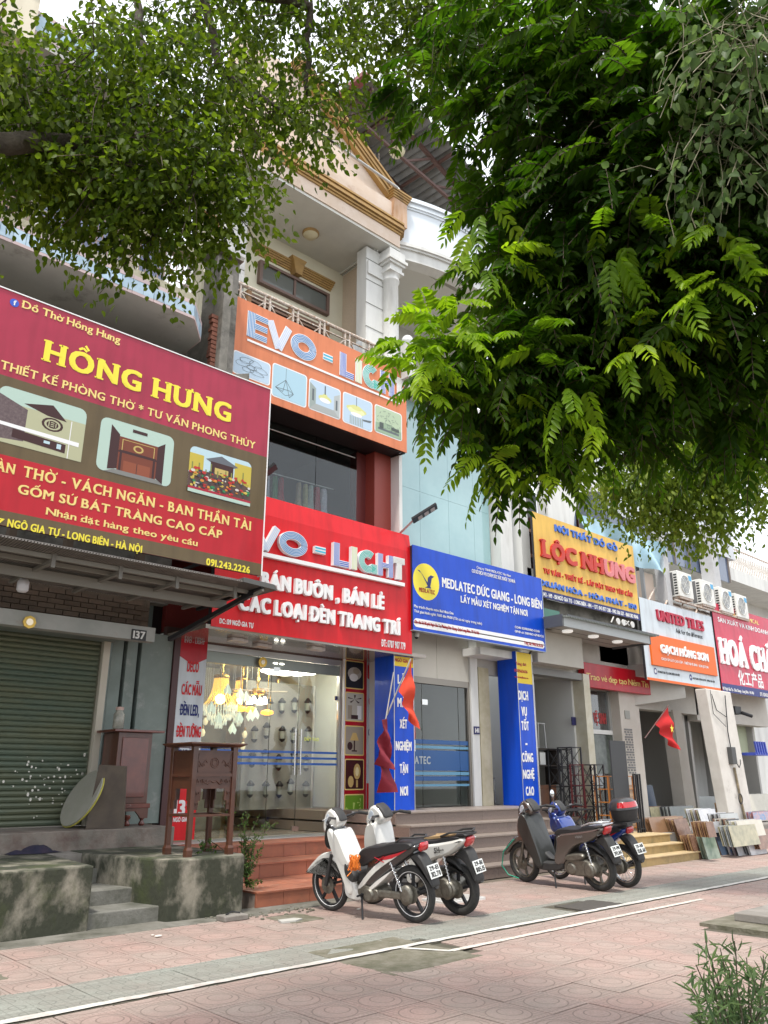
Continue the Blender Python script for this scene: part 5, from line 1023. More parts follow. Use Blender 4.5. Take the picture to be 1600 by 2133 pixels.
MB().tube([(20.95, 9.55, 3.5), (20.9, 9.56, 2.9), (20.85, 9.56, 2.6), (20.9, 9.56, 2.2)], .014, 6).tube([(20.3, 9.6, 3.5), (20.4, 9.57, 3.1), (20.88, 9.56, 2.95)], .01, 5).tube([(20.25, 9.6, 3.6), (20.2, 9.57, 3.0), (20.8, 9.56, 2.7)], .008, 5).tube([(20.95, 9.55, 1.95), (21.1, 9.5, 1.7), (21.3, 9.54, 1.8), (21.35, 9.56, 1.9)], .012, 6).link('cables', BLACK, t)
MB().tube([(20.95, 9.56, 1.7), (21.0, 9.56, 1.4), (21.08, 9.56, .9), (21.2, 9.56, .4)], .03, 8).link('conduit', mat('tan conduit', (.33, .27, .17), .7, col2=(.15, .12, .08), ns=9), t)
B(20.75, 21.0, 9.48, 9.6, 1.78, 2.2).link('meter_box', mat('grey meter box', (.06, .06, .06), .5), t, bev=.01); MB().tube([(21.0+.1*math.cos(a_), 9.53, .95+.12*math.sin(a_)) for a_ in [6.2832*k/16 for k in range(17)]], .014, 6).link('cable_coil', BLACK, t)
h = thing('shop_house', 'next shop house behind the crimson sign at the right edge', 'house', (24, 11, 0))
room(h, 22.2, 26.5, 11.3, 16, .4, 3.9, mat('far shop wall', (.38, .37, .35), .9), CONCL, SOFF); B(22.2, 27, 11.0, 11.35, 3.0, 4.2).link('wall', MATS['off white beam'], h); B(24.4, 24.6, 11.0, 11.3, .4, 3.2).link('pillar', CREAM, h); B(24.6, 27, 11.5, 11.6, 2.2, 3.1).link('green_wall', mat('pale green wall', (.38, .42, .3), .9), h)
t = thing('security_camera', 'black security camera under the shop ceiling below the crimson sign', 'camera', (23.6, 10.6, 3.35)); B(23.35, 23.75, 10.4, 10.6, 3.2, 3.42).link('body', BLACK, t, bev=.01); MB().tube([(23.75, 10.4, 3.25), (23.95, 10.2, 3.15)], .05, 8).link('lens', BLACK, t)
# far balcony at right
h = thing('far_house', 'far white house with a curved iron railing balcony above the air conditioners', 'house', (27, 13, 0))
B(23, 40, 13, 13.2, 0, 9.9).link('wall', WHITE, h); B(23.5, 40, 11.6, 13, 8.0, 8.45).link('balcony_slab', WHITE, h)
MB().prism([(26.8, 5.2), (28.4, 5.2)]+[(27.6+.8*math.cos(math.pi*k/12), 6.2+.8*math.sin(math.pi*k/12)) for k in range(13)], 12.9, 12.99).link('arched_window', DGLASS, h)
mb = MB()
for r_ in (.9, 1.0): mb.tube([(27.6+r_*math.cos(math.pi*k/12), 12.95, 6.2+r_*math.sin(math.pi*k/12)) for k in range(13)], .05, 6)
mb.link('arch_moulding', WHITE, h)
g = MB()
for i in range(48):
    x = 23.6+i*.19; g.tube([(x, 11.7, 8.45), (x+.03, 11.62, 8.7), (x-.02, 11.74, 8.95), (x, 11.7, 9.25)], .012, 5)
g.box(23.5, 33, 11.68, 11.72, 9.25, 9.3); g.link('railing', RUST, h)
MB().tube([(25.95, 11.5, 3.9), (25.95, 11.5, 8.0)], .05, 8).link('pipe', WHITE, h)
# air conditioners on a rusty bracket
FAN = mat('fan grille grey', (.33, .35, .37), .5); ACW = mat('ac white', (.70, .70, .66), .45, col2=(.62, .61, .56), ns=4)
ac0 = None
labs = ['leftmost of the four air conditioner units above the tile shop sign', 'air conditioner unit second from the left in the row above the tile shop sign', 'air conditioner unit third from the left, above the corner between two signs', 'rightmost of the four air conditioner units, above the crimson sign']
for i, (px, lab) in enumerate(zip((1398, 1446, 1484, 1516), labs)):
    x = (20.25, 21.55, 22.7, 23.72)[i]; z = (6.15, 6.12, 6.08, 6.04)[i]
    if ac0 is None:
        t = thing('air_conditioner', lab, 'air conditioner', (x, 10.1, z), group='air conditioners above the tile shop'); ac0 = t
        B(0, .8, 0, .3, 0, .72).link('casing', ACW, t, local=True, bev=.015)
        MB().lathe([(.27, 0), (.27, -.02), (.255, -.02), (.25, .0)], (.36, -.001, .36), 28, 'y').link('fan_ring', ACW, t, local=True)
        MB().prism(disc(.36, .36, .255, 28), -.004, .0).link('fan_recess', FAN, t, local=True)
        g = MB(); [g.tube([(.36+r_*math.cos(6.2832*k/20), -.012, .36+r_*math.sin(6.2832*k/20)) for k in range(21)], .004, 4) for r_ in (.06, .11, .16, .21)]
        for k in range(8): a_ = 6.2832*k/8; g.bar((.36, -.014, .36), (.36+.25*math.cos(a_), -.014, .36+.25*math.sin(a_)), .006)
        g.link('fan_grille', ACW, t, local=True); B(.6, .77, -.004, -.001, .52, .66).link('blue_label', mat('blue label', (.08, .35, .6), .5), t, local=True)
        g = MB(); [g.box(-.006, -.001, .04, .13, .06+.075*k, .10+.075*k) for k in range(8)]; g.link('side_vents', DARK, t, local=True); B(-.003, -.001, .15, .28, .04, .68).link('side_coil', mat('dark coil', (.12, .12, .12), .6), t, local=True)
        B(.05, .75, .02, .28, -.05, 0).link('feet', RUST, t, local=True)
    else: copy_thing(ac0, (x, 10.1, z), label=lab)
t = thing('bracket_frame', 'rusty white metal bracket frame with slanted struts under the air conditioners', 'bracket', (22, 10.5, 5.3))
for i in range(6): x = 18.9+i*.85; MB().tube([(x-.1, 10.26, zt2-.02), (x+.75, 10.5, zt2+.5)], .028, 6).link('strut', RUST, t)
for y in (10.15, 10.45): B(20.1, 24.6, y, y+.05, 6.0, 6.05).link('rail', RUST, t)
MB().prism([(20.0, 5.95), (24.5, 5.9), (24.0, 5.45), (20.3, 5.7)], 10.6, 10.62).link('tray', mat('rusty tray', (.33, .2, .13), .8), t)
# ================================================================== awning, furniture and street things
# ---- ribbed metal awning under the maroon sign
aw = thing('awning', 'grey ribbed metal awning under the maroon sign', 'awning', (4, 8.9, 3.7)); AWM = mat('weathered awning sheet', (.26, .24, .22), .6, .2, col2=(.18, .16, .15), ns=6)
mb = MB(); n = 124
for i in range(n):
    x = 1.5+i*.0345; mb.bar((x, 8.62, 3.87), (x, 10.3, 3.82), .019, .014)
mb.link('corrugated_sheet', AWM, aw); B(1.5, 5.76, 8.64, 10.3, 3.885, 3.892).link('roof_sheet', AWM, aw)
TUB = mat('beige grey tube', (.27, .26, .23), .5)
for y, z0, z1 in ((8.92, 3.80, 3.85), (9.18, 3.79, 3.84), (9.50, 3.68, 3.80)): B(1.5, 5.76, y, y+.035, z0, z1).link('rail', TUB, aw)
for x in (2.35, 3.1, 3.9, 4.65, 5.5): B(x, x+.045, 8.90, 8.92, 3.70, 3.86).link('bracket', mat('dull tube', (.20, .19, .17), .5), aw); B(x, x+.045, 8.92, 10.3, 3.76, 3.80).link('rafter', MATS['dull tube'], aw)
MB().bar((5.76, 8.85, 3.80), (5.50, 10.58, 3.36), .06).link('strut', BLACK, aw); MB().bar((5.76, 8.62, 3.85), (5.76, 10.3, 3.80), .05).link('side_beam', BLACK, aw); MB().bar((5.78, 8.64, 3.81), (5.78, 10.2, 3.62), .035).link('side_beam', TUB, aw); MB().bar((5.77, 9.1, 3.86), (5.77, 9.1, 3.70), .03).link('post', BLACK, aw)
MB().prism([(5.45, 3.86), (5.98, 3.83), (5.93, 3.90), (5.45, 3.92)], 8.6, 9.2).link('end_flap', mat('dark grey flap', (.09, .09, .085), .6), aw)
t = thing('hanging_bulb', 'white bulb hanging from a cord above the shutter', 'bulb', (3.2, 10, 3.4)); p = atY(48, 1219, 9.8)
MB().lathe([(.01, .09), (.05, .075), (.068, .04), (.068, -.06), (.045, -.085), (.005, -.09)], p, 16).link('bulb', mat('bulb plastic', (.68, .68, .72), .3), t); MB().tube([(p.x, p.y, p.z+.09), (p.x, p.y, p.z+.5)], .008, 6).lathe([(.02, .09), (.02, .15)], p).link('cord', BLACK, t)
t = thing('octagon_mirror', 'small gold octagonal mirror on the white beam of number 137', 'mirror', (3.3, 10.58, 3.3)); p = atY(61, 1296, 10.59)
MB().prism(disc(p.x, p.z, .085, 8), 10.575, 10.598).link('frame', mat('brass', (.55, .36, .08), .3, .8), t); MB().prism(disc(p.x, p.z, .045, 16), 10.568, 10.5745).link('mirror', mat('mirror face', (.5, .42, .3), .1, .9), t)
t = thing('octagon_mirror', 'small gold octagonal mirror above the lamp shop glass door', 'mirror', (8, 11.3, 3.2)); p = atY(548, 1379, 11.3)
MB().prism(disc(p.x, p.z, .085, 12), 11.30, 11.32).link('frame', MATS['brass'], t); MB().prism(disc(p.x, p.z, .04, 16), 11.294, 11.2995).link('mirror', MATS['mirror face'], t)
t = thing('number_plate', 'dark number plate 137 on the white beam', 'number plate', (5, 10.59, 3.3)); p = atY(289, 1323, 10.595); B(p.x-.11, p.x+.11, 10.585, 10.599, p.z-.075, p.z+.075).link('plate', mat('black enamel', (.02, .02, .02), .4), t)
mb = MB(); text(mb, '137', p.x-.09, p.z-.05, .10, 10.583, x1=p.x+.09, bold=.05, serif=.06); mb.link('number_lettering', MATS['white print'], t)
# ---- carved altar table
at_ = thing('altar_table', 'tall dark red carved altar table standing on the mossy terrace', 'table', (5.05, 8.6, .61), 0)
TX0, TX1, TY0, TY1, TZ, TH_ = 4.93, 5.47, 8.62, 9.10, .605, 1.80
RW_ = mat('oiled red brown wood', (.095, .032, .015), .36, col2=(.05, .017, .009), ns=7, coat=.3, vert=.25)
MB().rings([[(x, y, z) for x, y in ((TX0-a, TY0-a), (TX1+a, TY0-a), (TX1+a, TY1+a), (TX0-a, TY1+a))] for a, z in ((.05, TH_+.0), (.11, TH_+.03), (.11, TH_+.045), (.06, TH_+.05))], smooth=False).link('table_top', RW_, at_)
for x, y in ((TX0, TY0), (TX1, TY0), (TX0, TY1), (TX1, TY1)):
    s_ = .033; mb = MB(); mb.rings([[(x+a*w, y+b*w, z) for a, b in ((-1, -1), (1, -1), (1, 1), (-1, 1))] for w, z in ((s_*1.15, TZ), (s_*1.2, TZ+.07), (s_*.85, TZ+.10), (s_*.85, TZ+.7), (s_, TH_))], smooth=False); mb.link('leg', RW_, at_, bev=.004)
CARV = mat('carved relief wood', (.08, .028, .014), .4, col2=(.06, .02, .01), ns=9, coat=.2)
for ax in (0, 1):
    for side in (0, 1):
        def pn(u0, u1, z0, z1, th, name, m=CARV):
            if ax == 0: y = TY0 if side == 0 else TY1; B(TX0+u0, TX0+u1, y-th, y+th, z0, z1).link(name, m, at_)
            else: x = TX0 if side == 0 else TX1; B(x-th, x+th, TY0+u0, TY0+u1, z0, z1).link(name, m, at_)
        L_ = (TX1-TX0) if ax == 0 else (TY1-TY0)
        pn(.03, L_-.03, TH_-.30, TH_-.055, .010, 'drawer_panel'); pn(.03, L_-.03, TH_-.055, TH_-.04, .022, 'rail'); pn(.03, L_-.03, TH_-.335, TH_-.30, .024, 'rail'); pn(.03, L_-.03, TH_-.47, TH_-.336, .008, 'apron')
        for (u0, u1, z0, z1) in ((.03, .11, TH_-.60, TH_-.47), (L_-.11, L_-.03, TH_-.60, TH_-.47), (.03, .08, TH_-.70, TH_-.60), (L_-.08, L_-.03, TH_-.70, TH_-.60)): pn(u0, u1, z0, z1, .008, 'corner_bracket')
# carved figures on the two faces seen
rel = MB(); y = TY0-.012
def fret(mb, x, z, s):
    for (a, b, c_, d) in ((0, 0, 1, .12), (0, .3, .12, 1), (0, .88, 1, 1), (.88, .3, 1, 1), (.35, .3, 1, .42), (.35, .42, .47, .7)): mb.box(x+a*s, x+c_*s, y-.006, y+.004, z+b*s, z+d*s)
for u in (.05, .12, .37, .44): fret(rel, TX0+u, TH_-.42, .055)
for u in (.036, .455): fret(rel, TX0+u, TH_-.55, .05); fret(rel, TX0+u, TH_-.665, .045)
cx = (TX0+TX1)/2
for r_ in (.055, .035): rel.tube([(cx+r_*math.cos(6.2832*k/20), y, TH_-.18+r_*math.sin(6.2832*k/20)) for k in range(21)], .006, 5)
for sx in (-1, 1):
    rel.tube([(cx+sx*(.10+.02*k), y, TH_-.18+.03*math.sin(k*1.3)) for k in range(8)], .007, 5); rel.tube([(cx+sx*(.13+.012*k), y, TH_-.21+.02*math.sin(k*1.9)) for k in range(8)], .005, 5)
    rel.tube([(cx+sx*.04*k, y, TH_-.40+.02*math.sin(k*2.1)) for k in range(4)], .009, 5)
rel.box(TX0+.045, TX1-.045, y-.003, y+.004, TH_-.09, TH_-.08).box(TX0+.045, TX1-.045, y-.003, y+.004, TH_-.285, TH_-.275).box(TX0+.045, TX0+.055, y-.003, y+.004, TH_-.285, TH_-.08).box(TX1-.055, TX1-.045, y-.003, y+.004, TH_-.285, TH_-.08)
rel.link('carved_relief', CARV, at_)
for y_ in (TY0, TY1): B(TX0, TX1, y_-.018, y_+.018, TZ+.42, TZ+.445).link('stretcher', RW_, at_)
for x_ in (TX0, TX1): B(x_-.018, x_+.018, TY0, TY1, TZ+.42, TZ+.445).link('stretcher', RW_, at_)
# ---- wooden cabinet, board, round top by the shutter
cb = thing('cabinet', 'dark red wooden altar cabinet on short turned feet beside the shutter', 'cabinet', (5.1, 10.95, .84))
cx0, cx1, cy0, cy1 = 4.92, 5.50, 10.72, 11.22
B(cx0+.04, cx1-.04, cy0+.03, cy1, 1.12, 2.05).link('body', WOODD, cb, bev=.006); B(cx0-.06, cx1+.1, cy0-.06, cy1+.04, 2.05, 2.085).link('top', mat('red brown lacquer', (.15, .035, .022), .25, col2=(.09, .02, .014), ns=5, coat=.5), cb, bev=.008)
B(cx0+.10, cx1-.10, cy0+.012, cy0+.03, 1.20, 1.98).link('door_panel', MATS['red brown lacquer'], cb, bev=.006); B(cx0, cx1, cy0, cy1, 1.06, 1.12).link('base_rail', MATS['red brown lacquer'], cb, bev=.006); MB().prism([(cx0+.02, .93), (cx0+.12, .93), (cx0+.2, 1.02), (cx1-.2, 1.02), (cx1-.12, .93), (cx1-.02, .93), (cx1-.02, 1.06), (cx0+.02, 1.06)], cy0+.01, cy0+.05).link('apron', WOODD, cb)
for x in (cx0+.08, (cx0+cx1)/2, cx1-.08): MB().lathe([(.03, 0), (.045, .02), (.03, .05), (.02, .07), (.045, .1), (.04, .14)], (x, cy0+.06, .835), 12).link('foot', MATS['red brown lacquer'], cb)
t = thing('jar', 'clouded glass jar standing on top of the dark red cabinet', 'jar', (4.98, 10.9, 2.086)); MB().lathe([(.06, 0), (.075, .02), (.075, .2), (.05, .24), (.05, .26)], (4.98, 10.85, 2.087), 16).link('glass_body', mat('cloudy jar', (.33, .32, .27), .15, col2=(.2, .2, .17), ns=20), t); MB().lathe([(.055, .26), (.055, .3), (.02, .305)], (4.98, 10.85, 2.087), 16).link('lid', mat('jar lid', (.5, .35, .3), .5), t)
bd = MB(); bd.prism([(4.62, .84), (4.68, .84), (4.99, 1.62), (4.86, 1.62), (4.60, 1.6)], 10.50, 10.53); 
t = thing('board', 'brown board leaning on the cabinet behind the round table top', 'board', (4.8, 10.5, .84)); MB().add([(4.55, 10.55, .835), (4.98, 10.40, .835), (5.06, 10.66, 1.60), (4.70, 10.70, 1.62)], [(0, 1, 2, 3)]).add([(4.98, 10.40, .835), (5.01, 10.42, .835), (5.09, 10.68, 1.60), (5.06, 10.66, 1.60)], [(0, 1, 2, 3)]).link('panel', mat('brown board', (.09, .07, .05), .8, col2=(.06, .045, .035), ns=5), t)
t = thing('round_table_top', 'pale round table top with a yellow rim leaning against the shutter', 'table top', (4.4, 10.9, .84)); ctr = Vector((4.62, 10.9, 1.19))
ax_ = Vector((-.80, -.08, .42)).normalized(); u_ = ax_.cross(Vector((0, 0, 1))).normalized(); w_ = u_.cross(ax_)
def dsk(r0, d0): return [tuple(ctr+u_*(r0*.95*math.cos(6.2832*k/32))+w_*(r0*math.sin(6.2832*k/32))+ax_*d0) for k in range(32)]
MB().rings([dsk(.38, 0), dsk(.39, .015), dsk(.385, .03)]).link('top_disc', mat('pale laminate', (.30, .29, .25), .5, col2=(.25, .25, .2), ns=4), t); MB().rings([dsk(.39, -.01), dsk(.40, .0), dsk(.395, .012)]).link('rim', mat('yellowed rim', (.42, .38, .06), .6), t)
t = thing('folded_cloth', 'crumpled navy cloth with an orange corner on the terrace floor', 'cloth', (3.0, 9.9, .6)); mb = MB(); vs = []; p = atZ(40, 1772, .61)
for i in range(15):
    for j in range(9): u, v = i/14, j/8; e = min(u, 1-u, v, 1-v)*4; vs.append((p.x-.28+u*.62+random.uniform(-.012, .012), p.y-.5+v*.3+.03*math.sin(u*9), .606+min(e, 1)*(.045+.035*math.sin(u*11+v*4)+random.uniform(0, .02))))
mb.add(vs, [(i*9+j, (i+1)*9+j, (i+1)*9+j+1, i*9+j+1) for i in range(14) for j in range(8)], True); mb.link('cloth', mat('navy cotton', (.012, .014, .035), .9, col2=(.03, .02, .04), ns=8), t)
# ---- rubble and bits on the ground
t = thing('paving_stone', 'loose pale paving stone lying at the foot of the mossy terrace', 'stone', (5.4, 8.0, 0)); p = atZ(487, 1912, .02); B(p.x-.17, p.x+.13, p.y-.09, p.y+.09, 0, .055).link('stone', CONCL, t, bev=.01); MB().tube([(p.x-.1, p.y, .06), (p.x, p.y+.05, .075), (p.x+.08, p.y, .065)], .008, 5).link('wire', BLACK, t)
p = atZ(603, 1918, .01); t = thing('paving_stone', 'small pale stone slab set in the mossy patch near the red steps', 'stone', p); MB().prism([(p.x-.14, p.y-.05), (p.x+.02, p.y-.09), (p.x+.15, p.y-.03), (p.x+.1, p.y+.06), (p.x-.1, p.y+.07)], .004, .022, 'z').link('stone', mat('pale stone', (.42, .41, .38), .8), t)
rub = MB()
for i in range(70):
    x, y = random.uniform(5.0, 6.3), random.gauss(8.18, .12); s_ = random.uniform(.008, .03); rub.sphere((x, y, .006), s_, 6, 4, (1, random.uniform(.6, 1.2), .55))
rub.link('rubble', mat('rubble grey', (.16, .145, .12), .95, col2=(.09, .09, .06), ns=25), kind='stuff', label='crumbled cement bits and soil at the wall foot')
lt = MB()
for px, c_ in (((318, 1948), 0), ((330, 1950), 0), ((440, 1878), 0), ((1530, 1934), 0), ((1540, 2130), 0), ((747, 1894), 0)):
    p = atZ(px[0], px[1], .01); r_ = random.uniform(.012, .03); lt.sphere((p.x, p.y, .012), r_, 6, 4, (1.6, .8, .3))
lt.link('litter', mat('paper scrap', (.68, .66, .6), .7), kind='stuff', label='small scraps of paper and dry leaves on the tiles')
for k, (pp, lab) in enumerate((((1002, 1862), 'white and black slatted ramp grate lying on the tiles beside the second white motorbike'), ((845, 1752), 'white slatted grate leaning on the steps between the two white motorbikes'))):
    p = atZ(pp[0], pp[1], 0 if k == 0 else .38); t = thing('ramp_grate', lab, 'grate', p)
    if k == 0: o0 = (7.75, 7.25, .012); w, d, sl_ = .62, .42, .0
    else: o0 = (7.62, 8.35, .25); w, d, sl_ = .55, .45, .55
    mb = MB()
    for i in range(11): x = o0[0]+w*i/10; mb.bar((x, o0[1], o0[2]+.01), (x, o0[1]+d, o0[2]+.01+d*sl_), .018)
    mb.link('slats', mat('white grate bar', (.6, .6, .58), .5), t); MB().bar((o0[0]-.03, o0[1], o0[2]), (o0[0]+w+.03, o0[1], o0[2]), .03).bar((o0[0]-.03, o0[1]+d, o0[2]+d*sl_), (o0[0]+w+.03, o0[1]+d, o0[2]+d*sl_), .03).bar((o0[0]-.03, o0[1], o0[2]), (o0[0]-.03, o0[1]+d, o0[2]+d*sl_), .03).bar((o0[0]+w+.03, o0[1], o0[2]), (o0[0]+w+.03, o0[1]+d, o0[2]+d*sl_), .03).link('frame', MATS['white grate bar'], t)
# ---- solar street lamp, bulb cam
sl2 = thing('solar_lamp', 'black solar street lamp head on a bare metal arm above the blue clinic sign', 'lamp', (9.8, 10.2, 5.6)); a, b = atY(832, 1112, 10.3), atY(862, 1083, 9.9); e = atY(905, 1056, 9.6)
MB().tube([a, b], .022, 8).link('arm', ALU, sl2); d = (e-b).normalized(); MB().bar(b-d*.03, e+d*.05, .26, .05).link('lamp_head', BLACK, sl2, bev=.008)
for k in range(3): q = b+(e-b)*(.22+.3*k)-UC*.03; MB().bar(q, q+(e-b)*.2, .18, .008).link('led_panel', mat('led panel', (.45, .38, .36), .3), sl2).location.z -= .0
t = thing('solar_lamp', 'dark solar lamp tip poking out beside the maroon sign by the upstairs window', 'lamp', (5.9, 10, 6.0)); a, e = atY(555, 985, 9.4), atY(575, 970, 9.3); MB().bar(a, e, .2, .04).link('lamp_head', BLACK, t)
t = thing('security_camera', 'small white dome camera under the left end of the blue clinic sign', 'camera', (10.1, 10.2, 3.9)); p = atY(868, 1325, 10.3); MB().lathe([(.05, .08), (.055, .02), (.04, -.02)], p).link('body', WHITE, t); MB().sphere((p.x, p.y, p.z-.02), .035).link('dome', BLACK, t)
# ---- clothes behind the upstairs window
rl = thing('clothes_rail', 'white clothes rail with hangers behind the upstairs window', 'rail', (7.8, 11.2, 6.2)); a, b = atY(556, 983, 11.25), atY(695, 1020, 11.25); MB().tube([a, b], .012, 6).link('rail', WHITE, rl)
CL = (('white long shirt', (.7, .68, .74), 557, 0), ('green dress', (.06, .28, .10), 572, 0), ('red patterned dress', (.45, .02, .04), 584, 0), ('beige trousers', (.52, .42, .28), 620, 0), ('yellow shirt', (.55, .52, .26), 634, 0), ('pale grey shirt', (.5, .56, .5), 645, 0), ('red dress with dots', (.5, .04, .06), 658, 0), ('white frilled dress', (.72, .70, .78), 673, 0))
for nm, c_, px, _ in CL:
    t_ = (px-556)/(695-556); p = a+(b-a)*t_; L_ = random.uniform(.5, .75); w = random.uniform(.055, .10); mb = MB(); rg = []
    for i in range(7):
        f = i/6; ww = w*(.5+.7*f+.1*math.sin(f*9)); rg.append([(p.x+ww*math.cos(6.2832*k/12)*(1+.15*math.sin(k*3)), p.y+.05*math.sin(6.2832*k/12), p.z-.05-L_*f) for k in range(12)])
    mb.rings(rg); o = mb.link('garment', mat('cloth '+nm, c_, .9, col2=tuple(q*.7 for q in c_), ns=20), label=nm+' hanging on the rail behind the upstairs window', category='clothing', group='clothes hanging upstairs')
# ---- flags
def flag(t, P0, P1, P2, P3, m, nu=18, nv=10, fold=.03, name='flag_cloth', hang=0):
    vs = []; P0, P1, P2, P3 = map(Vector, (P0, P1, P2, P3))
    for i in range(nu+1):
        for j in range(nv+1):
            u, v = i/nu, j/nv; p = (P0*(1-u)+P1*u)*(1-v)+(P3*(1-u)+P2*u)*v
            p = p+Vector((fold*math.sin(v*9+u*5)*.6, fold*1.6*math.sin(v*11+u*3)*min(1, 4*v), 0)); vs.append(p)
    MB().add(vs, [(i*(nv+1)+j, (i+1)*(nv+1)+j, (i+1)*(nv+1)+j+1, i*(nv+1)+j+1) for i in range(nu) for j in range(nv)], True).link(name, m, t)
FR = mat('orange red flag cloth', (.62, .055, .02), .8); FM = mat('maroon flag cloth', (.19, .012, .025), .85); FV = mat('red flag cloth', (.50, .008, .008), .8)
t = thing('flag', 'orange red flag hanging from a slanted pole over the blue LẤY MẪU banner', 'flag', (9.9, 9.8, 2.2)); Yf = 9.95
A = lambda x, y, Y=Yf: atY(x, y, Y)
MB().tube([A(806, 1490, 10.25), A(856, 1372, 9.9)], .014, 6).link('pole', mat('flag pole', (.4, .38, .36), .5), t)
flag(t, A(856, 1374), A(832, 1440), A(853, 1500), A(870, 1520), FR, fold=.035)
t = thing('flag', 'limp maroon flag hanging low between the red banner and the blue pillar', 'flag', (9.7, 9.9, 1.5)); MB().tube([A(803, 1502, 10.2), A(820, 1400, 10.2)], .012, 6).link('pole', MATS['flag pole'], t)
flag(t, A(806, 1496), A(798, 1500), A(788, 1652), A(822, 1650), FM, fold=.045)
flag(t, A(804, 1496, 9.9), A(798, 1500, 9.9), A(783, 1592, 9.9), A(816, 1604, 9.9), FM, fold=.05)
t = thing('flag', 'red national flag with a yellow star on a slanted pole before the tile shop', 'flag', (18.6, 10, 2.2)); Yf = 9.9
MB().tube([A(1343, 1538), A(1392, 1470)], .016, 6).link('pole', WOODD, t); flag(t, A(1391, 1470), A(1364, 1508), A(1395, 1552), A(1413, 1563), FV, fold=.04)
st = MB(); c_ = A(1400, 1518, 9.82); st.add([(c_.x+.11*(1 if k % 2 == 0 else .42)*math.sin(k*math.pi/5)*.8, c_.y, c_.z+.11*(1 if k % 2 == 0 else .42)*math.cos(k*math.pi/5)) for k in range(10)], [tuple(range(10))]); st.link('star', YL, t)
t = thing('flag', 'tip of a small red flag behind the white railing above the orange sign', 'flag', (9.2, 10.6, 10)); flag(t, atY(751, 640, 10.8), atY(745, 668, 10.8), atY(748, 690, 10.8), atY(760, 670, 10.8), FV, 8, 6, .02)
# ---- lamps inside the lit shop
GOLDM = mat('polished gold', (.75, .48, .10), .2, 1); CRY = mat('crystal', (.85, .9, .75), .05, emit=.25, spec=1); WARM = mat('warm lamp glow', (1, .62, .2), .4, emit=9); COOL = mat('white lamp glow', (1, .95, .82), .4, emit=7)
def chandelier(px=459, py=1450, Yc=12.3, label='gold and crystal bell shaped chandelier, largest of the lamps in the shop window'):
    p = atY(px, py, Yc); t = thing('chandelier', label, 'chandelier', p); x, y, z = p
    MB().lathe([(.03, .62), (.06, .58), (.025, .5), (.04, .42), (.02, .36)], p, 12).link('stem', GOLDM, t); MB().lathe([(.13, .36), (.15, .33), (.13, .3)], p, 16).link('crown_ring', GOLDM, t)
    g = MB()
    for k in range(26):
        a_ = 6.2832*k/26; g.tube([(x+r_*math.cos(a_), y+r_*math.sin(a_), z+h_) for r_, h_ in ((.12, .33), (.13, .2), (.16, .05), (.22, -.08), (.29, -.16))], .008, 4)
    g.link('gold_arms', mat('glowing gold', (.95, .6, .12), .25, .6, emit=.5), t)
    for r_, h_, n_ in ((.30, -.18, 40), (.26, -.26, 34), (.2, -.34, 26), (.13, -.42, 18), (.06, -.48, 8)):
        c = MB()
        for k in range(n_): a_ = 6.2832*k/n_; c.lathe([(.002, .04), (.011, 0), (.011, -.05), (.001, -.075)], (x+r_*math.cos(a_), y+r_*math.sin(a_), z+h_), 5)
        c.link('crystal_tier', CRY, t)
    MB().sphere((x, y, z-.05), .09).link('bulb', WARM, t)
chandelier()
chandelier(503, 1452, 13.3, 'second gold and crystal chandelier added for warm light between the first and the fan'); chandelier(577, 1478, 13.4, 'gold and crystal chandelier added far back for warm light, below the white ceiling lights')  # two extra chandeliers added to warm the light inside the shop
def butterfly(px, py, Y, i):
    p = atY(px, py, Y); t = thing('pendant_lamp', BL_[i], 'lamp', p, group='butterfly wing pendants'); x, y, z = p; a_ = random.uniform(-.6, .6)
    for s_ in (-1, 1): MB().add([(x, y, z+.12), (x+s_*.075*math.cos(a_), y-.03*s_, z-.02), (x+s_*.045, y-.02, z-.1), (x, y, z-.05)], [(0, 1, 2, 3)]).link('wing', mat('iridescent wing', (.72, .80, .62), .1, emit=.35, spec=1), t)
    MB().tube([(x, y, z+.1), (x, y, 3.5)], .003, 4).link('cord', ALU, t)
BL_ = ('topmost crystal butterfly pendant, just right of the gold chandelier crown', 'crystal butterfly pendant between the chandelier and the fan', 'crystal butterfly pendant hanging at the right shoulder of the chandelier', 'crystal butterfly pendant at the left edge of the chandelier skirt', 'crystal butterfly pendant in front of the chandelier tip', 'lowest crystal butterfly pendant below the orange bowls', 'crystal butterfly pendant just below the left orange bowl', 'crystal butterfly pendant hanging between the orange bowls, its left neighbour lower', 'crystal butterfly pendant nearest the right orange bowl', 'crystal butterfly pendant beside the white bell shades')
for i, (px, py) in enumerate(((474, 1437), (500, 1446), (483, 1470), (440, 1475), (455, 1497), (484, 1518), (498, 1495), (521, 1491), (532, 1487), (512, 1452))): butterfly(px, py, 12.0+.1*(i % 3), i)
p = atY(536, 1440, 12.6); t = thing('ceiling_fan', 'gold ceiling fan with four white bell shades in the shop window', 'fan', p); x, y, z = p
MB().tube([(x, y, z), (x, y, 3.5)], .018, 8).lathe([(.02, .3), (.05, .22), (.02, .1)], p).link('stem', GOLDM, t); MB().lathe([(.08, .05), (.16, .0), (.15, -.06), (.06, -.09)], p, 20).link('motor', GOLDM, t)
for k in range(5): a_ = 6.2832*k/5+.35; MB().prism([(-.06, .15), (.06, .15), (.07, .55), (-.07, .55)], -.005, .005, 'z').link('blade', mat('pale fan blade', (.5, .45, .35), .4), t, local=True).rotation_euler = (0, 0, a_)
for k in range(4): a_ = 6.2832*k/4+.6; q = (x+.15*math.cos(a_), y+.15*math.sin(a_), z-.2); MB().lathe([(.02, .1), (.045, .05), (.065, -.03)], q, 12, cap=False).link('shade', mat('lit bell shade', (1, .97, .88), .4, emit=2.5), t)
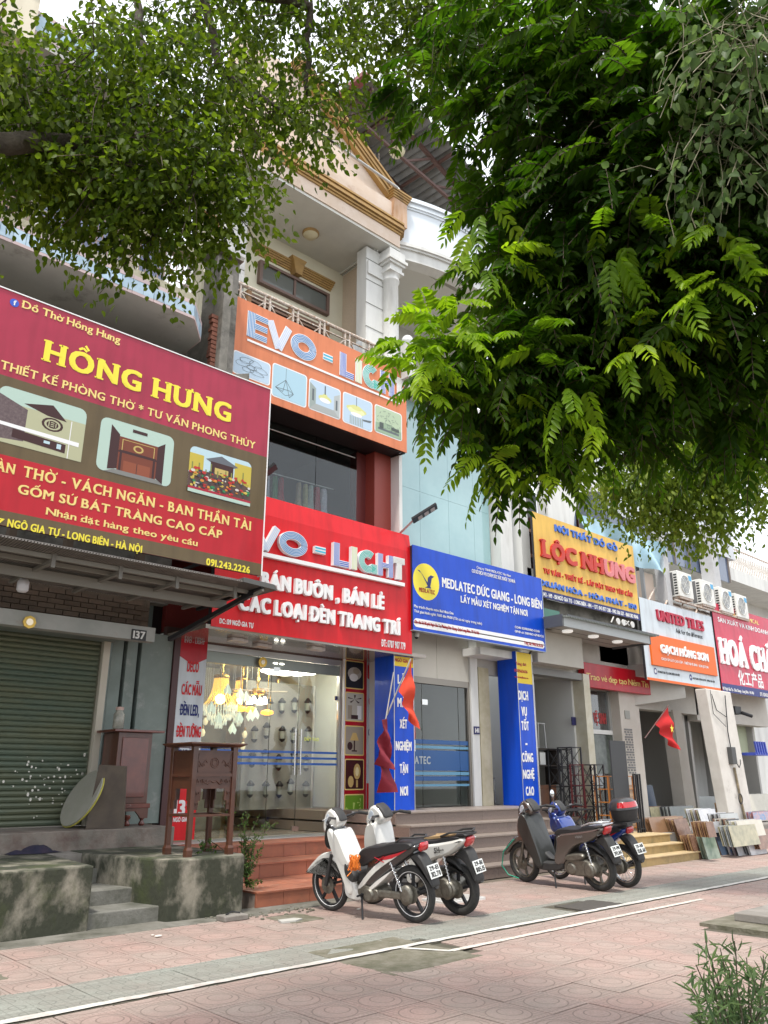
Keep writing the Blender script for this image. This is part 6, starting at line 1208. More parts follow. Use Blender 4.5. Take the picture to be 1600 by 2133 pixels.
for i, (px, py, lab) in enumerate(((511, 1477, 'pair of orange glowing glass bowls hanging below the fan'), (556, 1484, 'orange glowing glass bowl hanging right below the fan'))):
    p = atY(px, py, 12.4); t = thing('pendant_lamp', lab, 'lamp', p)
    for s_ in ((-1, 1) if i == 0 else (0,)): MB().lathe([(.03, .05), (.11, .02), (.12, -.02), (.05, -.05)], (p.x+.1*s_, p.y, p.z), 16).link('glass_bowl', mat('orange glass glow', (1, .36, .03), .3, emit=2.2), t)
    MB().tube([(p.x, p.y, p.z), (p.x, p.y, 3.5)], .006, 5).link('cord', GOLDM, t)
def flower_lamp(px, py, r, lab, Z=3.35):
    p = atZ(px, py, Z); t = thing('ceiling_lamp', lab, 'lamp', p)
    for k in range(10): a_ = 6.2832*k/10; MB().sphere((p.x+r*.68*math.cos(a_), p.y+r*.68*math.sin(a_), Z), r*.34, 10, 6, (1, 1, .22)).link('petal', COOL, t)
    MB().lathe([(r*.5, .05), (r*.5, -.04), (.02, -.06)], p, 18).link('centre_disc', COOL, t)
flower_lamp(606, 1398, .55, 'large white flower shaped ceiling light glowing inside the lamp shop', 3.30); flower_lamp(560, 1386, .32, 'smaller white flower shaped ceiling light behind the gold mirror', 3.32); flower_lamp(645, 1392, .35, 'white ceiling light glowing at the back right of the lamp shop', 3.38)
B(5.96, 8.35, 13.5, 13.55, .56, 3.45).link('reflection_partition', mat('olive partition painted as dark reflection', (.13, .12, .08), .6, col2=(.22, .21, .15), ns=3), label='olive partition painted as dark reflection at the back left of the lamp shop', category='partition')  # dark olive tone stands in for the reflection in the shop glass
HG = mat('dull brass', (.35, .24, .1), .3, .7); hg0 = None
HL_ = ('leftmost', 'second', 'third', 'fourth', 'fifth', 'sixth', 'seventh', 'eighth', 'ninth', 'tenth', 'eleventh', 'rightmost')
for k in range(12):
    x, y, z = 6.4+k*.22, 12.6+.3*(k % 4), 2.0+.22*((k*5) % 4)
    if hg0 is None:
        hg0 = thing('pendant_lamp', HL_[k]+' small glass drop pendant counted from the left in the lamp shop', 'lamp', (x, y, z), group='small glass drop pendants in the lamp shop'); MB().tube([(0, 0, .05), (0, 0, 1.6)], .003, 4).link('cord', ALU, hg0, local=True); MB().lathe([(.01, .12), (.03, .08), (.02, .05)], (0, 0, 0), 8).link('cap', HG, hg0, local=True); MB().lathe([(.02, .06), (.05, .0), (.035, -.06), (.005, -.08)], (0, 0, 0), 10).link('glass_drop', mat('faint lit glass', (.75, .66, .4), .2, emit=.5), hg0, local=True)
    else: copy_thing(hg0, (x, y, z), label=HL_[k]+(' small glass drop pendant counted from the left in the lamp shop' if k in (0, 11) else ' small glass drop pendant from the left in the lamp shop'))
pd = thing('display_panel', 'grey display board of wall lanterns inside the lamp shop', 'display', (8.6, 13, .6)); B(8.35, 9.95, 12.9, 13.0, .9, 3.2).link('board', mat('grey display board', (.24, .235, .21), .5, col2=(.30, .29, .25), ns=2), pd); B(9.95, 9.99, 12.88, 13.0, .9, 3.2).link('edge', WHITE, pd)
lan0 = None; k = 0; LL_ = lambda i, j: 'black wall lantern, %s in the %s row of the display board' % (('leftmost', 'left of centre', 'central', 'right of centre', 'rightmost')[i], ('bottom', 'second lowest', 'second highest', 'top')[j])
for i in range(5):
    for j in range(4):
        x, z = 8.5+i*.31, 1.25+j*.5
        if lan0 is None:
            lan0 = thing('wall_lantern', LL_(i, j), 'lamp', (x, 12.8, z), group='black wall lanterns on the display board')
            MB().lathe([(.02, .16), (.05, .12), (.08, .08), (.055, .06)], (0, 0, 0), 8).lathe([(.06, -.08), (.04, -.12), (.01, -.14)], (0, 0, 0), 8).link('metal_frame', BLACK, lan0, local=True); MB().lathe([(.04, -.08), (.055, .07)], (0, 0, 0), 8).link('glass_body', mat('lantern glass', (.3, .32, .28), .2), lan0, local=True)
        else: copy_thing(lan0, (x+random.uniform(-.04, .04), 12.8, z+random.uniform(-.06, .06)), label=LL_(i, j))
t = thing('wall_ornament', 'gold swirl wall ornament on the cream wall inside the lamp shop', 'ornament', (9.5, 12.6, 1.8)); mb = MB()
for r_, x, z in ((.28, 12.5, 2.45), (.2, 12.25, 2.2), (.12, 12.7, 1.9), (.16, 12.9, 2.2)):
    mb.tube([(10.285, x+.75+r_*f*math.cos(f*9), z+r_*f*math.sin(f*9)) for f in [k/30 for k in range(31)]], .016, 5)
mb.link('swirls', mat('old gold', (.35, .24, .09), .4, .6), t)
for z_ in (1.5, 1.9): pass
# ---- lamps on the shiny soffit over the shop door
for i, (px, py) in enumerate(((497, 1333), (548, 1345), (660, 1351))): p = atZ(px, py, 3.5); p.y = min(max(p.y, 10.4), 11.2); t = thing('ceiling_lamp', ('white square lamp at the left of the shop soffit', 'white square lamp in the middle of the shop soffit', 'white square lamp at the right of the shop soffit')[i], 'lamp', p); MB().prism(rrect(p.x-.17, p.x+.05, p.y-.1, p.y+.1, .05), 3.47, 3.515, 'z').prism(rrect(p.x-.02, p.x+.17, p.y-.05, p.y+.14, .05), 3.475, 3.516, 'z').link('lamp_body', mat('pale lamp plate', (.6, .57, .55), .3), t)
# ================================================================== shop goods at the furniture shop
def rack(name, label, cat, f0, f1, ytop, depth, m, levels, zb=.436, brace=False, slats=0, group=None, w=.028):
    a, b = atZ(*f0, zb), atZ(*f1, zb); b.y = a.y; b = Vector((atY(f1[0], f1[1], a.y).x, a.y, zb)); H_ = atY(f0[0], ytop, a.y).z
    t = thing(name, label, cat, ((a.x+b.x)/2, a.y, zb), group=group)
    for x in (a.x, b.x):
        for y in (a.y, a.y+depth): B(x-w/2, x+w/2, y-w/2, y+w/2, zb, H_).link('post', m, t)
    for k in range(levels+1):
        z = zb+.06+(H_-zb-.08)*k/levels; B(a.x, b.x, a.y-.01, a.y+depth+.01, z, z+.018).link('shelf', m, t)
        if slats and k < levels:
            for q in range(1, slats): x = a.x+(b.x-a.x)*q/slats; B(x-.007, x+.007, a.y+depth-.008, a.y+depth+.008, z, z+(H_-zb-.08)/levels).link('slat', m, t)
        if brace and k < levels:
            z2 = z+(H_-zb-.08)/levels; g = MB()
            for x in (a.x, b.x): g.bar((x, a.y, z), (x, a.y+depth, z2), .01).bar((x, a.y, z2), (x, a.y+depth, z), .01)
            g.bar((a.x, a.y+depth, z), (b.x, a.y+depth, z2), .01).bar((a.x, a.y+depth, z2), (b.x, a.y+depth, z), .01).link('cross_brace', m, t)
    return t
OW = mat('orange varnished wood', (.46, .17, .025), .35, col2=(.36, .12, .02), ns=8, coat=.3); DR = mat('dark red painted wood', (.09, .012, .01), .4); BR = mat('bamboo brown wood', (.30, .19, .08), .5, col2=(.22, .13, .05), ns=10)
rack('shelf_rack', 'orange varnished slatted shelf in front of the marble shop window', 'shelf', (1276, 1735), (1328, 1735), 1616, .32, OW, 4, slats=5)
rack('shelf_rack', 'dark red narrow shelf left of the orange shelf', 'shelf', (1224, 1733), (1249, 1733), 1592, .3, DR, 6, slats=3)
rack('shelf_rack', 'black metal rack with crossed braces, the nearer of two at the furniture shop wall', 'shelf', (1180, 1728), (1203, 1728), 1560, .35, BLACK, 4, zb=.44, brace=True); rack('shelf_rack', 'black metal rack with crossed braces between the first black rack and the dark red shelf', 'shelf', (1203, 1729), (1222, 1729), 1556, .35, BLACK, 4, zb=.44, brace=True)
rack('shelf_rack', 'small black metal table rack left of the orange shelf, with a dark box on it', 'shelf', (1250, 1734), (1268, 1734), 1592, .3, BLACK, 3, brace=True)
t = rack('panel_stand', 'tall black display panel behind the orange shelf', 'panel', (1335, 1735), (1344, 1735), 1612, .05, BLACK, 1); a = atZ(1322, 1740, .436); B(a.x, a.x+.55, a.y+.35, a.y+.38, .44, 2.15).link('panel', mat('charcoal panel', (.035, .037, .04), .6), t)
wp = thing('wood_sample_stack', 'stack of pale striped wood sample planks behind the orange shelf', 'planks', (13.6, 8.8, .44)); a = atZ(1328, 1732, .436)
for i in range(16): B(a.x-.02, a.x+.32, a.y+.1, a.y+.2, .44+i*.055, .44+i*.055+.05).link('plank', (mat('pale plank', (.45, .33, .22), .5, col2=(.36, .25, .16), ns=9), mat('brown plank', (.30, .18, .11), .5, col2=(.36, .25, .16), ns=9))[i % 2], wp)
t = thing('folding_table', 'black folding table with crossed legs behind the blue motorbike', 'table', (12, 9.0, .44)); a, b = atZ(1178, 1742, .436), atZ(1238, 1742, .436); H_ = atY(1180, 1690, a.y).z; b.y = a.y; bx = atY(1238, 1742, a.y).x
B(a.x-.05, bx+.05, a.y, a.y+.45, H_, H_+.025).link('table_top', BLACK, t)
for y in (a.y+.03, a.y+.42): MB().bar((a.x, y, .44), (bx-.1, y, H_), .022).bar((bx-.1, y, .44), (a.x, y, H_), .022).bar(((a.x+bx)/2+.1, y, .44), (bx, y, H_), .022).bar((bx+.05, y, .44), ((a.x+bx)/2, y, H_), .022).link('crossed_legs', BLACK, t)
def chair(px, py, lab, m, mf, zb=.94):
    a = atZ(px, py, zb); t = thing('chair', lab, 'chair', a); x, y = a.x, a.y
    B(x, x+.38, y, y+.38, zb+.42, zb+.45).link('seat', m, t, bev=.01); MB().prism(rrect(x+.02, x+.36, zb+.55, zb+.85, .05), y+.37, y+.39).link('backrest', m, t)
    for sx in (.01, .37):
        for sy in (0, .38): MB().tube([(x+sx, y+sy, zb), (x+sx, y+sy, zb+(.45 if sy == 0 else .87))], .012, 6).link('leg', mf, t)
    return t
chair(1118, 1722, 'steel framed chair with grey green back right of the blue DỊCH VỤ pillar', mat('grey green seat', (.22, .26, .23), .5), MATS['steel'], .44)
B(14.2, 16.0, 12.0, 12.4, .45, 1.25).link('counter', WOODD, label='long dark red wooden cabinet at the back of the furniture shop', category='cabinet', bev=.01)
t = thing('sideboard', 'brown sideboard with two doors inside the furniture shop', 'sideboard', (15.0, 11.4, .45)); B(14.3, 15.7, 11.3, 11.75, .45, 1.3).link('body', mat('chestnut wood', (.16, .06, .025), .35, col2=(.1, .035, .015), ns=6, coat=.2), t, bev=.01)
for x in (14.35, 15.05): B(x, x+.62, 11.28, 11.3, .55, 1.2).link('door', MATS['chestnut wood'], t, bev=.008)
t = thing('bookcase', 'dark open bookcase with white boxes standing on the sideboard', 'bookcase', (15, 11.5, 1.3)); MB().box(14.3, 15.9, 11.35, 11.7, 2.05, 2.09).box(14.3, 15.9, 11.35, 11.7, 1.7, 1.73).box(14.3, 14.34, 11.35, 11.7, 1.31, 2.05).box(15.1, 15.14, 11.35, 11.7, 1.31, 2.05).box(15.86, 15.9, 11.35, 11.7, 1.31, 2.05).link('frame', mat('black brown board', (.04, .03, .025), .5), t)
B(15.3, 15.5, 11.4, 11.6, 1.735, 2.0).link('white_box', WHITE, label='white box in the upper right bay of the dark bookcase', category='box')
for i, (x, c_, lab) in enumerate(((14.75, (.1, .28, .04), 'green plastic stool on top of the dark bookcase'), (15.4, (.45, .46, .46), 'grey metal stand on top of the dark bookcase'))):
    t = thing('stool', lab, 'stool', (x, 11.5, 2.1)); m = mat('stool colour %d' % i, c_, .45); B(x-.15, x+.15, 11.38, 11.66, 2.42+.2*i, 2.45+.2*i).link('seat', m, t, bev=.01)
    for sx in (-.14, .14):
        for sy in (11.4, 11.64): MB().bar((x+sx, sy, 2.095), (x+sx*.8, sy, 2.42+.2*i), .03).link('leg', m, t)
t = thing('stool_stack', 'stack of blue plastic stools left of the blue DỊCH VỤ pillar', 'stools', (13.0, 12, 1)); BP = mat('blue plastic', (.06, .09, .42), .4)
for k in range(5): MB().prism([(12.95, 1.75+k*.07), (13.3, 1.75+k*.07), (13.27, 2.0+k*.07), (12.98, 2.0+k*.07)], 11.9, 12.2).link('stool', BP, t)
t = thing('side_table', 'yellow brown wooden side table below the blue stools', 'table', (13.2, 11.9, .95)); B(13.0, 13.6, 11.7, 12.1, 1.6, 1.65).box(13.0, 13.05, 11.7, 12.1, 1.2, 1.6).box(13.55, 13.6, 11.7, 12.1, 1.2, 1.6).link('body', mat('yellow brown wood', (.4, .24, .07), .4), t)
B(12.98, 13.9, 11.8, 12.4, .94, 1.2).link('low_cabinet', WOODD, label='low dark wooden cabinet under the side table', category='cabinet')
t = thing('desk', 'small grey metal desk at the top of the granite steps beside the marble pillar', 'desk', (12.9, 11.2, .93)); B(12.98, 13.45, 11.2, 11.5, 1.42, 1.45).box(13.0, 13.28, 11.22, 11.5, .94, 1.41).link('body', mat('grey metal', (.36, .37, .34), .4, .3), t); MB().tube([(13.05, 11.18, 1.46), (13.1, 11.18, 1.52), (13.25, 11.18, 1.52), (13.3, 11.18, 1.46)], .012, 6).tube([(13.43, 11.2, .94), (13.43, 11.2, 1.42)], .012, 6).link('rail', MATS['steel'], t)
t = thing('hanging_charm', 'small red hanging charm on the white wall of the furniture shop', 'charm', (15.6, 11.3, 2)); p = atY(1194, 1495, 11.4); MB().tube([(p.x, p.y, p.z+.3), (p.x, p.y, p.z-.25)], .006, 5).sphere((p.x, p.y, p.z+.1), .035).sphere((p.x, p.y, p.z-.02), .03).box(p.x-.02, p.x+.02, p.y-.02, p.y+.02, p.z-.25, p.z-.08).link('charm', FV, t)
# goods of the far shop
rack('shelf_rack', 'bamboo brown lattice rack right of the white street column', 'shelf', (1562, 1672), (1590, 1672), 1552, .35, BR, 4, zb=.4, slats=4); rack('shelf_rack', 'shorter brown lattice rack closest to the white street column', 'shelf', (1545, 1672), (1560, 1672), 1588, .35, mat('red brown lattice', (.2, .09, .04), .5), 5, zb=.4, slats=3); rack('shelf_rack', 'black rack stacked with blue chairs at the right edge', 'shelf', (1580, 1640), (1612, 1640), 1556, .4, BLACK, 3, zb=.8, brace=True)
t = thing('chair_stack', 'upturned blue plastic chairs on the black rack at the right edge', 'chairs', (24.4, 10.3, 2.4)); p = atY(1575, 1552, 10.2)
for k in range(5): MB().bar((p.x+k*.16, 10.2, p.z-.25), (p.x-.06+k*.16, 10.2, p.z+.1), .05).link('chair_leg', BP, t)
B(p.x-.1, p.x+1.0, 10.2, 10.6, p.z-.28, p.z-.2).link('seat', BP, t)
# ================================================================== tile shop goods on the pavement
def tmat(n, c, c2, ns=6, **k): return mat('tile '+n, c, .25, col2=c2, ns=ns, **k)
TM = {'brown': tmat('brown board', (.27, .155, .085), (.22, .12, .065), 3), 'wood': tmat('wood grain', (.26, .15, .10), (.15, .08, .055), 9), 'green': tmat('green marble', (.09, .14, .10), (.30, .36, .28), 3.2, detail=2), 'blue': tmat('slate blue', (.085, .125, .20), (.10, .14, .21), 5), 'grey': tmat('grey', (.22, .24, .25), (.18, .2, .2), 4), 'cream': tmat('cream', (.55, .52, .44), (.48, .45, .37), 6), 'white': tmat('white marble', (.60, .60, .60), (.42, .43, .46), 5), 'print': tmat('printed', (.12, .25, .45), (.5, .3, .28), 9, detail=3), 'olive': tmat('olive pattern', (.26, .25, .17), (.42, .38, .25), 6, detail=2), 'red': tmat('red', (.35, .06, .05), (.3, .2, .18), 12), 'dark': tmat('dark', (.05, .05, .055), (.08, .08, .08), 5), 'pale': tmat('pale grey', (.42, .44, .43), (.36, .38, .38), 4), 'tan': tmat('tan', (.42, .28, .15), (.36, .22, .11), 3)}
def tiles(label, bl, br, tops, zb, m, n=1, step=.035, lean=.25, mats=None, ylean=0):
    lean *= .9; ylean *= .42; n = n+3; step *= .8
    """a leaning pack of large tiles: front face seen between bl and br, top at pixel row tops"""
    a = atZ(bl[0], bl[1], zb); bx_ = atY(br[0], br[1], a.y).x; H_ = atY(bl[0], tops, a.y+.06).z-zb
    t = thing('tile_stack', label, 'tiles', ((a.x+bx_)/2, a.y, zb), group='tile samples leaning in front of the tile shop')
    for k in range(n):
        mm = TM[(mats[k % len(mats)] if mats else m)]; o = k*step; h2 = H_*random.uniform(.93, 1.03) if k else H_; dx = random.uniform(-.03, .03) if k else 0
        x0, x1, y0 = a.x+dx+o*.25, bx_+dx+o*.25, a.y+o; ly = lean*h2; yl = ylean*h2/.5
        vs = [(x0, y0, zb), (x1, y0, zb), (x1, y0+.012, zb), (x0, y0+.012, zb), (x0-yl, y0+ly, zb+h2), (x1-yl, y0+ly, zb+h2), (x1-yl, y0+ly+.012, zb+h2), (x0-yl, y0+ly+.012, zb+h2)]
        MB().add(vs, [(0, 3, 2, 1), (4, 5, 6, 7), (0, 1, 5, 4), (1, 2, 6, 5), (2, 3, 7, 6), (3, 0, 4, 7)]).link('tile', mm, t)
tiles('wide brown board pack leaning beside the yellow steps', (1370, 1768), (1442, 1768), 1703, .12, 'brown', 4, .05, .2, ylean=.12)
tiles('brown ended pack of tall planks behind the green marble tile', (1425, 1768), (1452, 1768), 1705, .1, 'wood', 6, .05, .2, mats=['wood', 'brown', 'tan'], ylean=.25)
tiles('pack of wood grain tiles with the green marble tile on its right', (1452, 1791), (1478, 1791), 1738, 0, 'wood', 5, .04, .15, mats=['wood', 'tan', 'brown'], ylean=.2)
tiles('green marble tile with pale veins nearest the pavement', (1476, 1791), (1503, 1791), 1738, .0, 'green', 2, .03, .12, ylean=.25)
tiles('slate blue tall tile right of the green marble tile', (1505, 1782), (1527, 1782), 1722, 0, 'blue', 3, .03, .2, mats=['blue', 'wood', 'wood'], ylean=.2)
tiles('thin red brown planks left of the slate blue tile', (1492, 1780), (1505, 1780), 1723, 0, 'wood', 4, .04, .2, mats=['wood', 'red', 'brown'], ylean=.25)
tiles('sheaf of small white tiles tipping over on the pavement', (1540, 1783), (1562, 1783), 1757, 0, 'white', 7, .03, .14, mats=['white', 'dark', 'print', 'white'], ylean=.3)
tiles('sheaf of white marble sample tiles at the pavement edge', (1566, 1782), (1600, 1782), 1756, 0, 'white', 8, .03, .14, mats=['white', 'white', 'pale', 'dark'], ylean=.3)
tiles('row of printed dark and white sample tiles between the white sheaves', (1553, 1778), (1570, 1778), 1752, .03, 'white', 5, .03, .14, mats=['dark', 'white', 'wood'], ylean=.28)
tiles('olive patterned large tile behind the white sheaves', (1530, 1765), (1586, 1765), 1720, .2, 'olive', 4, .05, .2, mats=['olive', 'grey', 'pale'])
tiles('cream topped pack behind the olive patterned tile', (1544, 1745), (1597, 1745), 1710, .35, 'cream', 4, .05, .2, mats=['cream', 'white', 'olive'])
tiles('brown wood grain board at the right edge of the display', (1585, 1770), (1615, 1770), 1728, .1, 'wood', 5, .04, .2, mats=['wood', 'brown'], ylean=.15)
tiles('grey large tiles in the middle of the display', (1508, 1725), (1545, 1725), 1695, .45, 'white', 6, .05, .2, mats=['pale', 'white', 'dark'])
tiles('patterned white and brown sample tiles in a row', (1465, 1722), (1500, 1722), 1686, .4, 'white', 7, .05, .2, mats=['white', 'olive', 'wood', 'white'], ylean=.1)
tiles('flower printed white tile above the slate blue tile', (1490, 1735), (1520, 1735), 1711, .42, 'white', 2, .05, .1, mats=['white', 'tan'])
tiles('stack of pale grey tiles in front of the tile shop opening', (1455, 1690), (1510, 1690), 1661, .55, 'pale', 9, .06, .1, mats=['pale', 'dark', 'pale', 'white'])
tiles('low dark slab pack left of the pale grey stack', (1400, 1705), (1450, 1705), 1680, .5, 'dark', 6, .05, .15, mats=['grey', 'dark', 'pale'])
tiles('red tipped sample sheaf between the dark and pale stacks', (1412, 1690), (1432, 1690), 1660, .55, 'red', 6, .05, .15, mats=['red', 'dark', 'white'], ylean=.1)
tiles('tan wooden tile standing above the grey tiles', (1506, 1700), (1548, 1700), 1672, .5, 'tan', 2, .05, .1)
tiles('maroon board beside the tan wooden tile', (1550, 1700), (1563, 1700), 1673, .5, 'red', 2, .05, .1)
tiles('cream ribbed tiles in the tall stack at the right edge', (1566, 1690), (1612, 1690), 1655, .55, 'cream', 5, .06, .1, mats=['cream', 'white'])
tiles('blue and red printed tile carton in front of the cream ribbed tiles', (1572, 1710), (1614, 1710), 1692, .45, 'print', 3, .05, .1, mats=['print', 'red', 'print'])
tiles('grey and slate tile panel beside the black display panel', (1347, 1700), (1373, 1700), 1636, .5, 'grey', 3, .06, .15, mats=['blue', 'grey', 'pale'])
tiles('blue printed brick pattern tiles sloping down at the shop pillar', (1376, 1690), (1398, 1690), 1634, .5, 'print', 5, .06, .2, mats=['print', 'wood', 'tan'], ylean=.3)
tiles('weathered grey wood tiles above the brown board pack', (1358, 1705), (1395, 1705), 1681, .5, 'olive', 3, .05, .1, mats=['olive', 'pale', 'wood'])
tiles('pale grey slab pack at the back of the display near the white column', (1480, 1680), (1500, 1680), 1660, .55, 'grey', 5, .05, .1, mats=['grey', 'pale'])
tiles('narrow dark and cream tile pack between the grey tiles and the cream topped pack', (1520, 1735), (1546, 1735), 1706, .42, 'cream', 6, .05, .1, mats=['dark', 'cream', 'wood'], ylean=.1)
tiles('wood plank pack in the middle of the display', (1478, 1745), (1494, 1745), 1712, .42, 'wood', 6, .05, .1, mats=['wood', 'tan', 'brown'], ylean=.15)
tiles('white speckled tile leaning in front of the yellow brown board pack', (1455, 1735), (1478, 1735), 1712, .42, 'white', 2, .05, .1)
tiles('slanted stack of pale samples at the foot of the shop pillar', (1345, 1640), (1372, 1640), 1622, .9, 'pale', 5, .06, .1, mats=['pale', 'grey', 'white'])
B(15.4, 26, 8.75, 9.6, -.05, .40).link('display_step', CONCL, kind='structure')
# ================================================================== motorbikes (local: x right, y forward, z up)
RUB = mat('tyre rubber', (.022, .022, .022), .85, col2=(.04, .038, .035), ns=30); BPL = mat('black textured plastic', (.025, .025, .027), .6, col2=(.035, .034, .032), ns=20); SEATM = mat('black vinyl seat', (.02, .02, .022), .5, bump=.2, bs=200)
ENG = mat('dirty engine metal', (.22, .21, .18), .45, .7, col2=(.13, .12, .1), ns=25); CHR = mat('chrome', (.6, .6, .6), .15, 1); TAIL = mat('red tail lens', (.45, .01, .015), .12, coat=1); LENS = mat('headlamp lens', (.45, .5, .56), .06, spec=1, coat=1); PLW = mat('plate white', (.62, .64, .62), .4); PLB = mat('plate black print', (.015, .015, .015), .5)
def puff(poly, w, taper=.72, inset=.012, x0=0):
    """rounded body panel from a side outline in (y,z), half width w"""
    n = len(poly); cy = sum(p[0] for p in poly)/n; cz = sum(p[1] for p in poly)/n
    def off(d):
        o = []
        for i in range(n):
            a, b, c = Vector(poly[i-1]), Vector(poly[i]), Vector(poly[(i+1) % n]); e1 = (b-a).normalized(); e2 = (c-b).normalized(); nn = Vector((-(e1.y+e2.y), e1.x+e2.x))
            if nn.length < 1e-4: nn = Vector((-e1.y, e1.x))
            nn.normalize(); o.append(b+nn*d*SG)
        return o
    area = sum(poly[i-1][0]*poly[i][1]-poly[i][0]*poly[i-1][1] for i in range(n)); SG = 1 if area > 0 else -1
    r0, r1, r2 = off(0), off(inset*.5), off(inset*1.6); q = lambda r, x: [(x0+x, p[0], p[1]) for p in r]
    mb = MB(); mb.rings([q(r2, -w), q(r1, -w*.9), q(r0, -w*taper), q(r0, w*taper), q(r1, w*.9), q(r2, w)]); return mb
def smooth_poly(p, it=1):
    for _ in range(it):
        o = []
        for i in range(len(p)): a, b = p[i], p[(i+1) % len(p)]; o += [(a[0]*.75+b[0]*.25, a[1]*.75+b[1]*.25), (a[0]*.25+b[0]*.75, a[1]*.25+b[1]*.75)]
        p = o
    return p
def P2(name, poly, w, m, t, it=2, taper=.72, inset=.012, x0=0): return puff(smooth_poly(poly, it), w, taper, inset, x0).link(name, m, t, local=True)
def wheel(t, y, R_, tw, rim, spokes, kind, line=None):
    o = MB(); n = 40; rg = []
    for k in range(n):
        a = 6.28319*k/n; rg.append([((tw*math.cos(b)), y+(R_-tw*.9+tw*.9*math.sin(b))*math.cos(a), R_+(R_-tw*.9+tw*.9*math.sin(b))*math.sin(a)) for b in [6.28319*j/10 for j in range(10)]])
    o.rings(rg, closed=True); w = o.link('tyre', RUB, t, local=True)
    rr_ = R_-tw*1.75; q = MB()
    rgs = []
    for k in range(n): a = 6.28319*k/n; rgs.append([(sx*tw*.62, y+r_*math.cos(a), R_+r_*math.sin(a)) for sx, r_ in ((-1, rr_+.014), (1, rr_+.014), (1, rr_-.012), (-1, rr_-.012))])
    q.rings(rgs, closed=True); q.link('rim', rim, w, local=True)
    if line:
        q = MB(); rgs = []
        for k in range(n): a = 6.28319*k/n; rgs.append([(sx*(tw*.72), y+r_*math.cos(a), R_+r_*math.sin(a)) for sx, r_ in ((-1, rr_+.016), (1, rr_+.016), (1, rr_+.005), (-1, rr_+.005))])
        q.rings(rgs, closed=True); q.link('rim_stripe', line, w, local=True)
    s_ = MB()
    for k in range(spokes):
        a = 6.28319*k/spokes+.4
        if kind == 'cast': s_.bar((0, y+.03*math.cos(a), R_+.03*math.sin(a)), (0, y+rr_*math.cos(a), R_+rr_*math.sin(a)), .026, .034, up=(1, 0, 0))
        else: s_.tube([(.03*(-1)**k, y+.035*math.cos(a+.3), R_+.035*math.sin(a+.3)), (0, y+rr_*math.cos(a), R_+rr_*math.sin(a))], .0028, 4)
    s_.link('spokes', rim if kind == 'cast' else CHR, w, local=True); MB().lathe([(.02, -.06), (.05, -.045), (.05, .045), (.02, .06)], (0, y, R_), 14, 'x').link('hub', ENG, w, local=True)
    MB().lathe([(.095, -.05), (.095, -.046)], (0, y, R_), 24, 'x').link('brake_disc', ENG, w, local=True)
def plate(t, l1, l2, y, z, tilt=.45):
    c, s_ = math.cos(tilt), math.sin(tilt); w, h_ = .095, .07
    def fr(u, v, d): return (u, y-.035+v*s_-d*c, z+v*c+d*s_)
    mb = MB(); mb.add([fr(-w, -h_, 0), fr(w, -h_, 0), fr(w, h_, 0), fr(-w, h_, 0), fr(-w, -h_, -.008), fr(w, -h_, -.008), fr(w, h_, -.008), fr(-w, h_, -.008)], [(0, 1, 2, 3), (7, 6, 5, 4), (0, 4, 5, 1), (1, 5, 6, 2), (2, 6, 7, 3), (3, 7, 4, 0)])
    o = mb.link('number_plate', PLW, t, local=True)
    mb = MB(); text(mb, l1, -.075, .012, .042, 0, x1=.075, bold=.05, frame=lambda u, v, d: fr(u, v, .002+d)); text(mb, l2, -.08, -.055, .048, 0, x1=.08, bold=.05, frame=lambda u, v, d: fr(u, v, .002+d)); mb.link('plate_lettering', PLB, o, local=True)
def shock(t, x, y0, z0, y1, z1, m=CHR):
    pts = []; n = 60
    for k in range(n+1): f = k/n; a = f*6.2832*9; pts.append((x+.024*math.cos(a), y0+(y1-y0)*f+.0*math.sin(a), z0+(z1-z0)*f+.024*math.sin(a)*.5))
    MB().tube(pts, .006, 5).tube([(x, y0, z0), (x, y1, z1)], .012, 6).link('shock_absorber', m, t, local=True)
def kick(t):
    MB().tube([(-.12, .02, .26), (-.22, -.06, .01)], .011, 6).tube([(-.22, -.06, .012), (-.25, -.10, .008)], .012, 6).link('kickstand', BLACK, t, local=True)
def place(t, rear, front, lean):
    r, f = Vector(rear), Vector(front); m = (r+f)/2; t.location = (m.x, m.y, 0); a = math.atan2(-(f.x-r.x), f.y-r.y); t.rotation_euler = (0, -lean, a)
def squeeze(t, k):
    """shortens the tail overhang of a bike body without touching its wheels"""
    def go(o):
        if o.type == 'MESH' and not o.name.startswith('tyre'):
            for v in o.data.vertices:
                if v.co.y < -.5: v.co.y = -.5+(v.co.y+.5)*k
        if not o.name.startswith('tyre'):
            for c in o.children: go(c)
    go(t)
PEARL = mat('white bike paint', (.66, .66, .63), .18, coat=1, col2=(.58, .57, .53), ns=3); GLB = mat('glossy black paint', (.018, .016, .017), .15, coat=1); GRB = mat('grey brown bike paint', (.115, .098, .088), .22, .4, coat=1); BLP = mat('blue bike paint', (.012, .04, .22), .15, coat=1); SIL = mat('silver trim', (.55, .56, .58), .25, .7)
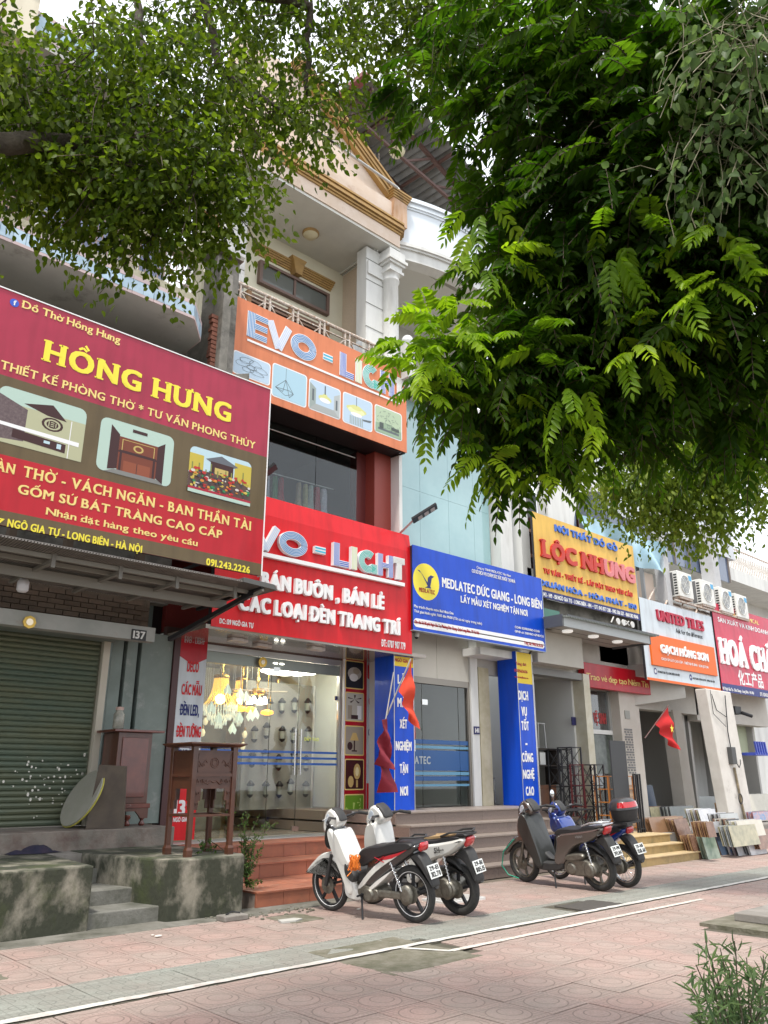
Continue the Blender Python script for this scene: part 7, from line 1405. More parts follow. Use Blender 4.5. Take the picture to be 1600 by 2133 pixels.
# ---- A: white and black underbone
def underbone(label, body, low, side, wheelk, extras):
    t = thing('motorbike', label, 'motorbike', group='motorbikes parked in front of the shops')
    RW = .285; rim = BLACK if wheelk == 'cast' else CHR
    wheel(t, .615, RW, .036, rim, 5 if wheelk == 'cast' else 32, wheelk, WHT if wheelk == 'cast' else None); wheel(t, -.615, RW, .042, rim, 5 if wheelk == 'cast' else 32, wheelk, WHT if wheelk == 'cast' else None)
    for x in (-.075, .075): MB().tube([(x, .615, RW), (x, .50, .62)], [.022, .02], 8).link('fork_leg', BPL, t, local=True)
    P2('front_fender', [(.30, .42), (.38, .52), (.52, .63), (.66, .64), (.86, .50), (.96, .40), (.93, .385), (.78, .50), (.62, .57), (.48, .55), (.38, .44), (.36, .33)], .068, body, t)
    # leg shield and head cover
    P2('leg_shield', [(.52, .88), (.44, .93), (.34, .72), (.20, .50), (.14, .36), (.14, .24), (.21, .22), (.26, .30), (.33, .46), (.44, .64)], .145, body, t, taper=.85)
    P2('leg_shield_inner', [(.42, .90), (.34, .90), (.22, .66), (.14, .54), (.26, .50), (.38, .64)], .15, body, t); P2('knee_panel', [(.24, .60), (.12, .50), (.06, .42), (.14, .34), (.26, .44)], .155, BPL, t)
    P2('front_cowl', [(.56, .93), (.50, .98), (.40, .92), (.44, .74), (.52, .66), (.60, .74)], .105, low, t)
    P2('head_cover', [(.63, .90), (.58, 1.06), (.50, 1.13), (.42, 1.10), (.34, 1.0), (.38, .93), (.46, .88), (.58, .84)], .086, body, t, taper=.6, inset=.02)
    P2('head_cover_top', [(.50, 1.14), (.41, 1.115), (.345, 1.03), (.33, .97), (.42, 1.03)], .062, BPL, t)
    P2('headlight', [(.615, .97), (.60, 1.03), (.565, 1.05), (.555, .96)], .07, LENS, t)
    P2('indicator_lens', [(.59, .97), (.55, 1.07), (.49, 1.09), (.47, 1.0), (.53, .93)], .09, LENS, t)
    for s_ in (-1, 1):
        MB().tube([(s_*.08, .40, 1.02), (s_*.22, .34, 1.045), (s_*.34, .27, 1.02)], [.014, .013, .016], 8).link('handlebar', BLACK, t, local=True); MB().tube([(s_*.24, .33, 1.05), (s_*.34, .27, 1.02)], .019, 8).link('grip', RUB, t, local=True); MB().tube([(s_*.20, .40, 1.05), (s_*.33, .36, 1.03)], .006, 5).link('brake_lever', CHR, t, local=True)
    # centre frame, floor piece
    P2('frame_cover', [(.16, .52), (.05, .46), (-.05, .50), (-.10, .60), (-.16, .62), (-.18, .44), (-.02, .34), (.14, .36)], .085, BPL, t)
    P2('lower_cowl', [(.30, .34), (.22, .56), (.14, .54), (.13, .30), (.02, .22), (.04, .17), (.20, .17), (.28, .21)], .125, body, t)
    # side covers: white flashes over black
    P2('side_cover', [(-.02, .42), (-.10, .62), (-.16, .70), (-.50, .74), (-.86, .80), (-.84, .74), (-.60, .62), (-.36, .50), (-.16, .36), (-.06, .32)], .118, side, t, it=1)
    P2('side_flash', [(.10, .30), (-.06, .46), (-.22, .58), (-.40, .66), (-.62, .73), (-.56, .68), (-.34, .57), (-.16, .46), (.02, .30)], .1235, body, t, it=1, inset=.004)
    P2('side_flash', [(-.02, .27), (-.16, .38), (-.30, .46), (-.46, .54), (-.40, .48), (-.26, .38), (-.10, .28)], .123, body, t, it=1, inset=.004)
    P2('side_stripe', [(-.24, .62), (-.34, .66), (-.60, .72), (-.76, .765), (-.62, .70), (-.40, .62)], .1255, mat('red flash', (.45, .02, .03), .3), t, it=1, inset=.003)
    P2('seat', [(.07, .58), (.03, .70), (-.12, .755), (-.30, .765), (-.46, .81), (-.70, .825), (-.80, .80), (-.78, .74), (-.60, .71), (-.30, .65), (-.08, .56), (.02, .52)], .130, SEATM, t, it=2)
    for x in (-.11, .11): MB().tube([(x, -.50, .80), (x*1.1, -.62, .855), (x*.9, -.84, .865), (0, -.90, .86)], .011, 6).link('grab_rail', BPL, t, local=True)
    P2('tail_light', [(-.82, .74), (-.86, .81), (-.895, .81), (-.90, .75), (-.86, .71)], .07, TAIL, t); P2('tail_indicator', [(-.72, .70), (-.76, .76), (-.82, .79), (-.80, .70)], .098, LENS, t)
    P2('rear_fender', [(-.74, .70), (-.86, .70), (-1.0, .50), (-1.04, .38), (-1.0, .37), (-.90, .50), (-.80, .60), (-.66, .66)], .075, BPL, t)
    for s_ in (-1, 1): shock(t, s_*.115, -.56, .32, -.42, .60)
    MB().box(-.115, -.075, -.62, -.05, .235, .31).link('chain_case', ENG, t, local=True, bev=.015); MB().lathe([(.06, -.118), (.10, -.112), (.10, -.08)], (0, -.615, RW), 18, 'x').link('drum_cover', ENG, t, local=True)
    P2('engine', [(.10, .30), (.02, .36), (-.14, .34), (-.24, .30), (-.22, .20), (-.06, .16), (.08, .20)], .12, ENG, t); MB().lathe([(.055, -.14), (.075, -.12), (.075, .12)], (0, -.08, .25), 16, 'x').link('engine_cover', ENG, t, local=True); MB().lathe([(.06, .02), (.05, .14), (.06, .26)], (0, 0, 0), 12, 'y').link('cylinder', ENG, t, local=True).location = (0, .02, .30)
    g = MB(); [g.box(-.07, .07, .06+.02*k, .066+.02*k, .23, .36) for k in range(7)]; g.link('cooling_fins', ENG, t, local=True)
    MB().tube([(.12, -.02, .24), (.13, -.35, .22), (.14, -.60, .27), (.14, -.90, .36)], [.018, .03, .042, .045], 10).link('exhaust', BPL, t, local=True); MB().tube([(-.22, .0, .25), (.22, .0, .25)], .011, 6).link('foot_bar', BLACK, t, local=True)
    MB().tube([(-.2, .36, 1.02), (-.14, .50, .96), (-.06, .52, .80)], .005, 5).tube([(.2, .36, 1.02), (.12, .50, .95), (.05, .52, .80)], .005, 5).link('control_cable', BLACK, t, local=True)
    kick(t); return t
a = underbone('white and black motorbike with red flashes and black cast wheels, the nearest of the four', PEARL, GLB, GLB, 'cast', 0)
g = MB(); mbt = None
xw = -.128; fx = lambda u, v, d: (xw-d, -.42-u, .66+v+.22*u*-0)
mb = MB(); mb.bar((xw, -.34, .66), (xw, -.22, .585), .004, .022, up=(1, 0, 0)).bar((xw-.001, -.34, .60), (xw-.001, -.21, .645), .004, .018, up=(1, 0, 0)); mb.link('side_emblem', mat('red flash', (.45, .02, .03), .3), a, local=True)
plate(a, '29-E1', '312.70', -.985, .53); squeeze(a, .82); place(a, (6.56, 6.62), (6.41, 7.86), .11)
# tangled orange rope on the bike
t = thing('rope_bundle', 'tangled orange rope bundle hanging on the nearest white motorbike', 'rope', (6.3, 7.2, .6)); mb = MB(); c_ = atY(738, 1797, 7.20)
for k in range(5):
    pts = []; ph = random.uniform(0, 6)
    for i in range(70): f = i*.45; pts.append((c_.x+.065*math.sin(f*1.1+ph)*math.cos(f*.37+k), c_.y+.06*math.sin(f*.7+k), c_.z+.06*math.cos(f*1.3+ph)+.02*math.sin(f*.2)))
    mb.tube(pts, .0045, 4)
mb.tube([c_, (c_.x-.04, c_.y, c_.z-.09), (c_.x-.10, c_.y, c_.z-.13)], .006, 5); mb.link('rope', mat('orange rope', (.75, .20, .02), .7), t); MB().tube([(c_.x, c_.y, c_.z+.05), (c_.x-.01, c_.y, c_.z+.2)], .005, 5).link('string', WHT, t)
# ---- scooter
def scooter(label, body, shield, seatm, extra):
    t = thing('motorbike', label, 'motorbike', group='motorbikes parked in front of the shops')
    RW = .275
    rim = extra.get('rim', BLACK)
    wheel(t, .655, RW, .044, rim, extra.get('ns', 6), 'cast'); wheel(t, -.655, RW, .052, rim, extra.get('ns', 6), 'cast')
    for x in (-.08, .08): MB().tube([(x, .655, RW), (x, .56, .58)], .021, 8).link('fork_leg', ENG, t, local=True)
    P2('front_fender', [(.34, .50), (.50, .66), (.68, .66), (.88, .54), (1.0, .38), (.97, .35), (.90, .40), (.78, .52), (.62, .58), (.46, .54), (.40, .40)], .075, body, t)
    P2('leg_shield', [(.52, .92), (.44, .98), (.38, .92), (.34, .62), (.24, .36), (.20, .24), (.28, .24), (.40, .42), (.52, .62), (.58, .78)], .175, shield, t, taper=.8)
    P2('front_apron', [(.60, .90), (.52, .96), (.46, .80), (.48, .60), (.56, .56), (.64, .66)], .13, body, t)
    P2('head_cover', [(.61, .96), (.56, 1.09), (.47, 1.16), (.37, 1.11), (.30, 1.02), (.33, .95), (.44, .91), (.57, .88)], .10, body, t, taper=.6, inset=.02); P2('dash_cover', [(.46, 1.185), (.35, 1.13), (.28, 1.04), (.28, .99), (.38, 1.04)], .08, BPL, t)
    P2('headlight', [(.60, .98), (.575, 1.07), (.535, 1.10), (.53, .96)], .09, LENS, t); P2('indicator_lens', [(.57, .99), (.53, 1.09), (.46, 1.11), (.43, 1.02), (.49, .96)], .105, LENS, t)
    for s_ in (-1, 1):
        MB().tube([(s_*.10, .38, 1.03), (s_*.25, .33, 1.04), (s_*.36, .24, 1.01)], [.015, .014, .018], 8).link('handlebar', BLACK, t, local=True); MB().tube([(s_*.25, .33, 1.04), (s_*.36, .24, 1.01)], .02, 8).link('grip', RUB, t, local=True); MB().tube([(s_*.22, .38, 1.03), (s_*.35, .34, 1.0)], .006, 5).link('brake_lever', CHR, t, local=True)
        P2('floor_board', [(.34, .30), (.30, .34), (-.06, .34), (-.18, .38), (-.18, .26), (.0, .22), (.28, .22)], .16, BPL, t) if s_ < 0 else None
    P2('tunnel', [(.36, .34), (.32, .56), (.10, .36), (-.06, .36), (-.12, .60), (-.2, .6), (-.2, .32)], .06, BPL, t)
    P2('side_cover', [(.0, .36), (-.10, .58), (-.10, .72), (-.40, .76), (-.72, .80), (-.98, .84), (-.98, .78), (-.72, .64), (-.46, .60), (-.30, .50), (-.22, .34), (-.08, .28)], .165, body, t, taper=.7, inset=.02)
    P2('seat', [(-.06, .70), (-.10, .78), (-.28, .81), (-.46, .80), (-.62, .84), (-.88, .86), (-.94, .83), (-.80, .78), (-.46, .745), (-.14, .69)], .145, seatm, t)
    P2('tail_trim', [(-.52, .80), (-.72, .855), (-.98, .885), (-1.04, .86), (-.96, .83), (-.74, .80)], .128, extra.get('trim', BPL), t)
    for x in (-.13, .13): MB().tube([(x, -.58, .84), (x*1.1, -.76, .885), (x*.9, -.98, .90), (0, -1.04, .895)], .013, 6).link('grab_rail', extra.get('trim', BPL), t, local=True)
    P2('tail_light', [(-.92, .76), (-.97, .84), (-1.025, .835), (-1.01, .77), (-.96, .72)], .08, TAIL, t); P2('tail_indicator', [(-.74, .70), (-.80, .76), (-.93, .80), (-.90, .72)], .150, LENS, t)
    P2('rear_fender', [(-.80, .68), (-.98, .74), (-1.08, .52), (-1.12, .38), (-1.07, .36), (-1.0, .48), (-.88, .60), (-.70, .62)], .08, BPL, t)
    P2('rear_guard', [(-.50, .60), (-.66, .62), (-.86, .50), (-.90, .44), (-.86, .46), (-.66, .55), (-.52, .55)], .07, BPL, t)
    shock(t, -.13, -.70, .30, -.60, .64); shock(t, .13, -.70, .30, -.60, .64)
    P2('engine_case', [(-.20, .40), (-.50, .42), (-.72, .38), (-.78, .27), (-.70, .20), (-.30, .18), (-.16, .24)], .145, ENG, t, taper=.8); P2('air_box', [(-.22, .46), (-.54, .50), (-.58, .42), (-.30, .36), (-.20, .40)], .165, extra.get('box', BPL), t, taper=.85); MB().lathe([(.07, -.16), (.10, -.145), (.10, -.1)], (0, -.62, .28), 18, 'x').link('belt_cover', ENG, t, local=True); MB().lathe([(.06, -.16), (.085, -.145), (.085, -.1)], (0, -.30, .28), 18, 'x').link('belt_cover', ENG, t, local=True)
    MB().tube([(.13, -.35, .22), (.16, -.60, .27), (.16, -.98, .38)], [.03, .055, .06], 12).link('exhaust', BPL, t, local=True)
    MB().tube([(-.2, .36, 1.02), (-.14, .50, .96), (-.06, .52, .80)], .005, 5).tube([(.2, .36, 1.02), (.12, .50, .95), (.05, .52, .80)], .005, 5).link('control_cable', BLACK, t, local=True)
    kick(t); return t
b = scooter('white scooter with a tan patched seat behind the nearest motorbike', PEARL, PEARL, mat('tan and black seat', (.02, .02, .022), .5), {'ns': 5, 'box': ENG})
P2('seat_patch', [(-.30, .812), (-.60, .845), (-.86, .868), (-.86, .855), (-.60, .83), (-.30, .80)], .12, mat('tan seat cloth', (.32, .21, .10), .8), b)
mb = MB(); ff = lambda u, v, d: (-.1685-d, -.50-(u), .70+v-.0*u)
text(mb, 'SH', 0, 0, .055, 0, bold=.05, serif=.1, frame=lambda u, v, d: (-.170-d, -.48-u, .665+v+.13*u)); text(mb, 'mode', .1, .012, .022, 0, bold=.03, frame=lambda u, v, d: (-.170-d, -.48-u, .665+v+.13*u)); mb.link('side_lettering', GLB, b, local=True)
plate(b, '29-B1', '805.15', -1.075, .53); squeeze(b, .76); place(b, (7.26, 6.62), (7.10, 7.92), .11)
c = scooter('grey brown scooter with a black plastic sheet over its leg shield', GRB, mat('black cover sheet', (.03, .032, .03), .38, coat=.2, bump=.5, bs=8), SEATM, {'rim': ENG, 'ns': 6, 'trim': SIL, 'box': ENG})
P2('plastic_cover', [(.50, .98), (.38, .98), (.28, .70), (.18, .40), (.16, .26), (.28, .26), (.38, .40), (.50, .62), (.56, .80)], .19, MATS['black cover sheet'], c)
mb = MB(); text(mb, 'vision', 0, 0, .04, 0, bold=.03, frame=lambda u, v, d: (-.171-d, -.46-u, .685+v+.1*u)); mb.link('side_lettering', SIL, c, local=True)
plate(c, '29-M1', '393.84', -1.075, .53); squeeze(c, .80); place(c, (10.14, 6.66), (10.20, 7.98), .11)
MB().tube([(-.10, .72, .60), (-.13, .93, .42), (-.12, 1.0, .22), (-.11, .90, .10), (-.09, .72, .06)], .009, 6).link('green_lock', mat('green cable lock', (.02, .28, .18), .4), c, local=True)
d = underbone('blue motorbike with spoked wheels, a round mirror and a black top box', BLP, BLP, BLP, 'wire', 0)
MB().tube([(-.20, .36, 1.05), (-.22, .33, 1.20)], .006, 6).link('mirror_stem', CHR, d, local=True); MB().sphere((-.23, .33, 1.26), .055, 14, 10, (.8, .25, 1)).link('mirror', mat('mirror glass', (.85, .9, .92), .03, 1), d, local=True)
plate(d, '29-AB', '158.61', -.985, .53); squeeze(d, .84); place(d, (10.73, 6.62), (10.86, 7.88), .11)
tb = thing('top_box', 'round black top box with a red lens on the tail of the blue motorbike', 'top box'); tb.location = d.matrix_basis @ Vector((0, 0, 0)); tb.rotation_euler = d.rotation_euler
def topring(s_, z, k=1.0): return [(s_*.21*math.cos(a_)*(1 if abs(math.cos(a_)) < .8 else 1), -.76+s_*.19*math.sin(a_), z) for a_ in [6.28319*i/28 for i in range(28)]]
MB().rings([topring(.72, .88), topring(.88, .92), topring(.96, 1.02), topring(1.0, 1.04)]).link('box_body', BPL, tb, local=True); MB().rings([topring(1.02, 1.045), topring(1.0, 1.08), topring(.93, 1.13), topring(.7, 1.175), topring(.3, 1.19)]).link('lid', mat('satin black lid', (.03, .03, .032), .35, coat=.3), tb, local=True)
MB().rings([[(.21*r_*math.cos(a_), -.76+.19*r_*math.sin(a_), z) for a_ in [math.pi*1.08+math.pi*.84*i/14 for i in range(15)]] for r_, z in ((1.01, 1.075), (.97, 1.11), (.90, 1.145))], cap=False).link('red_lens', TAIL, tb, local=True); B(-.16, .16, -.9, -.68, .855, .885).link('mount_plate', BPL, tb, local=True)
# ================================================================== trees and plants
def leaf_mat(name, c1, c2, tr, ns=2.5, rough=.42):
    m = bpy.data.materials.new(name); MATS[name] = m; m.use_nodes = True; n = m.node_tree.nodes; l = m.node_tree.links; b = n['Principled BSDF']
    b.inputs['Roughness'].default_value = rough; b.inputs['Specular IOR Level'].default_value = .16
    geo = n.new('ShaderNodeNewGeometry'); t = n.new('ShaderNodeTexNoise'); t.inputs['Scale'].default_value = ns; t.inputs['Detail'].default_value = 4; l.new(geo.outputs['Position'], t.inputs[0])
    r = n.new('ShaderNodeValToRGB'); r.color_ramp.elements[0].position = .35; r.color_ramp.elements[0].color = (*c1, 1); r.color_ramp.elements[1].position = .65; r.color_ramp.elements[1].color = (*c2, 1); l.new(t.outputs[0], r.inputs[0])
    a = n.new('ShaderNodeVertexColor') if False else None
    at = n.new('ShaderNodeAttribute'); at.attribute_name = 'tint'; hs = n.new('ShaderNodeHueSaturation'); l.new(r.outputs[0], hs.inputs['Color'])
    mr = n.new('ShaderNodeMapRange'); mr.inputs[3].default_value = .55; mr.inputs[4].default_value = 1.5; l.new(at.outputs['Fac'], mr.inputs[0]); l.new(mr.outputs[0], hs.inputs['Value'])
    mh = n.new('ShaderNodeMapRange'); mh.inputs[3].default_value = .515; mh.inputs[4].default_value = .475; l.new(at.outputs['Fac'], mh.inputs[0]); l.new(mh.outputs[0], hs.inputs['Hue'])
    l.new(hs.outputs[0], b.inputs['Base Color'])
    tn = n.new('ShaderNodeBsdfTranslucent'); mx = n.new('ShaderNodeMixShader'); mx.inputs[0].default_value = .46
    h2 = n.new('ShaderNodeMix'); h2.data_type = 'RGBA'; h2.blend_type = 'MULTIPLY'; h2.inputs[0].default_value = 1; h2.inputs[7].default_value = (*tr, 1); l.new(hs.outputs[0], h2.inputs[6]); l.new(h2.outputs[2], tn.inputs[0])
    l.new(b.outputs[0], mx.inputs[1]); l.new(tn.outputs[0], mx.inputs[2]); l.new(mx.outputs[0], n['Material Output'].inputs[0]); return m
LEAF_A = leaf_mat('broad leaf green', (.046, .078, .008), (.07, .108, .012), (2.7, 2.8, 1.2), rough=.55)
LEAF_B = leaf_mat('feather leaf green', (.022, .052, .005), (.05, .105, .008), (2.4, 2.8, 1.0), 1.6, rough=.5)
LEAF_BY = leaf_mat('young sunlit feather leaf', (.13, .23, .012), (.20, .32, .02), (1.8, 2.0, .8), 2.5)  # lime of new tips, with sunlit crown edges put into the colour
LEAF_C = leaf_mat('fine far leaf', (.11, .17, .025), (.16, .22, .04), (1.9, 2.0, 1.0), 1.5)
LEAF_V = leaf_mat('grey green vine leaf', (.10, .16, .06), (.15, .22, .085), (1.6, 1.7, 1.2), 3)
LEAF_P = leaf_mat('dark shrub leaf', (.045, .095, .03), (.07, .13, .04), (2, 2, 1.2), 9)
BARK = mat('dark bark', (.055, .042, .032), .9, col2=(.10, .08, .06), ns=14, bump=.8, bs=60); TWIG = mat('brown twig', (.075, .05, .032), .8)
def leaves_mesh(name, P, D, N, L, Wd, m, parent=None, tint=None, **tags):
    """many leaves: base P, direction D, normal N, lengths L, widths Wd; two bent quads each"""
    n = len(P); D = D/np.linalg.norm(D, axis=1)[:, None]; S = np.cross(D, N); S /= np.maximum(np.linalg.norm(S, axis=1), 1e-6)[:, None]; U = np.cross(S, D)
    L = L[:, None]; w = Wd[:, None]
    v = np.stack([P, P+D*L*.16+S*w*.40+U*w*.08, P+D*L*.42+S*w*.52+U*w*.14-U*L*.01, P+D*L*.74+S*w*.30+U*w*.08-U*L*.05, P+D*L-U*L*.12, P+D*L*.74-S*w*.30+U*w*.08-U*L*.05, P+D*L*.42-S*w*.52+U*w*.14-U*L*.01, P+D*L*.16-S*w*.40+U*w*.08], 1).reshape(-1, 3)
    base = np.arange(n)[:, None]*8; f = np.concatenate([base+np.array([[0, 1, 2, 3, 4]]), base+np.array([[4, 5, 6, 7, 0]])], 1).reshape(-1)
    off = np.zeros(3)
    if parent is not None: off = np.array(parent.location)
    me = bpy.data.meshes.new(name); me.vertices.add(len(v)); me.vertices.foreach_set('co', (v-off).ravel()); me.loops.add(len(f)); me.loops.foreach_set('vertex_index', f.astype(np.int32))
    nf = 2*n; me.polygons.add(nf); me.polygons.foreach_set('loop_start', np.arange(nf, dtype=np.int32)*5); me.polygons.foreach_set('loop_total', np.full(nf, 5, dtype=np.int32))
    me.materials.append(m); me.update(calc_edges=True)
    at = me.attributes.new('tint', 'FLOAT', 'FACE'); tt = rng.random(n) if tint is None else tint; at.data.foreach_set('value', np.repeat(tt, 2).astype(np.float32))
    o = bpy.data.objects.new(name, me); COL.objects.link(o); o.parent = parent
    for k, q in tags.items(): o[k] = q
    return o
def pxd(x, y, d): r = ray(x, y); return np.array(CP+r.normalized()*d)
def rand_dir(n, down=0., spread=1.):
    d = rng.normal(size=(n, 3))*spread; d[:, 2] -= down; return d/np.linalg.norm(d, axis=1)[:, None]
def twigs(blobs, n, per, seg, leafL, leafW, down=.8, jit=.03):
    """leafy twigs scattered through a set of balls (centre, radius, weight); leaves hang alternately along each twig"""
    wts = np.array([b[2] for b in blobs], float); wts /= wts.sum(); idx = rng.choice(len(blobs), n, p=wts)
    C_ = np.array([b[0] for b in blobs])[idx]; r = np.array([b[1] for b in blobs])[idx]
    q = rng.normal(size=(n, 3)); q /= np.linalg.norm(q, axis=1)[:, None]; rad = rng.random(n)**(1/2.2)
    S0 = C_+q*(r*rad)[:, None]; D0 = q*.7+rand_dir(n, down, .7); D0 /= np.linalg.norm(D0, axis=1)[:, None]
    Ps, Ds, Ns, Ls, Ws, Ts = [], [], [], [], [], []; tint = rng.random(n); seglines = []
    for k in range(per):
        f = (k+1)/per; P = S0+D0*(seg*f)[..., None] if np.ndim(seg) else S0+D0*seg*f; P = P+np.array([0, 0, -.25*seg*f*f])
        side = rng.normal(size=(n, 3)); d = D0*.5+side*.6; d[:, 2] -= .75
        nn = rng.normal(size=(n, 3))*.55; nn[:, 2] += .9
        Ps.append(P+rng.normal(size=(n, 3))*jit); Ds.append(d); Ns.append(nn); Ls.append(leafL*rng.uniform(.7, 1.2, n)); Ws.append(leafW*rng.uniform(.75, 1.2, n)); Ts.append(np.clip(tint*.6+rng.random(n)*.4, 0, 1))
    return [np.concatenate(a) for a in (Ps, Ds, Ns, Ls, Ws, Ts)], S0, D0
def fronds(blobs, n, pairs, L, lfL, lfW, out_from, droop=.5, seed_dir=None):
    wts = np.array([b[2] for b in blobs], float); wts /= wts.sum(); idx = rng.choice(len(blobs), n, p=wts)
    C_ = np.array([b[0] for b in blobs])[idx]; r = np.array([b[1] for b in blobs])[idx]
    q = rng.normal(size=(n, 3)); q /= np.linalg.norm(q, axis=1)[:, None]; rad = rng.random(n)**(1/2.4); S0 = C_+q*(r*rad)[:, None]
    D = q*.8+rand_dir(n, .15, .6); D[:, 2] *= .55; D /= np.linalg.norm(D, axis=1)[:, None]; up = np.tile([0, 0, 1.], (n, 1))+rng.normal(size=(n, 3))*.25; Sd = np.cross(D, up); Sd /= np.linalg.norm(Sd, axis=1)[:, None]; U = np.cross(Sd, D)
    Ll = L*rng.uniform(.7, 1.2, n); o = [[], [], [], [], [], []]; tint = rng.random(n); rach = []
    for k in range(pairs+1):
        f = .18+.82*k/pairs; P = S0+D*(Ll*f)[:, None]-U*0; P[:, 2] -= droop*Ll*f*f
        dd = D.copy(); dd[:, 2] -= droop*2*f; dd /= np.linalg.norm(dd, axis=1)[:, None]
        size = (.75+.6*math.sin(math.pi*min(f, .95)))
        for s_ in ((-1, 1) if k < pairs else (0,)):
            d = dd*(.55 if s_ else 1)+Sd*s_*.85; d[:, 2] -= .45; d += rng.normal(size=(n, 3))*.10
            o[0].append(P); o[1].append(d); o[2].append(U+rng.normal(size=(n, 3))*.22); o[3].append(lfL*size*rng.uniform(.85, 1.12, n)*(1 if s_ else .9)); o[4].append(lfW*size*rng.uniform(.85, 1.1, n)); o[5].append(np.clip(tint*.75+rng.random(n)*.25, 0, 1))
    return [np.concatenate(a) for a in o], S0, D, Ll
def B3(x, y, d, rpx, w=1): return (pxd(x, y, d), rpx/F_*d, w*(rpx/100)**2)
def limb(mb, pts, r0, r1, n=9): 
    P = [Vector(p) for p in pts]; Q = []
    for i in range(len(P)-1):
        for k in range(5): Q.append(P[i].lerp(P[i+1], k/5)+Vector([random.uniform(-1, 1)*.018*(r0/.06) for _ in range(3)]))
    Q.append(P[-1]); mb.tube(Q, [r0+(r1-r0)*i/(len(Q)-1) for i in range(len(Q))], n)
# ---- broad-leaved tree on the left (trunk beside the camera)
tA = thing('street_tree', 'broad leaved street tree whose fine dark crown fills the upper left of the view', 'tree', (-1.2, 3.0, 0))
blA = [B3(*b) for b in ((50, 258, 5.2, 100), (150, 238, 5.4, 110), (30, 158, 5.0, 70, .7), (280, 238, 5.2, 135), (290, 368, 4.9, 110, 1.2), (410, 388, 4.8, 80, 1.1), (310, 478, 4.8, 50), (210, 408, 4.9, 40, .9), (480, 408, 4.8, 38, .9), (450, 338, 4.8, 60), (170, 338, 5.0, 60), (70, 338, 5.0, 45), (430, 198, 5.4, 105), (420, 28, 6.6, 150, .38), (310, 58, 6.4, 80, .4), (560, 118, 6.4, 130, .5), (600, -22, 6.8, 150, .36), (670, 158, 5.9, 80, .75), (550, 238, 5.4, 50, 1), (650, 253, 5.4, 40, 1), (740, 18, 6.8, 140, .42), (860, -42, 6.8, 130, .42), (880, 63, 6.6, 85, .6), (790, 98, 6.6, 60, .5), (250, 128, 5.8, 80, .5), (390, -122, 6.4, 170, .4), (700, -122, 6.8, 170, .4), (900, 40, 6.3, 85, .8), (965, -10, 6.3, 90, .8), (970, 110, 6.0, 60, .7), (15, 28, 5.2, 35, .5), (-150, 168, 5.2, 130, .5), (-120, 348, 5.0, 60, .5))]
lv, S0, D0 = twigs(blA, 1950, 17, .38, .046, .027, .8, .02)
leaves_mesh('crown', *lv[:5], LEAF_A, tA, tint=lv[5], kind='stuff')
mb = MB(); base = Vector((-1.2, 3.0, 0)); fork = Vector((-.9, 3.3, 3.2))
limb(mb, [base, (-1.15, 3.1, 1.6), fork], .17, .12, 12); mb.link('trunk', BARK, tA)
mb = MB(); l1 = [fork, (-.3, 3.6, 3.9)]
limb(mb, [fork, Vector(pxd(-60, 300, 4.6)), Vector(pxd(250, 300, 5.2)), Vector(pxd(300, 120, 5.7)), Vector(pxd(280, -40, 6.4))], .07, .02); limb(mb, [Vector(pxd(250, 300, 5.2)), Vector(pxd(330, 460, 5.0)), Vector(pxd(300, 560, 4.9))], .03, .008, 6); limb(mb, [fork, Vector(pxd(-80, -100, 5)), Vector(pxd(420, -30, 6)), Vector(pxd(640, 10, 6.2)), Vector(pxd(640, 200, 5.9))], .07, .015); limb(mb, [Vector(pxd(420, -30, 6)), Vector(pxd(460, 150, 5.7)), Vector(pxd(600, 240, 5.5)), Vector(pxd(700, 300, 5.4))], .03, .008, 6)
mb.link('limbs', BARK, tA)
mb = MB()
for i in range(0, len(S0), 4):
    a = S0[i]; q = rng.normal(size=3)*.025; pts = [a-D0[i]*.12+q, a, a+D0[i]*.16+q*.6-np.array([0, 0, .02]), a+D0[i]*.30-np.array([0, 0, .08])]; mb.tube([tuple(p) for p in pts], [.004, .0035, .0028, .0018], 3, cap=False)
mb.link('twigs', TWIG, tA, kind='stuff')
# ---- feather-leaved tree on the right
tB = thing('street_tree', 'feather leaved street tree whose deep green crown covers the upper right of the view', 'tree', (6.3, 1.3, 0))
blB = [B3(*b) for b in ((1040, 50, 5.6, 120, .6), (1150, 42, 5.4, 160, .7), (1020, 250, 5.2, 80, .9), (1130, 250, 5.2, 140), (1250, 212, 5.2, 190), (1420, 262, 4.8, 190), (1570, 162, 4.8, 160), (1125, 432, 5.0, 100), (1250, 432, 4.8, 180, 1.2), (1420, 482, 4.6, 180), (1570, 442, 4.6, 150), (1130, 602, 4.7, 110, 1.2), (1280, 612, 4.6, 160, 1.3), (1440, 662, 4.5, 160, 1.1), (1580, 642, 4.5, 140), (1094, 732, 4.5, 90, 1.3), (992, 765, 4.2, 90, 1.5), (1180, 782, 4.5, 120, 1.4), (1330, 792, 4.6, 130, 1.1), (1480, 842, 4.8, 120, .7), (1010, 825, 4.2, 70, 1.3), (1100, 892, 4.3, 80, 1.3), (1066, 940, 4.3, 40, 1), (1210, 860, 4.5, 80, 1), (1035, 430, 4.9, 42, 1), (1025, 560, 4.6, 40, 1), (900, 150, 5.6, 70, .6), (960, 200, 5.5, 60, .7), (1300, -58, 5.4, 200, .6), (1550, 812, 4.8, 110, .8), (1760, 150, 5.2, 170, .4), (1780, 480, 5.0, 170, .4), (1740, 760, 5.0, 130, .4), (1500, -220, 5.6, 200, .3))]
fl, S0, D0, LL = fronds(blB, 3350, 7, .27, .066, .024, None)
leaves_mesh('crown', *fl[:5], LEAF_B, tB, tint=fl[5], kind='stuff')
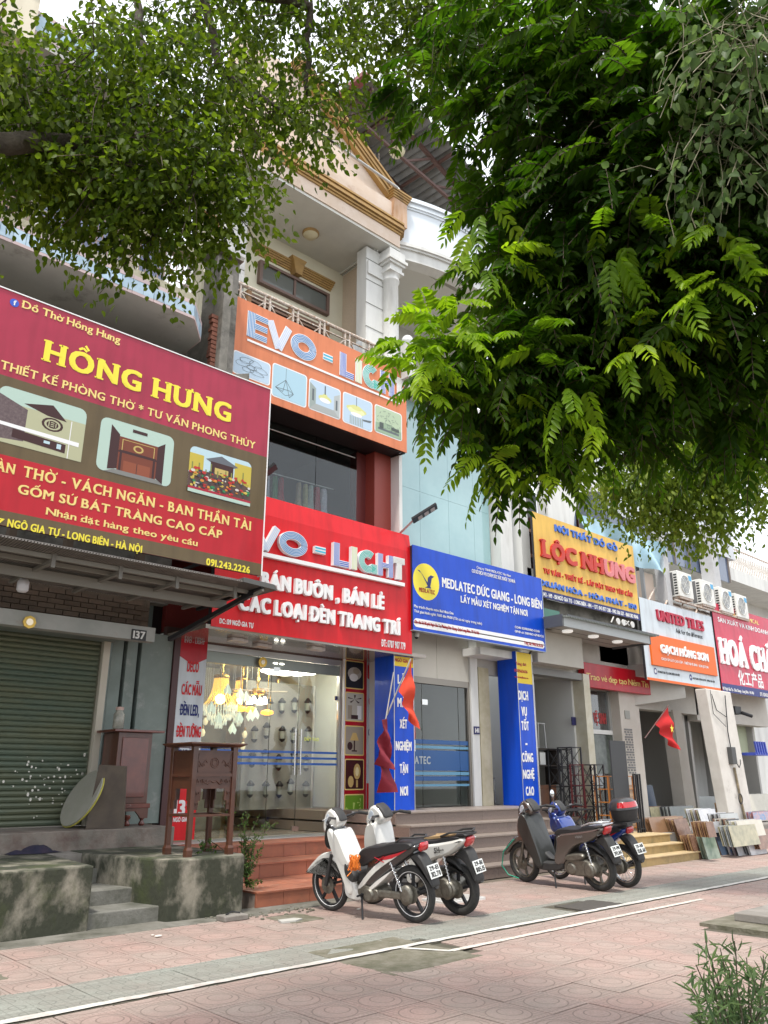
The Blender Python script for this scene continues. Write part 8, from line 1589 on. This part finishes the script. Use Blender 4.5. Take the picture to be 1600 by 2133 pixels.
blY = [B3(*b) for b in ((919, 702, 3.9, 55, 1.6), (874, 752, 3.8, 45, 1.4), (999, 442, 4.5, 40), (1024, 542, 4.3, 50), (1024, 382, 4.7, 35), (974, 652, 4.1, 40), (1290, 492, 4.1, 55, .9), (1370, 522, 4.1, 45, .7), (1130, 722, 4.1, 60), (1160, 822, 4.0, 60), (894, 802, 3.9, 40), (1064, 822, 4.0, 50), (1500, 442, 4.0, 50), (1480, 582, 4.0, 60), (1300, 722, 4.0, 70, .8), (1014, 942, 4.1, 40), (1150, 982, 4.2, 40), (1250, 862, 4.1, 60, .6))]
fy, _, _, _ = fronds(blY, 150, 8, .235, .058, .020, None, .45)
leaves_mesh('young_sunlit_leaves', *fy[:5], LEAF_BY, tB, tint=fy[5], kind='stuff')
mb = MB()
for i in range(len(S0)):
    d = D0[i]; pts = [tuple(S0[i]+d*LL[i]*f-np.array([0, 0, .5*LL[i]*f*f])) for f in (0, .35, .7, 1)]; mb.tube(pts, .0026, 3, cap=False)
mb.link('leaf_stalks', TWIG, tB, kind='stuff')
mb = MB(); fk = Vector((6.2, 1.7, 3.0)); limb(mb, [(6.3, 1.3, 0), (6.25, 1.5, 1.6), fk], .18, .14, 12); mb.link('trunk', BARK, tB)
mb = MB(); pv = lambda *a: Vector(pxd(*a))
limb(mb, [fk, pv(1680, 950, 5.0), pv(1560, 880, 4.8), pv(1430, 830, 4.7), pv(1300, 760, 4.7), pv(1150, 745, 4.6), pv(1000, 790, 4.4), pv(920, 790, 4.2)], .06, .012); limb(mb, [fk, pv(1720, 400, 5.3), pv(1480, 360, 5.1), pv(1350, 320, 5.1), pv(1280, 420, 5.0), pv(1180, 520, 4.9)], .07, .012); limb(mb, [pv(1350, 320, 5.1), pv(1350, 140, 5.3), pv(1260, 20, 5.6), pv(1200, -80, 5.8)], .05, .025); limb(mb, [pv(1350, 200, 5.2), pv(1200, 190, 5.4), pv(1050, 90, 5.6), pv(920, 110, 5.7)], .025, .008, 6); limb(mb, [pv(1480, 360, 5.1), pv(1540, 450, 4.9), pv(1560, 700, 4.8)], .04, .02); limb(mb, [pv(1300, 760, 4.7), pv(1380, 690, 4.7), pv(1450, 560, 4.7), pv(1520, 420, 4.8)], .03, .02, 6); limb(mb, [pv(1180, 750, 4.6), pv(1120, 860, 4.4), pv(1090, 960, 4.3)], .015, .005, 6); limb(mb, [pv(1300, 760, 4.7), pv(1240, 650, 4.8), pv(1120, 560, 4.9)], .02, .006, 6)
mb.link('limbs', BARK, tB)
# ---- climbing vine with round grey green leaves
tv = thing('vine', 'climbing vine with round pale grey green leaves hanging at the top right corner', 'vine', pxd(1500, 300, 4.3))
lv, S0, D0 = twigs([B3(*b) for b in ((1490, 60, 4.4, 60), (1530, 120, 4.2, 80), (1500, 280, 4.2, 75), (1440, 350, 4.2, 50), (1560, 330, 4.2, 70), (1590, 60, 4.2, 70), (1420, 20, 4.3, 40))], 110, 9, .26, .050, .038)
leaves_mesh('leaves', *lv[:5], LEAF_V, tv, tint=lv[5], kind='stuff'); mb = MB()
for i in range(len(S0)): q = rng.normal(size=3)*.04; mb.tube([tuple(S0[i]-D0[i]*.16+q), tuple(S0[i]), tuple(S0[i]+D0[i]*.15+q*.5), tuple(S0[i]+D0[i]*.26-np.array([0, 0, .07]))], .0025, 3, cap=False)
mb.link('stems', mat('pale vine stem', (.22, .2, .12), .7), tv, kind='stuff')
# ---- finer tree further along the street
tC = thing('street_tree', 'fine leaved yellowish green tree further along the street above the air conditioners', 'tree', (17.5, 3.2, 0))
lv, S0, D0 = twigs([B3(*b) for b in ((1400, 950, 12, 110), (1340, 1020, 12, 60), (1480, 1000, 12, 90, .8), (1560, 920, 12, 130, .8), (1420, 1070, 12, 35), (1300, 980, 12, 60), (1580, 700, 12.5, 130, .8), (1500, 840, 12.5, 120, .7), (1460, 1050, 12, 50, .8))], 2200, 9, .5, .085, .045, .5, .06)
leaves_mesh('crown', *lv[:5], LEAF_C, tC, tint=lv[5], kind='stuff'); mb = MB(); limb(mb, [(17.5, 3.2, 0), (17.3, 3.3, 2.5), tuple(pxd(1700, 950, 12.5))], .16, .1, 10); mb.link('trunk', BARK, tC)
mb = MB(); limb(mb, [pv(1700, 950, 12.5), pv(1560, 900, 12.3), pv(1450, 950, 12.1), pv(1380, 1040, 12)], .07, .015, 6); limb(mb, [pv(1560, 900, 12.3), pv(1560, 760, 12.4), pv(1500, 700, 12.5)], .04, .015, 6); limb(mb, [pv(1500, 920, 12.2), pv(1490, 1050, 12)], .02, .008, 5); mb.link('limbs', BARK, tC)
# ---- shrub between terrace and red steps
def stemplant(name, label, cat, base, stems, m, lL, lW, group=None, per=46):
    t = thing(name, label, cat, base, group=group); sm = MB(); Pp, Dd, Nn, Tt = [], [], [], []
    for s_ in stems:
        pts = [Vector(p) for p in s_]; Q = []
        for i in range(len(pts)-1):
            for k in range(4): Q.append(pts[i].lerp(pts[i+1], k/4)+Vector([random.uniform(-.008, .008) for _ in range(3)]))
        Q.append(pts[-1]); sm.tube(Q, [.007*(1-.7*i/len(Q)) for i in range(len(Q))], 5)
        for k in range(per):
            f = random.uniform(.2, 1)*(len(Q)-1); i = min(int(f), len(Q)-2); p = Q[i].lerp(Q[i+1], f-i); d = (Q[i+1]-Q[i]).normalized(); a = Vector(rng.normal(size=3)).normalized()
            Pp.append(p+a*.01); Dd.append(d*.5+a*.9); Nn.append(Vector((0, 0, 1))+Vector(rng.normal(size=3)*.5)); Tt.append(rng.random())
    sm.link('stems', mat('shrub stem', (.09, .075, .045), .8), t); n = len(Pp)
    leaves_mesh('leaves', np.array([tuple(p) for p in Pp]), np.array([tuple(p) for p in Dd]), np.array([tuple(p) for p in Nn]), lL*rng.uniform(.7, 1.2, n), lW*rng.uniform(.8, 1.2, n), m, t, tint=np.array(Tt), kind='stuff'); return t
Ys = 8.75; q_ = lambda x, y, Y=Ys: tuple(atY(x, y, Y)); rs_ = atY(512, 1840, Ys)
stems = []
for (x, y) in ((515, 1690), (540, 1700), (560, 1715), (530, 1740), (550, 1760), (500, 1720), (520, 1770), (535, 1800), (545, 1835), (528, 1845), (560, 1712), (575, 1712), (505, 1700), (540, 1780), (510, 1750)): stems.append([tuple(rs_), q_(512+random.uniform(-8, 12), (1840+y)/2, Ys+random.uniform(-.1, .1)), q_(x, y, Ys+random.uniform(-.15, .1))])
stemplant('shrub', 'leggy small leaved shrub growing between the mossy terrace and the red tiled steps', 'shrub', tuple(rs_), stems, LEAF_P, .040, .019, per=52)
Yt = 9.25; q_ = lambda x, y: tuple(atY(x, y, Yt)); rs_ = atZ(470, 1775, .61); Yt = rs_.y
stemplant('shrub', 'thin shrub sprig rising behind the legs of the carved altar table', 'shrub', tuple(rs_), [[tuple(rs_), q_(474, 1720), q_(470, 1668)], [tuple(rs_), q_(480, 1730), q_(484, 1690)], [tuple(rs_), q_(440, 1750), q_(415, 1758)], [tuple(rs_), q_(430, 1765), q_(410, 1775)]], LEAF_P, .045, .026, per=24)
# ---- leafy plant bottom right
bp = atZ(1555, 2290, 0); stems = []; Dp = (Vector((bp.x, bp.y, 0))-Vector((0, 0, 0))).length; YY = bp.y
for (x, y) in ((1470, 1960), (1500, 1975), (1530, 1960), (1555, 1995), (1590, 1990), (1450, 2010), (1480, 2030), (1520, 2020), (1570, 2040), (1600, 2020), (1440, 2060), (1470, 2080), (1510, 2070), (1550, 2080), (1590, 2090), (1440, 2110), (1620, 2000), (1630, 2060), (1490, 2110), (1540, 2110)):
    e = atY(x, y, YY+random.uniform(-.12, .12)); stems.append([(bp.x+random.uniform(-.12, .12), bp.y+random.uniform(-.1, .1), 0), tuple((Vector((bp.x, bp.y, 0))*.45+e*.55)+Vector((random.uniform(-.05, .05), 0, .03))), tuple(e)])
stemplant('leafy_plant', 'narrow leaved green plant at the bottom right corner', 'plant', (bp.x, bp.y, 0), stems, leaf_mat('narrow leaf green', (.12, .19, .09), (.16, .24, .11), (1.6, 1.7, 1.2), 6), .085, .013, per=44)
bpy.data.objects.remove(_to)
